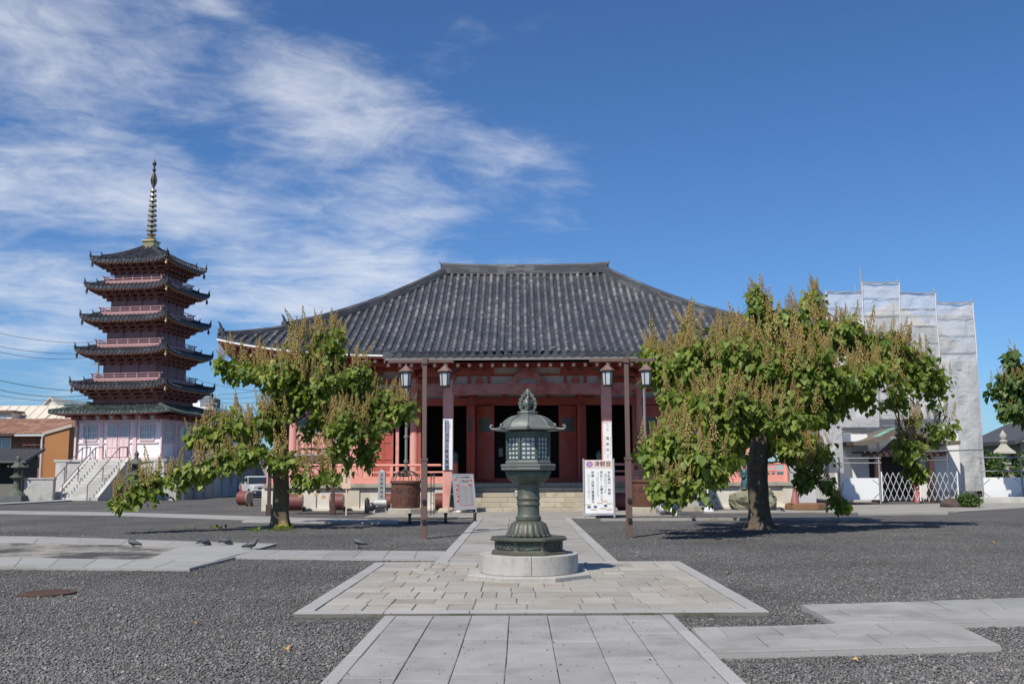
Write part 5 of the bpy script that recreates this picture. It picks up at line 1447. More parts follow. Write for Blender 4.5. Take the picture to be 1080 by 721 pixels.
# dull red drums lying on cradles
dr = thing('red_drum', 'dull red drum on the open gravel left of the tree trunk, furthest from the hall', 'drum', (0, 0, 0), 0, 'dull red drums along the hall platform')
mb = MB(); n = 28
vs = [(-.36 if e == 0 else .30, .35*math.cos(2*PI*k/n), .40+.35*math.sin(2*PI*k/n)) for e in (0, 1) for k in range(n)]
mb.add(vs, [(k, n+k, n+(k+1) % n, (k+1) % n) for k in range(n)]+[tuple(range(n))]); mb.obj('shell', DRUMRED, dr, auto=40)
mb = MB(); vs = [(.302 if e == 0 else .36, (.35 if e == 0 else .30)*math.cos(2*PI*k/n), .40+(.35 if e == 0 else .30)*math.sin(2*PI*k/n)) for e in (0, 1) for k in range(n)]
mb.add(vs, [(k, n+k, n+(k+1) % n, (k+1) % n) for k in range(n)]+[tuple(range(2*n-1, n-1, -1))]); mb.obj('end_cap', M('pale_drum_end', (.36, .33, .28), .6, .15), dr, auto=40)
mb = MB(); mb.box(-.38, .38, -.30, .30, 0, .06); mb.box(.36, .50, -.12, .12, .0, .2); mb.obj('cradle', M('drum_cradle', (.10, .085, .07), .8), dr)
dr.scale = (.80, 1, 1)
spots = [(258, 533.5, .12, None), (313, 534.5, .1, 'dull red drum showing right behind the trunk of the tree with the low branch'),
         (356, 535, .05, 'dull red drum behind the pale wooden placard on its stake'), (411, 535, .05, 'dull red drum mostly hidden between the stone marker and the rain tub'),
         (466, 537, .1, 'dull red drum behind the narrow black rack left of the steps'), (653, 540, .05, 'dull red drum in the shade right of the white notice board')]
for i, (px, py, rz, lab) in enumerate(spots):
    q = gp(px, py); q = (q[0], min(q[1], 43.0)) if i else q
    if i >= 1: w = at(px, 500, 42.9 if i != 5 else 41.5); q = (w.x, w.y)
    if i == 0: dr.location = (q[0], q[1], 0); dr.rotation_euler = (0, 0, -.35); first = dr
    else: dup(first, (q[0], q[1], 0), rz, lab)
t = thing('traffic_cone', 'thin dark red cone standing just behind the leftmost red drum', 'cone', (*gp(253.5, 525), 0))
mb = MB(); mb.lathe([(.16, .03), (.12, .1), (.02, .98), (.01, 1.0)], 14); mb.obj('cone', M('dark_red_cone', (.20, .03, .03), .5), t, auto=50)
mb = MB(); mb.box(-.2, .2, -.2, .2, 0, .03); mb.obj('foot', BLK, t)

# roofed votive rack on posts, left behind the tree
w = at(351, 543, 39.2); t = thing('votive_rack', 'dark brown roofed rack of small wooden votive plaques behind the left tree', 'votive rack', (w.x-1.25, 39.2, 0))
for x in (-1.25, 1.25):
    mb = MB(); mb.box(x-.06, x+.06, -.06, .06, .0, 2.1); pst = mb.obj('post', DKBROWN, t)
    mb = MB(); mb.box(x-.10, x+.10, -.10, .10, 0, .42); mb.obj('post_shoe', DKBROWN, pst, bevel=.01)
mb = MB(); mb.xprism([(-.45, 1.98), (-.47, 2.06), (0, 2.34), (.47, 2.06), (.45, 1.98), (0, 2.26)][::-1], -1.5, 1.5, 'x'); rf2 = mb.obj('roof', DKBROWN, t)
mb = MB(); mb.box(-1.52, 1.52, -.09, .09, 2.30, 2.37); mb.obj('ridge_cap', M('zinc_sheet', (.40, .40, .40), .5), rf2)
mb = MB()
for z in (.95, 1.45, 1.85): mb.box(-1.19, 1.19, -.025, .025, z, z+.06)
mb.obj('rails', DKBROWN, t)
for i in range(15):
    x = -1.05+.15*i+random.uniform(-.03, .03); z = random.choice((.62, .70, 1.12, 1.2)); mb = MB(); y = -.045
    mb.xprism([(x-.075, z), (x+.075, z), (x+.075, z+.11), (x, z+.16), (x-.075, z+.11)], y-.008, y+.008)
    o = mb.obj('votive_plaque', M('votive_wood', (.50, .32, .16), .7, .15, 6), None); tag(o, 'small wooden votive plaque hanging on the dark rack', 'votive plaque', 'votive plaques on the roofed rack')
    o.location = t.location

# pale wooden placard on a stake
w = at(365, 543, 38.6); t = thing('wooden_placard', 'pale wooden placard with pointed top and brush writing, on a thin stake', 'placard', (w.x, 38.6, 0))
mb = MB(); mb.bar((0, 0, 0), (0, 0, 1.25), .045); mb.obj('stake', RAWWOOD, t)
mb = MB(); mb.xprism([(-.165, 1.02), (.165, 1.02), (.165, 1.86), (0, 1.95), (-.165, 1.86)], -.045, -.024); bo = mb.obj('board', RAWWOOD, t)
mb = text_mb('津観音大宝院', .055, origin=(.10, -.050, 1.78), vertical=True, lead=1.3); text_mb('当山御案内所', .08, mb, origin=(.0, -.050, 1.75), vertical=True, lead=1.2); text_mb('参詣順路', .05, mb, origin=(-.10, -.050, 1.72), vertical=True, lead=1.4); mb.obj('lettering', INK, bo)

# upright stone marker with polished stones about its foot
w = at(402.5, 540, 40.8); t = thing('stone_marker', 'upright grey inscribed stone marker with small polished stones about its foot', 'stone marker', (w.x, 40.8, 0))
mb = MB(); mb.box(-.14, .14, -.11, .11, .25, 1.66); mb.add([(-.14, -.11, 1.66), (.14, -.11, 1.66), (.14, .11, 1.66), (-.14, .11, 1.66), (0, 0, 1.75)], [(0, 1, 4), (1, 2, 4), (2, 3, 4), (3, 0, 4)]); mk = mb.obj('pillar', GREYST, t)
mb = text_mb('音菩薩霊場道', .135, origin=(0, -.114, 1.52), vertical=True, lead=1.28); mb.obj('carved_lettering', M('carved_ink', (.08, .08, .085), .8), mk)
mb = MB(); mb.box(-.30, .30, -.45, .12, 0, .10); mb.box(-.22, .22, -.35, .1, .1, .27); mb.obj('base_stone', GREYST, t, bevel=.01)
mb = MB(); mb.tube([(-.24, -.36, .42), (.24, -.36, .42)], .12, 16); mb.obj('offering_cylinder', M('pale_polished_stone', (.50, .50, .50), .4, .08), t, auto=40)
mb = MB(); mb.box(-.2, .2, -.46, -.452, .04, .24); mb.obj('dark_panel', DARKST, t)
for x, mt2, h in ((-.55, DARKST, .62), (.50, GREYST, .6)):
    mb = MB(); mb.lathe([(.10, 0), (.10, h-.1), (.07, h-.05), (.06, h)], 12, (x, -.3)); mb.obj('flower_vase', mt2, t, auto=40)
mb = MB(); mb.ball((-.36, -.3, .26), .17, 12, 8, (1, .8, 1)); mb.obj('round_stone', DARKST, t, smooth=True)

# white name plates on stands, stone posts and the bronze figure on its rock
def plate_stand(px, py, Y, h, label, txt):
    w = at(px, py, Y); t = thing('plate_stand', label, 'sign stand', (w.x, Y, 0), 0, 'white plate signs on stands by the right tree')
    mb = MB(); mb.box(-.19, .19, -.16, .16, 0, .17); mb.obj('foot_block', SIGNWHITE, t, bevel=.01)
    mb = MB(); mb.tube([(0, 0, .17), (0, 0, h)], .028, 8); mb.obj('pole', SIGNWHITE, t)
    mb = MB(); mb.box(-.17, .17, -.05, -.03, h-.12, h+.42); b2 = mb.obj('plate', SIGNWHITE, t)
    m2 = text_mb(txt, .10, origin=(0, -.053, h+.33), vertical=True, lead=1.2); m2.obj('lettering', GREYINK, b2)
plate_stand(708, 544, 37.4, 1.45, 'white plate sign on a thin stand, half hidden by low leaves near the rusty tub', '納経所')
plate_stand(747, 539, 40.6, 1.05, 'white plate sign on a thin stand in front of the shaded platform wall', '順路')
w = at(729, 538, 41.0); t = thing('stone_post', 'square pale granite post on a low base, behind the white plate signs', 'stone post', (w.x, 41.0, 0))
mb = MB(); mb.box(-.28, .28, -.28, .28, .22, 3.2); mb.obj('shaft', LSTONE, t, bevel=.015)
mb = MB(); mb.box(-.44, .44, -.44, .44, 0, .22); mb.obj('base', CAPSTONE, t, bevel=.02)
w = at(850, 536, 41.5); t = thing('stone_pillar', 'broad light grey stone pillar on a rust brown base right of the tree trunk', 'stone pillar', (w.x, 41.5, 0))
mb = MB(); mb.box(-.36, .36, -.3, .3, .28, 3.6); mb.obj('shaft', M('light_grey_stone', (.48, .48, .49), .75, .1, 2, fine=.15), t, bevel=.015)
mb = MB(); mb.lathe([(.86, 0), (.88, .08), (.84, .26), (.78, .30), (.3, .32)], 10); mb.obj('base', M('brown_stone', (.17, .09, .045), .9, .25, 4, bump=.5, bs=15), t, bevel=.02)
t = thing('traffic_cone', 'faded red cone leaning at the left of the broad light grey pillar', 'cone', (w.x-.52, 41.2, .3))
mb = MB(); mb.lathe([(.19, 0), (.17, .06), (.04, .68), (.02, .7)], 14); mb.obj('cone', M('faded_red_cone', (.30, .10, .09), .6), t, auto=50)
mb = MB(); mb.box(-.2, .2, -.2, .2, -.03, 0); mb.obj('foot', RUST, t)
w = at(797, 540, 41.6); t = thing('statue_on_rock', 'dark green bronze standing figure on a rough mossy rock behind the right tree trunk', 'statue', (w.x, 41.6, 0))
bm = bmesh.new(); bmesh.ops.create_icosphere(bm, subdivisions=4, radius=1)
for v in bm.verts:
    d = 1+.28*mnoise.noise(v.co*1.7)+.12*mnoise.noise(v.co*5); v.co = Vector((v.co.x*.98*d, v.co.y*.7*d, max(-.02, .36+v.co.z*.58*d)))
me = bpy.data.meshes.new('rock'); bm.to_mesh(me); bm.free(); me.materials.append(M('mossy_rock', (.22, .21, .15), .95, .25, 3, col2=(.12, .14, .08), mixs=2.5, bump=.6, bs=12)); o = bpy.data.objects.new('rock', me); COL.objects.link(o); o.parent = t
FIG = M('verdigris_bronze', (.07, .13, .15), .5, .25, 5, metal=.4)
mb = MB(); x0 = -.40
mb.lathe([(.26, .86), (.28, .92), (.20, .96)], 14, (x0, 0)); mb.obj('lotus_seat', GREENBZ, t, auto=40)
mb = MB(); fold = lambda a, z: 1+.08*math.sin(a*7)*(1 if z < 1.35 else .3)
mb.lathe([(.16, .94), (.17, 1.0), (.14, 1.2), (.125, 1.35), (.15, 1.5), (.165, 1.6), (.13, 1.66), (.055, 1.70), (.05, 1.74), (.075, 1.78), (.088, 1.85), (.08, 1.93), (.05, 1.99), (.03, 2.03)], 20, (x0, 0), mod=fold)
for s in (-1, 1): mb.tube([(x0+s*.15, 0, 1.6), (x0+s*.20, -.03, 1.42), (x0+s*.10, -.16, 1.36), (x0+s*.01, -.19, 1.42)], [.06, .055, .045, .03], 8)
mb.tube([(x0+.02, -.19, 1.35), (x0+.02, -.17, 1.1), (x0+.14, -.16, .97)], [.03, .04, .03], 6)
mb.obj('figure', FIG, t, smooth=True)
# white sack on a low black trolley
w = at(697, 543, 36.6); t = thing('sack_trolley', 'white sack on a low black trolley at the foot of the right rusty tub', 'trolley', (w.x, 36.6, 0))
mb = MB(); mb.box(-.02, .32, -.2, .2, .08, .12); mb.tube([(.30, -.15, .1), (.34, -.15, .62)], .018, 6); mb.tube([(.30, .15, .1), (.34, .15, .62)], .018, 6); mb.tube([(.34, -.15, .62), (.34, .15, .62)], .018, 6); fr_ = mb.obj('frame', BLK, t)
for y in (-.18, .18):
    mb = MB(); mb.tube([(.28, y-.03, .09), (.28, y+.03, .09)], .09, 14); mb.obj('wheel', BLK, t, auto=40)
mb = MB(); mb.tube([(-.30, -.02, .52), (-.16, 0, .46), (.02, 0, .30), (.12, 0, .13)], [.05, .13, .17, .12], 12, squash=.85); mb.obj('sack', SIGNWHITE, t, smooth=True)

# pigeons
PGREY = M('pigeon_grey', (.075, .08, .095), .6, .3, 12, col2=(.035, .036, .045), mixs=9)
PBEAK = M('pigeon_leg', (.25, .09, .07), .6)
def pigeon_body(pose):
    mb = MB()
    if pose == 'peck': pts = [(-.20, 0, .17), (-.12, 0, .165), (-.03, 0, .15), (.05, 0, .125), (.10, 0, .085), (.125, 0, .05), (.14, 0, .03), (.16, 0, .008)]
    else: pts = [(-.20, 0, .105), (-.12, 0, .125), (-.03, 0, .145), (.05, 0, .16), (.085, 0, .20), (.095, 0, .235), (.115, 0, .25), (.145, 0, .245)]
    mb.tube(pts, [.022, .035, .062, .058, .034, .028, .026, .005], 12); return mb
def pigeon(px, py, rz, pose, label, z=0, Y=None):
    p = (at(px, py, Y) if Y else None); q = gp(px, py) if p is None else (p.x, p.y)
    t = thing('pigeon', label, 'pigeon', (q[0], q[1], z if p is None else p.z), rz, 'pigeons about the court')
    pigeon_body(pose).obj('body', PGREY, t, smooth=True)
    for s in (-1, 1):
        mb = MB(); mb.tube([(.08, s*.045, .145), (-.03, s*.065, .145), (-.14, s*.035, .12), (-.21, s*.01, .10)], [.015, .045, .028, .006], 8, squash=.45); mb.obj('wing', M('pigeon_wing', (.05, .053, .062), .6, .35, 14), t, smooth=True)
        mb = MB(); mb.tube([(.0, s*.025, .10), (.005, s*.028, .05), (.0, s*.028, .006), (.035, s*.028, .004)], .007, 5); mb.obj('leg', PBEAK, t)
for a in ((140, 579, rad(170), 'stand', 'dark pigeon on the scorched patch, leftmost of the pigeons'), (216, 577.5, rad(30), 'peck', 'small pigeon pecking on the pale paving right of the scorched patch'),
          (239, 577, rad(10), 'peck', 'pigeon pecking at the corner of the pale paving, between two other pigeons'), (265, 581.5, rad(0), 'stand', 'upright pigeon on the pale paving closest to the tree trunk'),
          (378, 578.5, rad(160), 'stand', 'lone dark pigeon on gravel between the left tree and lamp post'), (731, 549, rad(90), 'stand', 'dark pigeon in the shade left of the big tree trunk'),
          (824, 540, rad(10), 'peck', 'dark pigeon right of the big tree trunk near the grey pillar')): pigeon(*a)
for px, py, Y, lab in ((637, 368, 41.2, 'dark bird perched on the porch roof tiles above the right lamp post'), (584, 366, 41.3, 'pale bird perched on the porch roof tiles right of the middle')):
    u = at(px, py, Y); zz = RH.z('f', u.x-.3, min(1.28, (52.8-Y)/10))+.12
    t = thing('pigeon', lab, 'pigeon', (u.x, Y, zz), rad(30), 'pigeons about the court'); pigeon_body('stand').obj('body', PGREY, t, smooth=True)
    for s in (-1, 1):
        mb = MB(); mb.tube([(.08, s*.045, .145), (-.03, s*.065, .145), (-.14, s*.035, .12), (-.21, s*.01, .10)], [.015, .045, .028, .006], 8, squash=.45); mb.obj('wing', M('pale_wing', (.42, .42, .44), .6) if px < 600 else PGREY, t, smooth=True)
# rusty manhole lid, fallen leaves
p = gp(50, 626.5); mb = MB(); mb.lathe([(.36, .0), (.365, .028), (.34, .034), (.02, .034)], 28)
for k in range(-3, 4): mb.box(-.3+abs(k)*.04, .3-abs(k)*.04, k*.08-.012, k*.08+.012, .0345, .039)
o = tag(mb.obj('manhole_lid', M('rusty_lid', (.085, .05, .035), .85, .2, 6), auto=40), 'rusty round manhole lid half sunk in the dark gravel', 'manhole lid'); o.location = (p[0], p[1], 0)
FALL = M('fallen_leaf', (.42, .26, .09), .8, .2, 8)
for i, (px, py) in enumerate(((328, 628), (533, 572), (740, 586), (767, 606), (1009, 569), (1046, 573), (1030, 577), (422, 547), (688, 556), (412, 579), (595, 571), (905, 700), (207, 660), (302, 686))):
    p = gp(px, py); mb = MB(); sc = random.uniform(.045, .085)
    mb.add([tuple(Vector(v)*sc+Vector((0, 0, .03*abs(v[0])))) for v in LT], [tuple(f) for f in LF.tolist()])
    o = mb.obj('fallen_leaf', FALL); o.location = (p[0], p[1], .065 if 533 <= px <= 600 else .03); o.rotation_euler = (random.uniform(-.3, .3), random.uniform(-.3, .3), random.uniform(0, 6))
    sol = o.modifiers.new('t', 'SOLIDIFY'); sol.thickness = .002
    tag(o, 'small dry yellow brown leaf fallen on the ground of the court', 'fallen leaf', 'fallen leaves on the court')
# weeds at the left trunk
def weeds():
    V, F = [], []
    r = np.random.default_rng(4)
    for px, py, n in ((298, 559, 26), (303, 557, 20), (290, 560, 8), (228, 558, 14), (268, 561, 8), (200, 558, 6)):
        c = gp(px, py)
        for _ in range(n):
            a = r.random()*6.3; s = r.uniform(.08, .17); b_ = np.array([c[0]+r.normal(0, .12), c[1]+r.normal(0, .12), 0]); d = np.array([math.cos(a), math.sin(a), 0]); e = np.array([-d[1], d[0], 0])
            k = len(V)*1; V += [b_, b_+d*s*.4+e*s*.3+(0, 0, s*.8), b_+d*s+(0, 0, s*.8), b_+d*s*.4-e*s*.3+(0, 0, s*.8)]; F.append((k, k+1, k+2, k+3))
    o = fast_mesh('weeds', np.array(V), np.array(F), LEAF); o['kind'] = 'stuff'
weeds()
# ------------------------------------------------------------------ wrapped building, fences and gate on the right
def sheet_mat(name, col, alpha):
    m = bpy.data.materials.new(name); m.use_nodes = True; nt = m.node_tree; nt.nodes.clear()
    v = X(nt, nt.nodes.new('ShaderNodeTexCoord').outputs['Object']); k = noise(nt, v, 1.2, 5)*.06+.97
    c = mixc(nt, 1.0, col, comb(nt, k, k, k), 'MULTIPLY')
    sx = nt.nodes.new('ShaderNodeSeparateXYZ'); nt.links.new(v.s, sx.inputs[0]); ax, az = X(nt, sx.outputs[0]), X(nt, sx.outputs[2])
    def crease(vec, sc): n_ = noise(nt, vec, sc, 3, .5, .6)-.5; return (n_*n_*40.0).mn(1.0)
    h = crease(comb(nt, ax*1.1+az*.5, az*.55-ax*.4, .3), 1.3) + crease(comb(nt, ax*.9-az*.6, az*.5+ax*.5, 4.0), 1.6) + crease(comb(nt, ax*.5, az*2.0, 7.0), 1.2)*.6
    bn = nt.nodes.new('ShaderNodeBump'); bn.inputs['Strength'].default_value = .30; bn.inputs['Distance'].default_value = .06; nt.links.new(h.s, bn.inputs['Height'])
    d = nt.nodes.new('ShaderNodeBsdfDiffuse'); nt.links.new(bn.outputs[0], d.inputs['Normal']); nt.links.new(c.s, d.inputs[0]); t = nt.nodes.new('ShaderNodeBsdfTranslucent'); nt.links.new(c.s, t.inputs[0])
    a = nt.nodes.new('ShaderNodeMixShader'); a.inputs[0].default_value = .35; nt.links.new(d.outputs[0], a.inputs[1]); nt.links.new(t.outputs[0], a.inputs[2])
    tr = nt.nodes.new('ShaderNodeBsdfTransparent'); b = nt.nodes.new('ShaderNodeMixShader'); b.inputs[0].default_value = alpha
    nt.links.new(tr.outputs[0], b.inputs[1]); nt.links.new(a.outputs[0], b.inputs[2]); o = nt.nodes.new('ShaderNodeOutputMaterial'); nt.links.new(b.outputs[0], o.inputs[0]); return m
SHEET = sheet_mat('scaffold_sheet', (.80, .80, .80), .68); SHEETD = sheet_mat('thick_scaffold_sheet', (.68, .675, .665), .88)
PIPE = M('scaffold_pipe', (.42, .42, .42), .45, .1, 4, metal=.4)
GW = M('gate_white_wall', (.76, .75, .73), .85, .05, 1.2)
SY = 54.0
w0 = at(880, 505, SY).x; w1 = at(1039, 505, SY).x
SC = thing('scaffolding', 'tall pipe scaffolding wrapped in grey translucent sheeting round a building under repair', 'scaffolding', ((w0+w1)/2, SY, 0))
ox = (w0+w1)/2
bays = [(880, 919, 307), (919, 959, 297), (959, 998, 308), (998, 1038, 318)]
def drape(x0, x1, z0, z1, seed, amp=.05, y=0.0):
    r = random.Random(seed); ph = [r.uniform(0, 6) for _ in range(6)]; q1, q2 = r.uniform(.3, .8), r.uniform(-.8, .8)
    rows = 1.1
    def fn(a, b):
        x = x0+(x1-x0)*a; z = z0+(z1-z0)*b; H = z1-z0
        k = math.sin(PI*a)
        row = (b*H/1.85) % 1.0; tie = abs(math.sin(PI*row))        # tied at every lift
        f = .5*math.sin((a*q1*9+b*H*q2)+ph[0])+.3*math.sin(a*14+b*5+ph[1])+.12*math.sin(b*H*2.6+ph[2]+a*2)
        g = math.exp(-((a-row)*5)**2)+.8*math.exp(-((a-1+row*.9+.1*math.sin(ph[3]))*6)**2)   # diagonal pull creases
        sag = -.06*k if b > .97 else 0
        return (x, y-amp*(f+1)*(.25+.75*k)-.05*k*tie+.05*g*k, z+sag)
    mb = MB(); mb.grid(fn, 28, max(8, int((z1-z0)*9))); return mb
for i, (a, b, ytop) in enumerate(bays):
    x0, x1 = at(a, 505, SY).x-ox, at(b, 505, SY).x-ox; z1 = at((a+b)/2, ytop, SY).z
    z0 = .5 if i == 3 else 4.35
    if i == 3:
        zm = at(1017, 381, SY).z
        drape(x0, x1, zm, z1, 11, .04).obj('mesh_sheet', SHEET, SC, smooth=True); drape(x0, x1, z0, zm+.15, 23, .09, -.08).obj('mesh_sheet', SHEETD, SC, smooth=True)
    else: drape(x0, x1, z0, z1, 30+i, .05).obj('mesh_sheet', SHEET, SC, smooth=True)
x = at(1038, 505, SY).x-ox; z1 = at(1038, 318, SY).z
m = drape(0, 6.0, .5, z1, 71, .05); m.v = [(x-yy, xx, zz) for xx, yy, zz in m.v]; m.obj('mesh_sheet', SHEET, SC, smooth=True)
# sheets hanging low at the left, in front of the gate
m = drape(at(852, 500, 50.9).x-ox, at(890, 500, 50.9).x-ox, 1.5, 6.6, 81, .06, -3.1); m.obj('mesh_sheet', SHEETD, SC, smooth=True)
m = drape(at(888, 500, SY-.6).x-ox, at(930, 500, SY-.6).x-ox, 3.9, 8.0, 85, .08, -.6); m.obj('mesh_sheet', SHEET, SC, smooth=True)
mb = MB()
for k, px in enumerate((880, 919, 959, 998, 1038)):
    xx = at(px, 505, SY).x-ox; zt = at(px, (302, 290, 292, 303, 313)[k], SY).z
    mb.tube([(xx, .06, 0 if k in (3, 4) else 3.2), (xx, .06, zt)], .028, 6); mb.tube([(xx, 1.0, 0 if k in (3, 4) else 3.2), (xx, 1.0, zt-.3)], .028, 6)
xx = at(919, 505, SY).x-ox; mb.tube([(xx, .1, 11), (xx, .1, at(919, 281, SY).z)], .025, 6)
mb.obj('uprights', PIPE, SC)
mb = MB()
for z in np.arange(1.9, 12.6, 1.05):
    for i, (a, b, ytop) in enumerate(bays):
        if z < at((a+b)/2, ytop, SY).z and (i == 3 or z > 3.3): mb.tube([(at(a, 505, SY).x-ox, .1, z), (at(b, 505, SY).x-ox, .1, z)], .024, 6)
mb.obj('ledgers', PIPE, SC)
mb = MB()
for z in (3.7, 5.8, 7.9, 10.0): mb.box(w0-ox, w1-ox, .25, .85, z, z+.04)
mb.obj('walk_boards', M('scaffold_board', (.33, .31, .27), .8), SC)
mb = MB()                                             # rope lines lacing the sheets at every lift
for i, (a, b, ytop) in enumerate(bays):
    zt = at((a+b)/2, ytop, SY).z; xa, xb = at(a, 505, SY).x-ox, at(b, 505, SY).x-ox
    for k in range(1, 9):
        z = zt-.93*k
        if z > (1 if i == 3 else 4.5): mb.tube([(xa+(xb-xa)*t, -.06-.03*math.sin(PI*t), z-.02*math.sin(PI*t)) for t in np.linspace(0, 1, 7)], .016, 4)
    mb.tube([(xa, -.10, zt-.02), ((xa+xb)/2, -.12, zt-.09), (xb, -.10, zt-.02)], .03, 5)
mb.obj('lacing', PIPE, SC)
for px, yt in ((880, 307), (919, 297), (959, 297), (998, 308), (1038, 318)):
    xx = at(px, 505, SY).x-ox; zt = at(px, yt, SY).z; mb = MB(); zb_ = .5 if px > 990 else 4.4
    mb.tube([(xx+.02*math.sin(z*1.7), -.07, z) for z in np.linspace(zb_, zt, 24)], .035, 6); mb.obj('sheet_seam', M('pale_seam', (.62, .62, .62), .8), SC)
# the building inside: white walls, gabled roof dimly seen through the sheets
BL = thing('wrapped_building', 'white walled gabled building hidden behind the grey scaffold sheets', 'building', (ox, SY+6.2, 0))
hw = (w1-w0)/2
mb = MB(); mb.box(-hw+.6, hw-.9, -4.4, 5, 0, 8.2); mb.obj('wall', GW, BL)
mb = MB(); gx = at(937, 320, SY+2).x-ox; zr = at(937, 320, SY+2).z; mb.xprism([(gx-3.4, 8.3), (gx+3.5, 8.3), (gx+3.5, 8.6), (gx, zr), (gx-3.4, 8.6)], -5.0, 6); mb.obj('roof', M('pale_gable', (.46, .44, .38), .9), BL)
# old gate porch with a curved copper-brown roof in front of it
gx = at(947, 480, 51.8).x
GT = thing('gate_porch', 'old timber gate porch with a curved brown roof showing green copper patches', 'gate', (gx, 51.8, 0))
prof = []
for i in range(25):
    u = -1+2*i/24; prof.append((u*2.7, 2.95+.85*math.exp(-(u*1.9)**2)+.10*abs(u)**3))
mb = MB(); pl_ = prof+[(a*.99, b-.20-.12*(1-abs(a)/2.7)) for a, b in prof[::-1]]
mb.xprism(pl_[::-1], -1.3, 1.6); gr = mb.obj('roof', M('brown_bark_roof', (.13, .105, .085), .85, .2, 3, col2=(.18, .17, .15), mixs=2), GT)
mb = MB()
for a, b in ((-1.35, -.75), (-.68, -.25)):
    pts = [(a+(b-a)*t) for t in np.linspace(0, 1, 5)]
    for p, q in zip(pts, pts[1:]):
        zf = lambda u: 2.95+.85*math.exp(-(u/2.7*1.9)**2)+.10*abs(u/2.7)**3+.012
        mb.add([(p, -1.2, zf(p)), (q, -1.2, zf(q)), (q, -.3, zf(q)), (p, -.2, zf(p))], [(0, 1, 2, 3)])
mb.obj('copper_patch', M('copper_green', (.16, .42, .33), .6, .2, 5), gr)
for x in (-1.35, 1.35):
    for y in (-.8, 1.2): mb = MB(); mb.box(x-.13, x+.13, y-.13, y+.13, 0, 2.3); mb.obj('post', DKBROWN, GT)
mb = MB(); mb.box(-2.1, 2.1, -.9, -.7, 2.30, 2.48); mb.box(-2.1, 2.1, 1.1, 1.3, 2.30, 2.48); mb.xprism([(-1.3, 2.481), (1.3, 2.481), (.5, 3.2), (-.5, 3.2)], -.85, -.78); mb.obj('gable_beams', DKBROWN, GT)
mb = MB()
for i in range(14): x = -2.08+i*.32; mb.box(x-.04, x+.04, -1.2, 1.4, 2.49, 2.58)
mb.obj('rafters', DKBROWN, GT)
mb = MB(); mb.box(-1.2, 1.2, 1.25, 1.32, .2, 2.5); mb.obj('gate_leaves', DARKWOOD, GT)
mb = MB(); mb.box(.55, .72, -.6, -.45, 0, 1.5); mb.obj('red_notice_post', M('pink_red_post', (.55, .16, .18), .6), GT)
mb = MB(); mb.box(-.18, .1, -.93, -.905, 2.62, 2.84); mb.obj('paper_seal', SIGNWHITE, GT)
for s, (a, b) in ((0, (884, 916)), (1, (978, 1012))):
    x0, x1 = at(a, 500, 52.6).x, at(b, 500, 52.6).x
    t = thing('plaster_wall', ('white plaster wall left of the gate porch behind the white fence panel', 'white plaster wall right of the gate porch behind the folding gate')[s], 'wall', ((x0+x1)/2, 52.6, 0))
    h_ = (x1-x0)/2; mb = MB(); mb.box(-h_, h_, -.12, .12, .55, 3.5); mb.obj('plaster', GW, t); mb = MB(); mb.box(-h_-.03, h_+.03, -.16, .16, 0, .55); mb.obj('stone_foot', CONC, t)
# pipe fences with white sheet panels
def pipe_fence(px0, px1, Y, label, posts):
    x0, x1 = at(px0, 510, Y).x, at(px1, 510, Y).x; t = thing('panel_fence', label, 'fence', ((x0+x1)/2, Y, 0)); h_ = (x1-x0)/2
    for i in range(posts):
        x = -h_+2*h_*i/(posts-1); mb = MB(); mb.tube([(x, 0, 0), (x, 0, 2.28)], .035, 8); mb.obj('post', PIPE, t)
    mb = MB()
    for z in (1.55 if px0 > 1000 else 1.98, 2.22): mb.tube([(-h_-.1, -.04, z), (h_+.1, -.04, z)], .026, 8)
    mb.obj('rails', PIPE, t)
    for i in range(posts-1):
        a = -h_+2*h_*i/(posts-1)+.06; b = -h_+2*h_*(i+1)/(posts-1)-.06
        mb = MB(); mb.box(a, b, -.02, .0, .18, 1.24); pn = mb.obj('white_panel', SIGNWHITE, t)
        mb = MB()
        for s in (-1, 1):
            cx, d = (a, 1) if s < 0 else (b, -1)
            for z in (.25, 1.17): mb.bar((cx, -.03, z+(-.25 if z > 1 else .25)), (cx+d*.3, -.03, z), .02)
        mb.obj('corner_braces', PIPE, pn)
pipe_fence(886, 928, 50.0, 'grey pipe fence with one white sheet panel, left of the folding gate', 2)
pipe_fence(1036, 1120, 50.0, 'grey pipe fence with white sheet panels running off the right edge', 3)
x0, x1 = at(930, 510, 50).x, at(1010, 510, 50).x
t = thing('folding_gate', 'white expanding lattice gate drawn across the way to the gate porch', 'folding gate', (x0, 50, 0)); L_ = x1-x0; n = 13
mb = MB(); st_ = L_/n
for i in range(-1, n+1):
    for s in (1, -1):
        xa, xb = (i*st_, (i+2)*st_) if s > 0 else ((i+2)*st_, i*st_)
        z0, z1 = .12, 1.50
        lo, hi = min(xa, xb), max(xa, xb)
        ta, tb = max(0, (0-lo)/(hi-lo)), min(1, (L_-lo)/(hi-lo))
        if tb <= ta: continue
        if s < 0: ta, tb = 1-tb, 1-ta
        mb.bar((xa+(xb-xa)*ta, s*.012, z0+(z1-z0)*ta), (xa+(xb-xa)*tb, s*.012, z0+(z1-z0)*tb), .024, .012, up=(0, 1, 0))
mb.obj('lattice', M('lattice_white', (.62, .62, .61), .5), t)
for x in (0, L_/2, L_):
    mb = MB(); mb.box(x-.025, x+.025, -.03, .03, .05, 1.55); mb.obj('stile', SIGNWHITE, t)
    mb = MB(); mb.tube([(x, -.03, .05), (x, .03, .05)], .05, 10); mb.obj('castor', BLK, t)
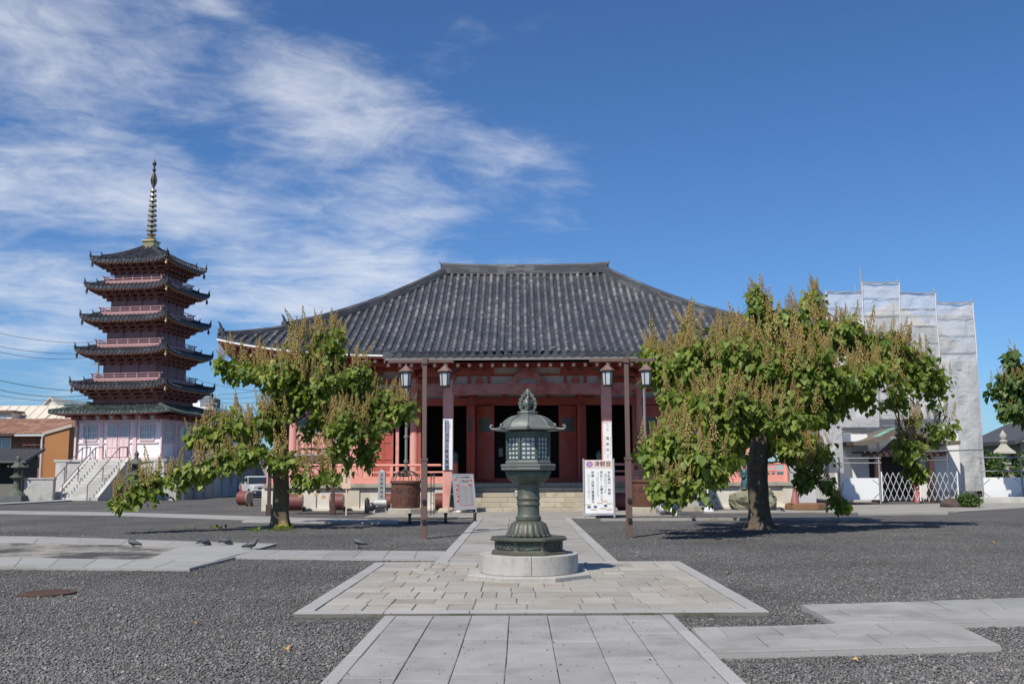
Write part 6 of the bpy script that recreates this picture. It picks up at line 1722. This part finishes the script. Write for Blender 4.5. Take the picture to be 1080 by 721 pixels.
# pipe bar out from the scaffold over the folding gate
mb = MB(); mb.tube([(at(960, 479, 49.5).x, 49.5, 2.5), (at(1036, 478, 49.5).x, 49.5, 2.6)], .035, 8); mb.tube([(at(1001, 500, 49.5).x, 49.6, 0), (at(1001, 500, 49.5).x, 49.6, 4.2)], .03, 8)
mb.tube([(at(962, 483, 49.5).x, 49.6, 2.1), (at(1000, 483, 49.5).x, 49.6, 2.1)], .025, 8)
tag(mb.obj('scaffold_handrail', M('dark_pipe', (.16, .16, .16), .5)), 'dark pipe handrail crossing in front of the tallest right hand sheet', 'handrail')
# clipped shrub in a stone ring
w = at(1022, 536, 43.5); t = thing('low_shrub', 'low clipped shrub beside a dark boulder at the gravel edge', 'shrub', (w.x, 43.5, 0))
def shrub(t, n, sx, sy, sz, seed, z0=.35, leaf=.07, mat=LEAF):
    r = np.random.default_rng(seed); d = r.normal(size=(n, 3)); d /= np.linalg.norm(d, axis=1)[:, None]; rr = r.random(n)**.33
    C = d*np.array([sx, sy, sz])*(rr*(1+.25*np.sin(d[:, 0]*6+seed)*np.cos(d[:, 2]*5)))[:, None]+np.array([0, 0, z0]); C = C[C[:, 2] > .03]; n = len(C)
    M3 = rots(r.random(n)*6.3, r.normal(.5, .7, n), r.normal(0, .5, n))*(leaf*r.lognormal(0, .25, n))[:, None, None]
    V, F = inst(LT, LF, M3, C); fast_mesh('foliage', V, F.reshape(-1, 4), mat, t)
shrub(t, 1500, .52, .42, .34, 3, .28, .075, LEAF_D)
mb = MB()
for k in range(6): a = k; mb.tube([(0, 0, 0), (.25*math.cos(a), .2*math.sin(a), .3)], [.02, .008], 5)
mb.obj('stem', BARK, t)
bm = bmesh.new(); bmesh.ops.create_icosphere(bm, subdivisions=3, radius=1)
for v in bm.verts: d = 1+.3*mnoise.noise(v.co*1.5); v.co = Vector((v.co.x*.42*d, v.co.y*.34*d, max(0, .12+v.co.z*.3*d)))
me = bpy.data.meshes.new('boulder'); bm.to_mesh(me); bm.free(); me.materials.append(M('dark_boulder', (.085, .06, .05), .95, .25, 4, bump=.5, bs=12)); me.polygons.foreach_set('use_smooth', [True]*len(me.polygons))
o = bpy.data.objects.new('boulder', me); COL.objects.link(o); o.location = (w.x-.72, 43.6, 0); tag(o, 'dark brown boulder left of the low clipped shrub', 'boulder')
x0 = at(1036, 530, 49.2).x; mb = MB(); mb.box(0, 9, -.2, .25, 0, .30); o = tag(mb.obj('concrete_kerb_wall', CONC, bevel=.02), 'low grey concrete kerb under the right hand white fence panels', 'kerb wall'); o.location = (x0, 49.2, 0)
# stone tower lantern and house beyond the right fence
Y = 58; w = at(1060, 490, Y); t = thing('stone_lantern', 'pale weathered stone lantern rising behind the right fence', 'stone lantern', (w.x, Y, 0)); k = Y/FOC
ST2 = M('weathered_pale_stone', (.38, .36, .32), .9, .18, 3, bump=.3, bs=20)
mb = MB(); mb.box(-.9, .9, -.9, .9, 0, 1.3); mb.box(-.7, .7, -.7, .7, 1.3, 2.0); mb.lathe([(.55, 2.0), (.36, 2.5), (.34, 3.4), (.5, 3.5)], 6); mb.obj('pedestal', ST2, t, bevel=.02)
mb = MB(); mb.box(-.40, .40, -.40, .40, 3.0, 3.9); fbx = mb.obj('fire_box', ST2, t, bevel=.02)
mb = MB(); mb.lathe([(1.15, 3.95), (1.1, 4.1), (.6, 4.45), (.32, 4.75), (.3, 4.9)], 6); mb.obj('cap', ST2, t, bevel=.02)
mb = MB(); mb.lathe([(.22, 4.9), (.36, 5.0), (.36, 5.12), (.2, 5.2), (.33, 5.45), (.3, 5.65), (.1, 5.95), (.02, 6.1)], 14); mb.obj('finial', ST2, t, auto=40); t.scale = (.64, .64, .64)
Y = 66; w = at(1085, 480, Y); t = thing('rear_house', 'low beige house with a dark grey tiled roof behind the pale stone lantern', 'house', (w.x+2.5, Y, 0))
mb = MB(); mb.box(-4, 5, -2, 4, 0, 3.4); mb.obj('wall', M('beige_house_wall', (.38, .33, .24), .9), t)
mb = MB(); mb.xprism([(-4.6, 3.2), (0.5, 5.4), (5.6, 3.2), (5.6, 3.45), (.5, 5.7), (-4.6, 3.45)], -2.6, 4.6); mb.obj('roof', M('dark_house_roof', (.07, .072, .078), .7, .2, 6), t)
mb = MB(); mb.box(-1, .8, -2.05, -2.0, 1.4, 2.6); mb.obj('window', PGLASS, t)
for i, (px, py, Y, sx, sz, lab) in enumerate(((1045, 498, 55, .9, 1.4, 'dark shrub between the grey sheet and the pale stone lantern'), (1086, 496, 57.5, 1.0, 1.5, 'bushy dark shrub right of the pale stone lantern'), (1056, 506, 55.6, .7, .62, 'small dark bush in front of the pale stone lantern'))):
    w = at(px, py, Y); t = thing('garden_shrub', lab, 'shrub', (w.x, Y, 0), 0, 'shrubs behind the right fence'); shrub(t, 1500, sx, sx, sz, 20+i, sz*.9, .16, LEAF_D)
    mb = MB(); mb.tube([(0, 0, 0), (.05, 0, sz*.5), (0, .05, sz)], [.05, .04, .02], 6); mb.obj('stem', BARK, t)
# ------------------------------------------------------------------ left: precinct walls, old lanterns, car, houses, wires
WALLC = M('weathered_concrete_wall', (.42, .41, .385), .92, .16, .8, col2=(.24, .235, .22), mixs=.7, bump=.15, bs=30)
def low_wall(x0, y0, x1, y1, h, label, th=.28):
    L_ = math.hypot(x1-x0, y1-y0); t = thing('precinct_wall', label, 'wall', (x0, y0, 0), math.atan2(y1-y0, x1-x0))
    mb = MB(); mb.box(0, L_, -th/2, th/2, 0, h-.1); wl = mb.obj('wall_body', WALLC, t)
    mb = MB(); mb.box(-.03, L_+.03, -th/2-.05, th/2+.05, h-.098, h); mb.obj('coping', WALLC, wl, bevel=.015)
    mb = MB(); n = max(1, int(L_/2.2))
    for i in range(n+1): mb.box(L_*i/n-.05, L_*i/n+.05, -th/2-.012, -th/2-.001, 0, h-.1)
    mb.obj('joint_strips', M('wall_joint', (.12, .115, .11), .9), wl)
a, b = at(25, 526, 61.8), at(57, 526, 61.8); low_wall(a.x, 61.8, b.x, 61.8, 1.42, 'low grey concrete wall between the left stone lantern and the pagoda stairs')
a, b = at(154, 527, 62.2), at(187, 527, 62.2); low_wall(a.x, 62.2, b.x, 62.2, 1.36, 'pale low concrete wall under the low tree branch right of the pagoda stairs')
low_wall(b.x+.15, 62.4, at(248, 521, 76).x, 76, 1.40, 'long shaded concrete wall running back from the pagoda towards the parked car')
def old_lantern(px, py, Y, sc, label):
    w = at(px, py, Y); t = thing('old_lantern', label, 'lantern', (w.x, Y, 0), 0, 'weathered lanterns beside the pagoda stairs'); k = sc
    def L(prof, n=12, **q): m = MB(); m.lathe([(r*k, z*k) for r, z in prof], n, **q); return m
    m = MB(); m.box(-.62*k, .62*k, -.62*k, .62*k, 0, .36*k); m.obj('base_block', M('lantern_dark_base', (.12, .125, .125), .85, .2, 3), t, bevel=.02)
    L([(.50, .36), (.46, .48), (.34, .56), (.24, .66), (.20, .80), (.22, .98), (.19, 1.10), (.21, 1.30), (.34, 1.40), (.42, 1.46), (.40, 1.54), (.25, 1.56)], 16).obj('pedestal', MOSSST, t, auto=45)
    L([(.30, 1.56), (.30, 1.62), (.25, 1.63), (.25, 2.02), (.30, 2.04)], 6).obj('fire_box', MOSSST, t)
    m = MB()
    for q in range(6):
        a = q*PI/3+PI/6; R = Matrix.Rotation(a, 4, 'Z'); z = MB(); z.box(.218*k, .226*k, -.07*k, .07*k, 1.70*k, 1.96*k); m.add([R @ Vector(v) for v in z.v], z.f)
    m.obj('window', DARKWOOD, t)
    rf_ = L([(.30, 2.03), (.52, 2.06), (.50, 2.10), (.36, 2.18), (.26, 2.30), (.17, 2.36), (.10, 2.38)], 6).obj('cap', MOSSST, t)
    m = MB()
    for q in range(6):
        a = q*PI/3; m.tube([(r*k*math.cos(a), r*k*math.sin(a), z*k) for r, z in ((.46, 2.09), (.58, 2.08), (.64, 2.14), (.60, 2.19))], [.035*k]*3+[.02*k], 6)
    m.obj('corner_curls', MOSSST, rf_, smooth=True)
    L([(.10, 2.38), (.13, 2.42), (.09, 2.46), (.10, 2.50), (.14, 2.58), (.12, 2.66), (.05, 2.76), (.01, 2.84)], 12).obj('jewel', MOSSST, t, smooth=True)
old_lantern(17, 526, 61.5, 1.0, 'mossy old lantern on a dark block at the far left, before the brown house')
old_lantern(142, 527, 60.5, 1.08, 'dark old lantern behind the low tree branch, right of the pagoda stairs')
# parked silver saloon
CARSILVER = M('car_silver', (.50, .51, .52), .38, .03, 2, metal=.05, spec=.5); CARBLUE = M('car_blue', (.08, .16, .30), .3, .03, 2, metal=.4)
CGLASS = M('car_glass', (.025, .03, .035), .08, .1, 2, spec=.9); TYRE = M('tyre', (.02, .02, .02), .85); CHROME = M('chrome', (.6, .6, .62), .2, metal=.9); LENS = M('lamp_lens', (.62, .62, .58), .15, spec=.9)
def car(x, y, rz, mat, label):
    t = thing('parked_car', label, 'car', (x, y, 0), rz)          # nose along -y
    def prof(u):                                                    # u 0 nose .. 1 tail: bonnet/boot height of the lower body
        return .80+.12*math.sin(min(1, u*2.2)*PI/2)-(.06*max(0, u-.8)/.2)
    rows = []
    def body(a, b):
        u = b; y_ = -2.15+4.3*u; w_ = .845*(1-.16*abs(2*u-1)**5); top = prof(u); bot = .24+.06*abs(2*u-1)**4
        ring = [(-.82, bot), (-1, bot+.12), (-1.0, (bot+top)/2+.04), (-.95, top-.06), (-.80, top), (0, top+.03), (.80, top), (.95, top-.06), (1.0, (bot+top)/2+.04), (1, bot+.12), (.82, bot)]
        i = min(10, int(round(a*10))); return (ring[i][0]*w_, y_, ring[i][1])
    mb = MB(); mb.grid(body, 10, 18, flip=True)
    for b_, rev in ((0, False), (1, True)):
        pts = [body(i/10, b_) for i in range(11)]; mb.add(pts, [tuple(range(11)) if not rev else tuple(range(10, -1, -1))])
    bd = mb.obj('body', mat, t, auto=38)
    cab = [(-.95, .90, .78), (-.28, 1.36, .64), (.15, 1.45, .62), (.75, 1.42, .62), (1.30, 1.18, .66), (1.65, .92, .76)]
    mb = MB(); vs = []
    for y_, z_, w_ in cab: vs += [(-w_, y_, z_), (w_, y_, z_)]
    vs += [(-.80, -.95, .84), (.80, -.95, .84), (-.80, 1.65, .86), (.80, 1.65, .86)]
    fs = [(2*i, 2*i+1, 2*i+3, 2*i+2) for i in range(1, 3)]
    mb.add(vs, fs); mb.add(vs, [(0, 2, 4, 6, 8, 10, 14, 12)[::-1], (1, 3, 5, 7, 9, 11, 15, 13)]); mb.obj('cabin', mat, bd, bevel=.03)
    mb = MB(); mb.add([(-.74, -.955, .91), (.74, -.955, .91), (.61, -.30, 1.355), (-.61, -.30, 1.355)], [(0, 1, 2, 3)]); mb.v = [(a, b-.012, c+.012) for a, b, c in mb.v]; mb.obj('windscreen', CGLASS, bd)
    mb = MB(); mb.add([(-.60, .80, 1.41), (.60, .80, 1.41), (.72, 1.6, .95), (-.72, 1.6, .95)], [(0, 3, 2, 1)]); mb.v = [(a, b+.012, c+.014) for a, b, c in mb.v]; mb.obj('rear_window', CGLASS, bd)
    for s in (-1, 1):
        for ya, yb, yc, yd in ((-.72, .22, .22, -.20), (.30, 1.25, .95, .30)):
            mb = MB(); q = [(s*.775, ya, .95), (s*.775, yb, .95), (s*.655, yc, 1.36 if yc < .9 else 1.30), (s*.655, yd, 1.34)]; q = [(a+s*.03, b, c) for a, b, c in q]
            mb.add(q, [(0, 1, 2, 3) if s > 0 else (3, 2, 1, 0)]); mb.obj('side_window', CGLASS, bd)
        for y_ in (-1.35, 1.28):
            mb = MB(); mb.tube([(s*.66, y_, .31), (s*.855, y_, .31)], .31, 22); wh = mb.obj('wheel', TYRE, t, auto=40)
            mb = MB(); mb.tube([(s*.856, y_, .31), (s*.868, y_, .31)], .19, 16); mb.obj('rim', CHROME, wh)
        mb = MB(); mb.ball((s*.58, -2.06, .66), .10, 10, 6, (1.7, .55, .75)); mb.obj('headlight', LENS, bd, smooth=True)
        mb = MB(); mb.ball((s*.92, -.72, .98), .09, 8, 6, (1, .6, .75)); mb.obj('mirror', mat, bd, smooth=True)
    mb = MB(); mb.box(-.42, .42, -2.17, -2.12, .58, .70); mb.box(-.55, .55, -2.17, -2.12, .33, .44); mb.obj('grille', BLK, bd)
    mb = MB(); mb.box(-.17, .17, -2.19, -2.172, .45, .54); mb.obj('number_plate', SIGNWHITE, bd)
    mb = MB(); mb.box(-.80, .80, -2.18, -2.0, .44, .57); mb.obj('bumper', mat, bd, bevel=.04)
w = at(265, 522, 68); car(w.x, 69.3, rad(28), CARSILVER, 'silver saloon car parked with its front to us, left of the tree trunk')
w = at(222, 515, 84); car(w.x, 86, rad(80), CARBLUE, 'blue car showing only its top above the long shaded wall')
# houses behind
BROWN = M('brown_board_cladding', (.26, .115, .07), .85, .18, 1.2, col2=(.20, .085, .055), mixs=1.5); OCHRE = M('ochre_side_wall', (.40, .18, .07), .85, .1, 1)
BTILE = tile_mat('brown_roof_tiles', (.24, .12, .075), (.36, .24, .17), .5, .6)
H1 = thing('brown_house', 'two storey brown timber house with a brown tiled roof at the far left', 'house', (at(30, 500, 74).x, 74, 0))
xl, xr = at(-40, 500, 74).x-H1.location.x, at(47, 500, 74).x-H1.location.x; zt = at(30, 457, 74).z
mb = MB(); mb.box(xl, xr, 0, 7, 0, zt); wl = mb.obj('wall', BROWN, H1)
mb = MB()
for i in range(10): x = xl+(xr-xl)*i/9; mb.box(x-.02, x+.02, -.03, -.002, 2.6, zt)
mb.obj('cladding_battens', BROWN, wl)
x2 = at(76, 500, 74).x-H1.location.x; mb = MB(); mb.xprism([(xr+.25, 0), (x2, 0), (x2, at(76, 450, 74).z), (xr+.25, zt-.1)], -.8, 7); mb.obj('side_wing', OCHRE, H1)
mb = MB(); mb.bar((xr+.1, -.86, zt-.05), (x2+.2, -.86, at(77, 449, 74).z), .10, .22); mb.obj('wing_verge', M('pale_verge', (.48, .40, .34), .8), H1)
z2 = at(30, 441, 74+3.5).z
def rfn(a, b): return (xl-.5+(xr-xl+1.2+2.2*b)*a, -.6+4.2*b, zt-.05+(z2-zt)*b)
mb = MB(); vs = []; fs = []; uvs = []; nu, nv = 40, 8
for j in range(nv+1):
    for i in range(nu+1): x, y_, z_ = rfn(i/nu, j/nv); vs.append((x, y_, z_+.07*abs(math.sin(i*PI/2+.4))))
for j in range(nv):
    for i in range(nu): a = j*(nu+1)+i; fs.append((a, a+1, a+nu+2, a+nu+1)); uvs.append([(i, j*.999), (i+.99, j*.999), (i+.99, j+.99), (i, j+.99)])
mb.add(vs, fs, uvs); r1 = mb.obj('roof', BTILE, H1)
mb = MB(); mb.box(xl-.5, xr+.75, -.72, -.60, zt-.22, zt-.06); mb.obj('gutter', M('pale_gutter', (.52, .52, .52), .5), r1)
mb = MB(); mb.tube([(xr+.12, -.9, 0), (xr+.12, -.9, zt-.2)], .06, 8); mb.tube([(xr-.12, -.5, 0), (xr-.12, -.5, zt-.2)], .06, 8); mb.obj('downpipe', M('pale_gutter', (.52, .52, .52)), H1)
wx0, wx1 = at(-8, 470, 74).x-H1.location.x, at(12, 470, 74).x-H1.location.x
mb = MB(); mb.box(wx0, wx1, -.08, -.001, 3.25, 4.35); wn = mb.obj('window', WHITEP, H1)
for k in range(2):
    mb = MB(); a = wx0+.08+k*(wx1-wx0-.08)/2; mb.box(a, a+(wx1-wx0-.24)/2, -.1, -.081, 3.33, 4.27); mb.obj('pane', PGLASS, wn)
mb = MB(); mb.xprism([(-.9, 4.55), (0, 4.75), (0, 4.65), (-.9, 4.45)], wx0-.4, wx1+.5, 'x'); mb.obj('window_hood', DKBROWN, H1)
mb = MB(); vs_ = at(37, 482, 73.9); vx = vs_.x-H1.location.x; mb.box(vx-.28, vx+.28, -.06, -.002, 2.2, 2.9)
for k in range(5): mb.box(vx-.26, vx+.26, -.09, -.061, 2.24+k*.13, 2.31+k*.13)
mb.obj('vent_grille', DKBROWN, H1)
# tiled shelter in front of the brown house, dark inside
w = at(8, 500, 68.5); t = thing('roofed_shelter', 'small dark shelter with a grey tiled lean-to roof behind the far left lantern', 'shelter', (w.x, 68.5, 0))
mb = MB(); mb.xprism([(-1.1, 2.55), (1.6, 3.4), (1.6, 3.28), (-1.1, 2.42)], -4, 1.75, 'x'); sr = mb.obj('roof', M('shelter_tiles', (.10, .10, .11), .7, .25, 6), t)
mb = MB()
for i in range(20): x = -3.95+i*.295; mb.tube([(x, -1.12, 2.57), (x, 1.6, 3.42)], .06, 6)
mb.obj('tile_rows', M('shelter_tiles', (.10, .10, .11)), sr)
for x in (-3.8, -2.2, -.6, 1.0): mb = MB(); mb.box(x-.07, x+.07, -.9, -.76, 0, 2.45); mb.obj('post', DKBROWN, t)
mb = MB(); mb.box(-4, 1.4, 1.2, 1.3, 0, 3.2); mb.box(1.3, 1.4, -.7, 1.2, 0, 2.7); mb.obj('back_wall', DARKWOOD, t)
mb = MB(); mb.box(-4, 1.0, -.85, -.8, 0, 1.0); mb.obj('low_boards', M('grey_boards', (.16, .15, .13), .9), t)
def plain_house(name, label, px0, px1, ytop, Y, depth, wall, roof, kind, extra=None):
    x0, x1 = at(px0, 480, Y).x, at(px1, 480, Y).x; zt = at((px0+px1)/2, ytop, Y).z; t = thing(name, label, 'building', ((x0+x1)/2, Y, 0)); h_ = (x1-x0)/2
    if kind == 'flat':
        mb = MB(); mb.box(-h_, h_, 0, depth, 0, zt-.3); mb.obj('wall', wall, t); mb = MB(); mb.box(-h_-.1, h_+.1, -.1, depth+.1, zt-.298, zt); mb.obj('parapet', roof, t)
    elif kind == 'slope':
        mb = MB(); mb.box(-h_, h_, .6, depth, 0, zt-2.4); mb.obj('wall', wall, t)
        mb = MB(); mb.xprism([(0, zt-2.6), (4.5, zt), (9, zt-2.6), (9, zt-2.8), (0, zt-2.8)], -h_-.3, h_+.3, 'x'); rr = mb.obj('roof', roof, t)
        mb = MB()
        for i in range(int(h_*2/.9)+1): x = -h_+i*.9; mb.bar((x, .0, zt-2.57), (x, 4.5, zt+.03), .05, .05)
        mb.obj('standing_seams', roof, rr)
    else:
        zs = zt-1.4; mb = MB(); mb.xprism([(-h_, 0), (h_, 0), (h_, zs), (0, zt-.1), (-h_, zs)], 0, depth); mb.obj('wall', wall, t)
        mb = MB(); mb.xprism([(-h_-.2, zs-.15), (0, zt-.12), (h_+.2, zs-.15), (h_+.2, zs), (0, zt), (-h_-.2, zs)], -.2, depth+.2); mb.obj('roof', roof, t)
    return t, h_, zt
CREAMR = M('cream_metal_roof', (.62, .56, .46), .55, .08, 1); PALEW = M('pale_house_wall', (.62, .58, .52), .85, .06, 1); BLUEG = M('blue_grey_cladding', (.16, .22, .25), .7, .08, 2); WHITEB = M('white_building', (.74, .74, .73), .8, .05, 1); DGREY = M('dark_grey_parapet', (.16, .17, .19), .8, .1)
t, h_, zt = plain_house('cream_roof_house', 'house with a wide cream sheet metal roof behind the brown house', -60, 64, 424, 90, 9, PALEW, CREAMR, 'slope')
mb = MB(); dx = at(4, 436, 91).x-t.location.x; mb.box(dx-1.3, dx+.9, .7, 2.6, zt-2.3, zt-.9); dm = mb.obj('dormer', PALEW, t); mb = MB(); mb.box(dx-.9, dx+.3, .66, .698, zt-2.1, zt-1.25); mb.obj('dormer_window', PGLASS, dm); mb = MB(); mb.xprism([(dx-1.7, zt-.92), (dx+1.25, zt-.92), (dx+1.1, zt-.7), (dx-1.6, zt-.7)], .4, 2.6); mb.obj('dormer_roof', BTILE, dm)
plain_house('pale_gable_house', 'pale gabled house end rising above the cream metal roof', 38, 63, 418.5, 96, 8, PALEW, CREAMR, 'gable')
plain_house('blue_grey_building', 'blue grey flat topped building left of the pagoda', 65, 88, 423, 93, 8, BLUEG, BLUEG, 'flat')
t, h_, zt = plain_house('white_building', 'white flat roofed building seen between the pagoda and the left tree', 186, 222, 429, 110, 10, WHITEB, WHITEB, 'flat')
mb = MB(); mb.box(-h_+.4, h_-.5, -.05, -.001, zt-1.9, zt-.9); mb.obj('window_strip', PGLASS, t)
mb = MB(); mb.box(0.2, h_-.3, 1, 4, zt+.01, zt+1.1); mb.obj('roof_plant', DGREY, t)
mb = MB(); mb.box(-h_+.2, -h_+2.2, 1.5, 4, zt+.01, zt+.7); mb.obj('roof_tank', WHITEB, t)
t, h_, zt = plain_house('grey_gable_house', 'grey house with a beige edged gable half hidden by the left tree', 206, 244, 466, 84, 8, M('grey_house_wall', (.26, .24, .22), .9), M('beige_roof_edge', (.40, .31, .24), .8), 'gable')
t, h_, zt = plain_house('storage_shed', 'grey ribbed storage shed behind the silver car', 243, 292, 486, 92, 5, M('ribbed_grey_sheet', (.30, .29, .28), .7, .1, 2), DGREY, 'flat')
t, h_, zt = plain_house('plain_warehouse', 'low pale warehouse roof showing through the left tree behind the votive rack', 290, 345, 480, 100, 8, PALEW, M('light_roof_sheet', (.42, .42, .43), .6), 'flat')
mb = MB()
for i in range(8): x = -h_+.3+i*h_*.27; mb.box(x, x+.3, -.05, -.001, 1.2, 2.0)
mb.obj('window_row', PGLASS, t)
# a far row of roofs that closes the horizon
for i, (px, w_, y_, Y, lab) in enumerate(((-60, 60, 470, 150, 'far grey house roof behind the brown house'), (310, 90, 478, 160, 'far grey building low behind the left tree'), (1130, 90, 470, 120, 'far grey building beyond the right fence'), (1060, 40, 478, 130, 'far grey house roof behind the stone lantern'))):
    plain_house('distant_house', lab, px-w_/2, px+w_/2, y_, Y, 10, M('distant_wall', (.34, .33, .32), .9), DGREY, 'flat')
# utility pole and power lines
POLE = M('utility_pole_concrete', (.30, .29, .28), .85)
def upole(px, ytop, Y, label):
    w = at(px, 500, Y); zt = at(px, ytop, Y).z; t = thing('utility_pole', label, 'utility pole', (w.x, Y, 0), 0, 'utility poles behind the pagoda')
    mb = MB(); mb.lathe([(.17, 0), (.11, zt)], 10); mb.obj('pole', POLE, t, auto=50)
    mb = MB()
    for z in (zt-.4, zt-1.2): mb.box(-.9, .9, -.05, .05, z, z+.1)
    mb.obj('crossarm', POLE, t)
    mb = MB()
    for x in (-.8, -.3, .3, .8): mb.lathe([(.05, zt-.3), (.07, zt-.2), (.03, zt-.1)], 8, (x, 0))
    mb.obj('insulators', WHITEP, t)
    return w.x, zt
pA = upole(98, 372, 98, 'utility pole with crossarms just left of the pagoda'); pB = upole(218, 414, 104, 'utility pole standing right of the pagoda by the white building')
WIRE = M('black_wire', (.03, .03, .032), .6)
for i, (pa, pb, sag) in enumerate((((-40, 341, 80), (98, 361, 98), .5), ((-40, 356, 80), (98, 372, 98), .5), ((-40, 360, 80), (98, 376, 98), .7), ((-40, 390, 84), (98, 412, 98), .5), ((-40, 400, 84), (98, 416, 98), .7), ((-40, 408, 80), (98, 420, 98), .6), ((98, 372, 98), (218, 415, 104), .6), ((218, 416, 104), (330, 396, 92), .5), ((218, 419, 104), (330, 404, 92), .6), ((218, 423, 104), (330, 415, 92), .5), ((200, 398, 100), (330, 412, 90), .6))):
    a, b = at(*pa), at(*pb); pts = [a.lerp(b, t)-Vector((0, 0, sag*4*t*(1-t))) for t in np.linspace(0, 1, 14)]
    mb = MB(); mb.tube([tuple(p-a) for p in pts], .028 if i in (3, 4) else .02, 5)
    o = mb.obj('power_line', WIRE); o.location = a; tag(o, 'thin black power line crossing the sky beside the pagoda', 'power line', 'power lines beside the pagoda')
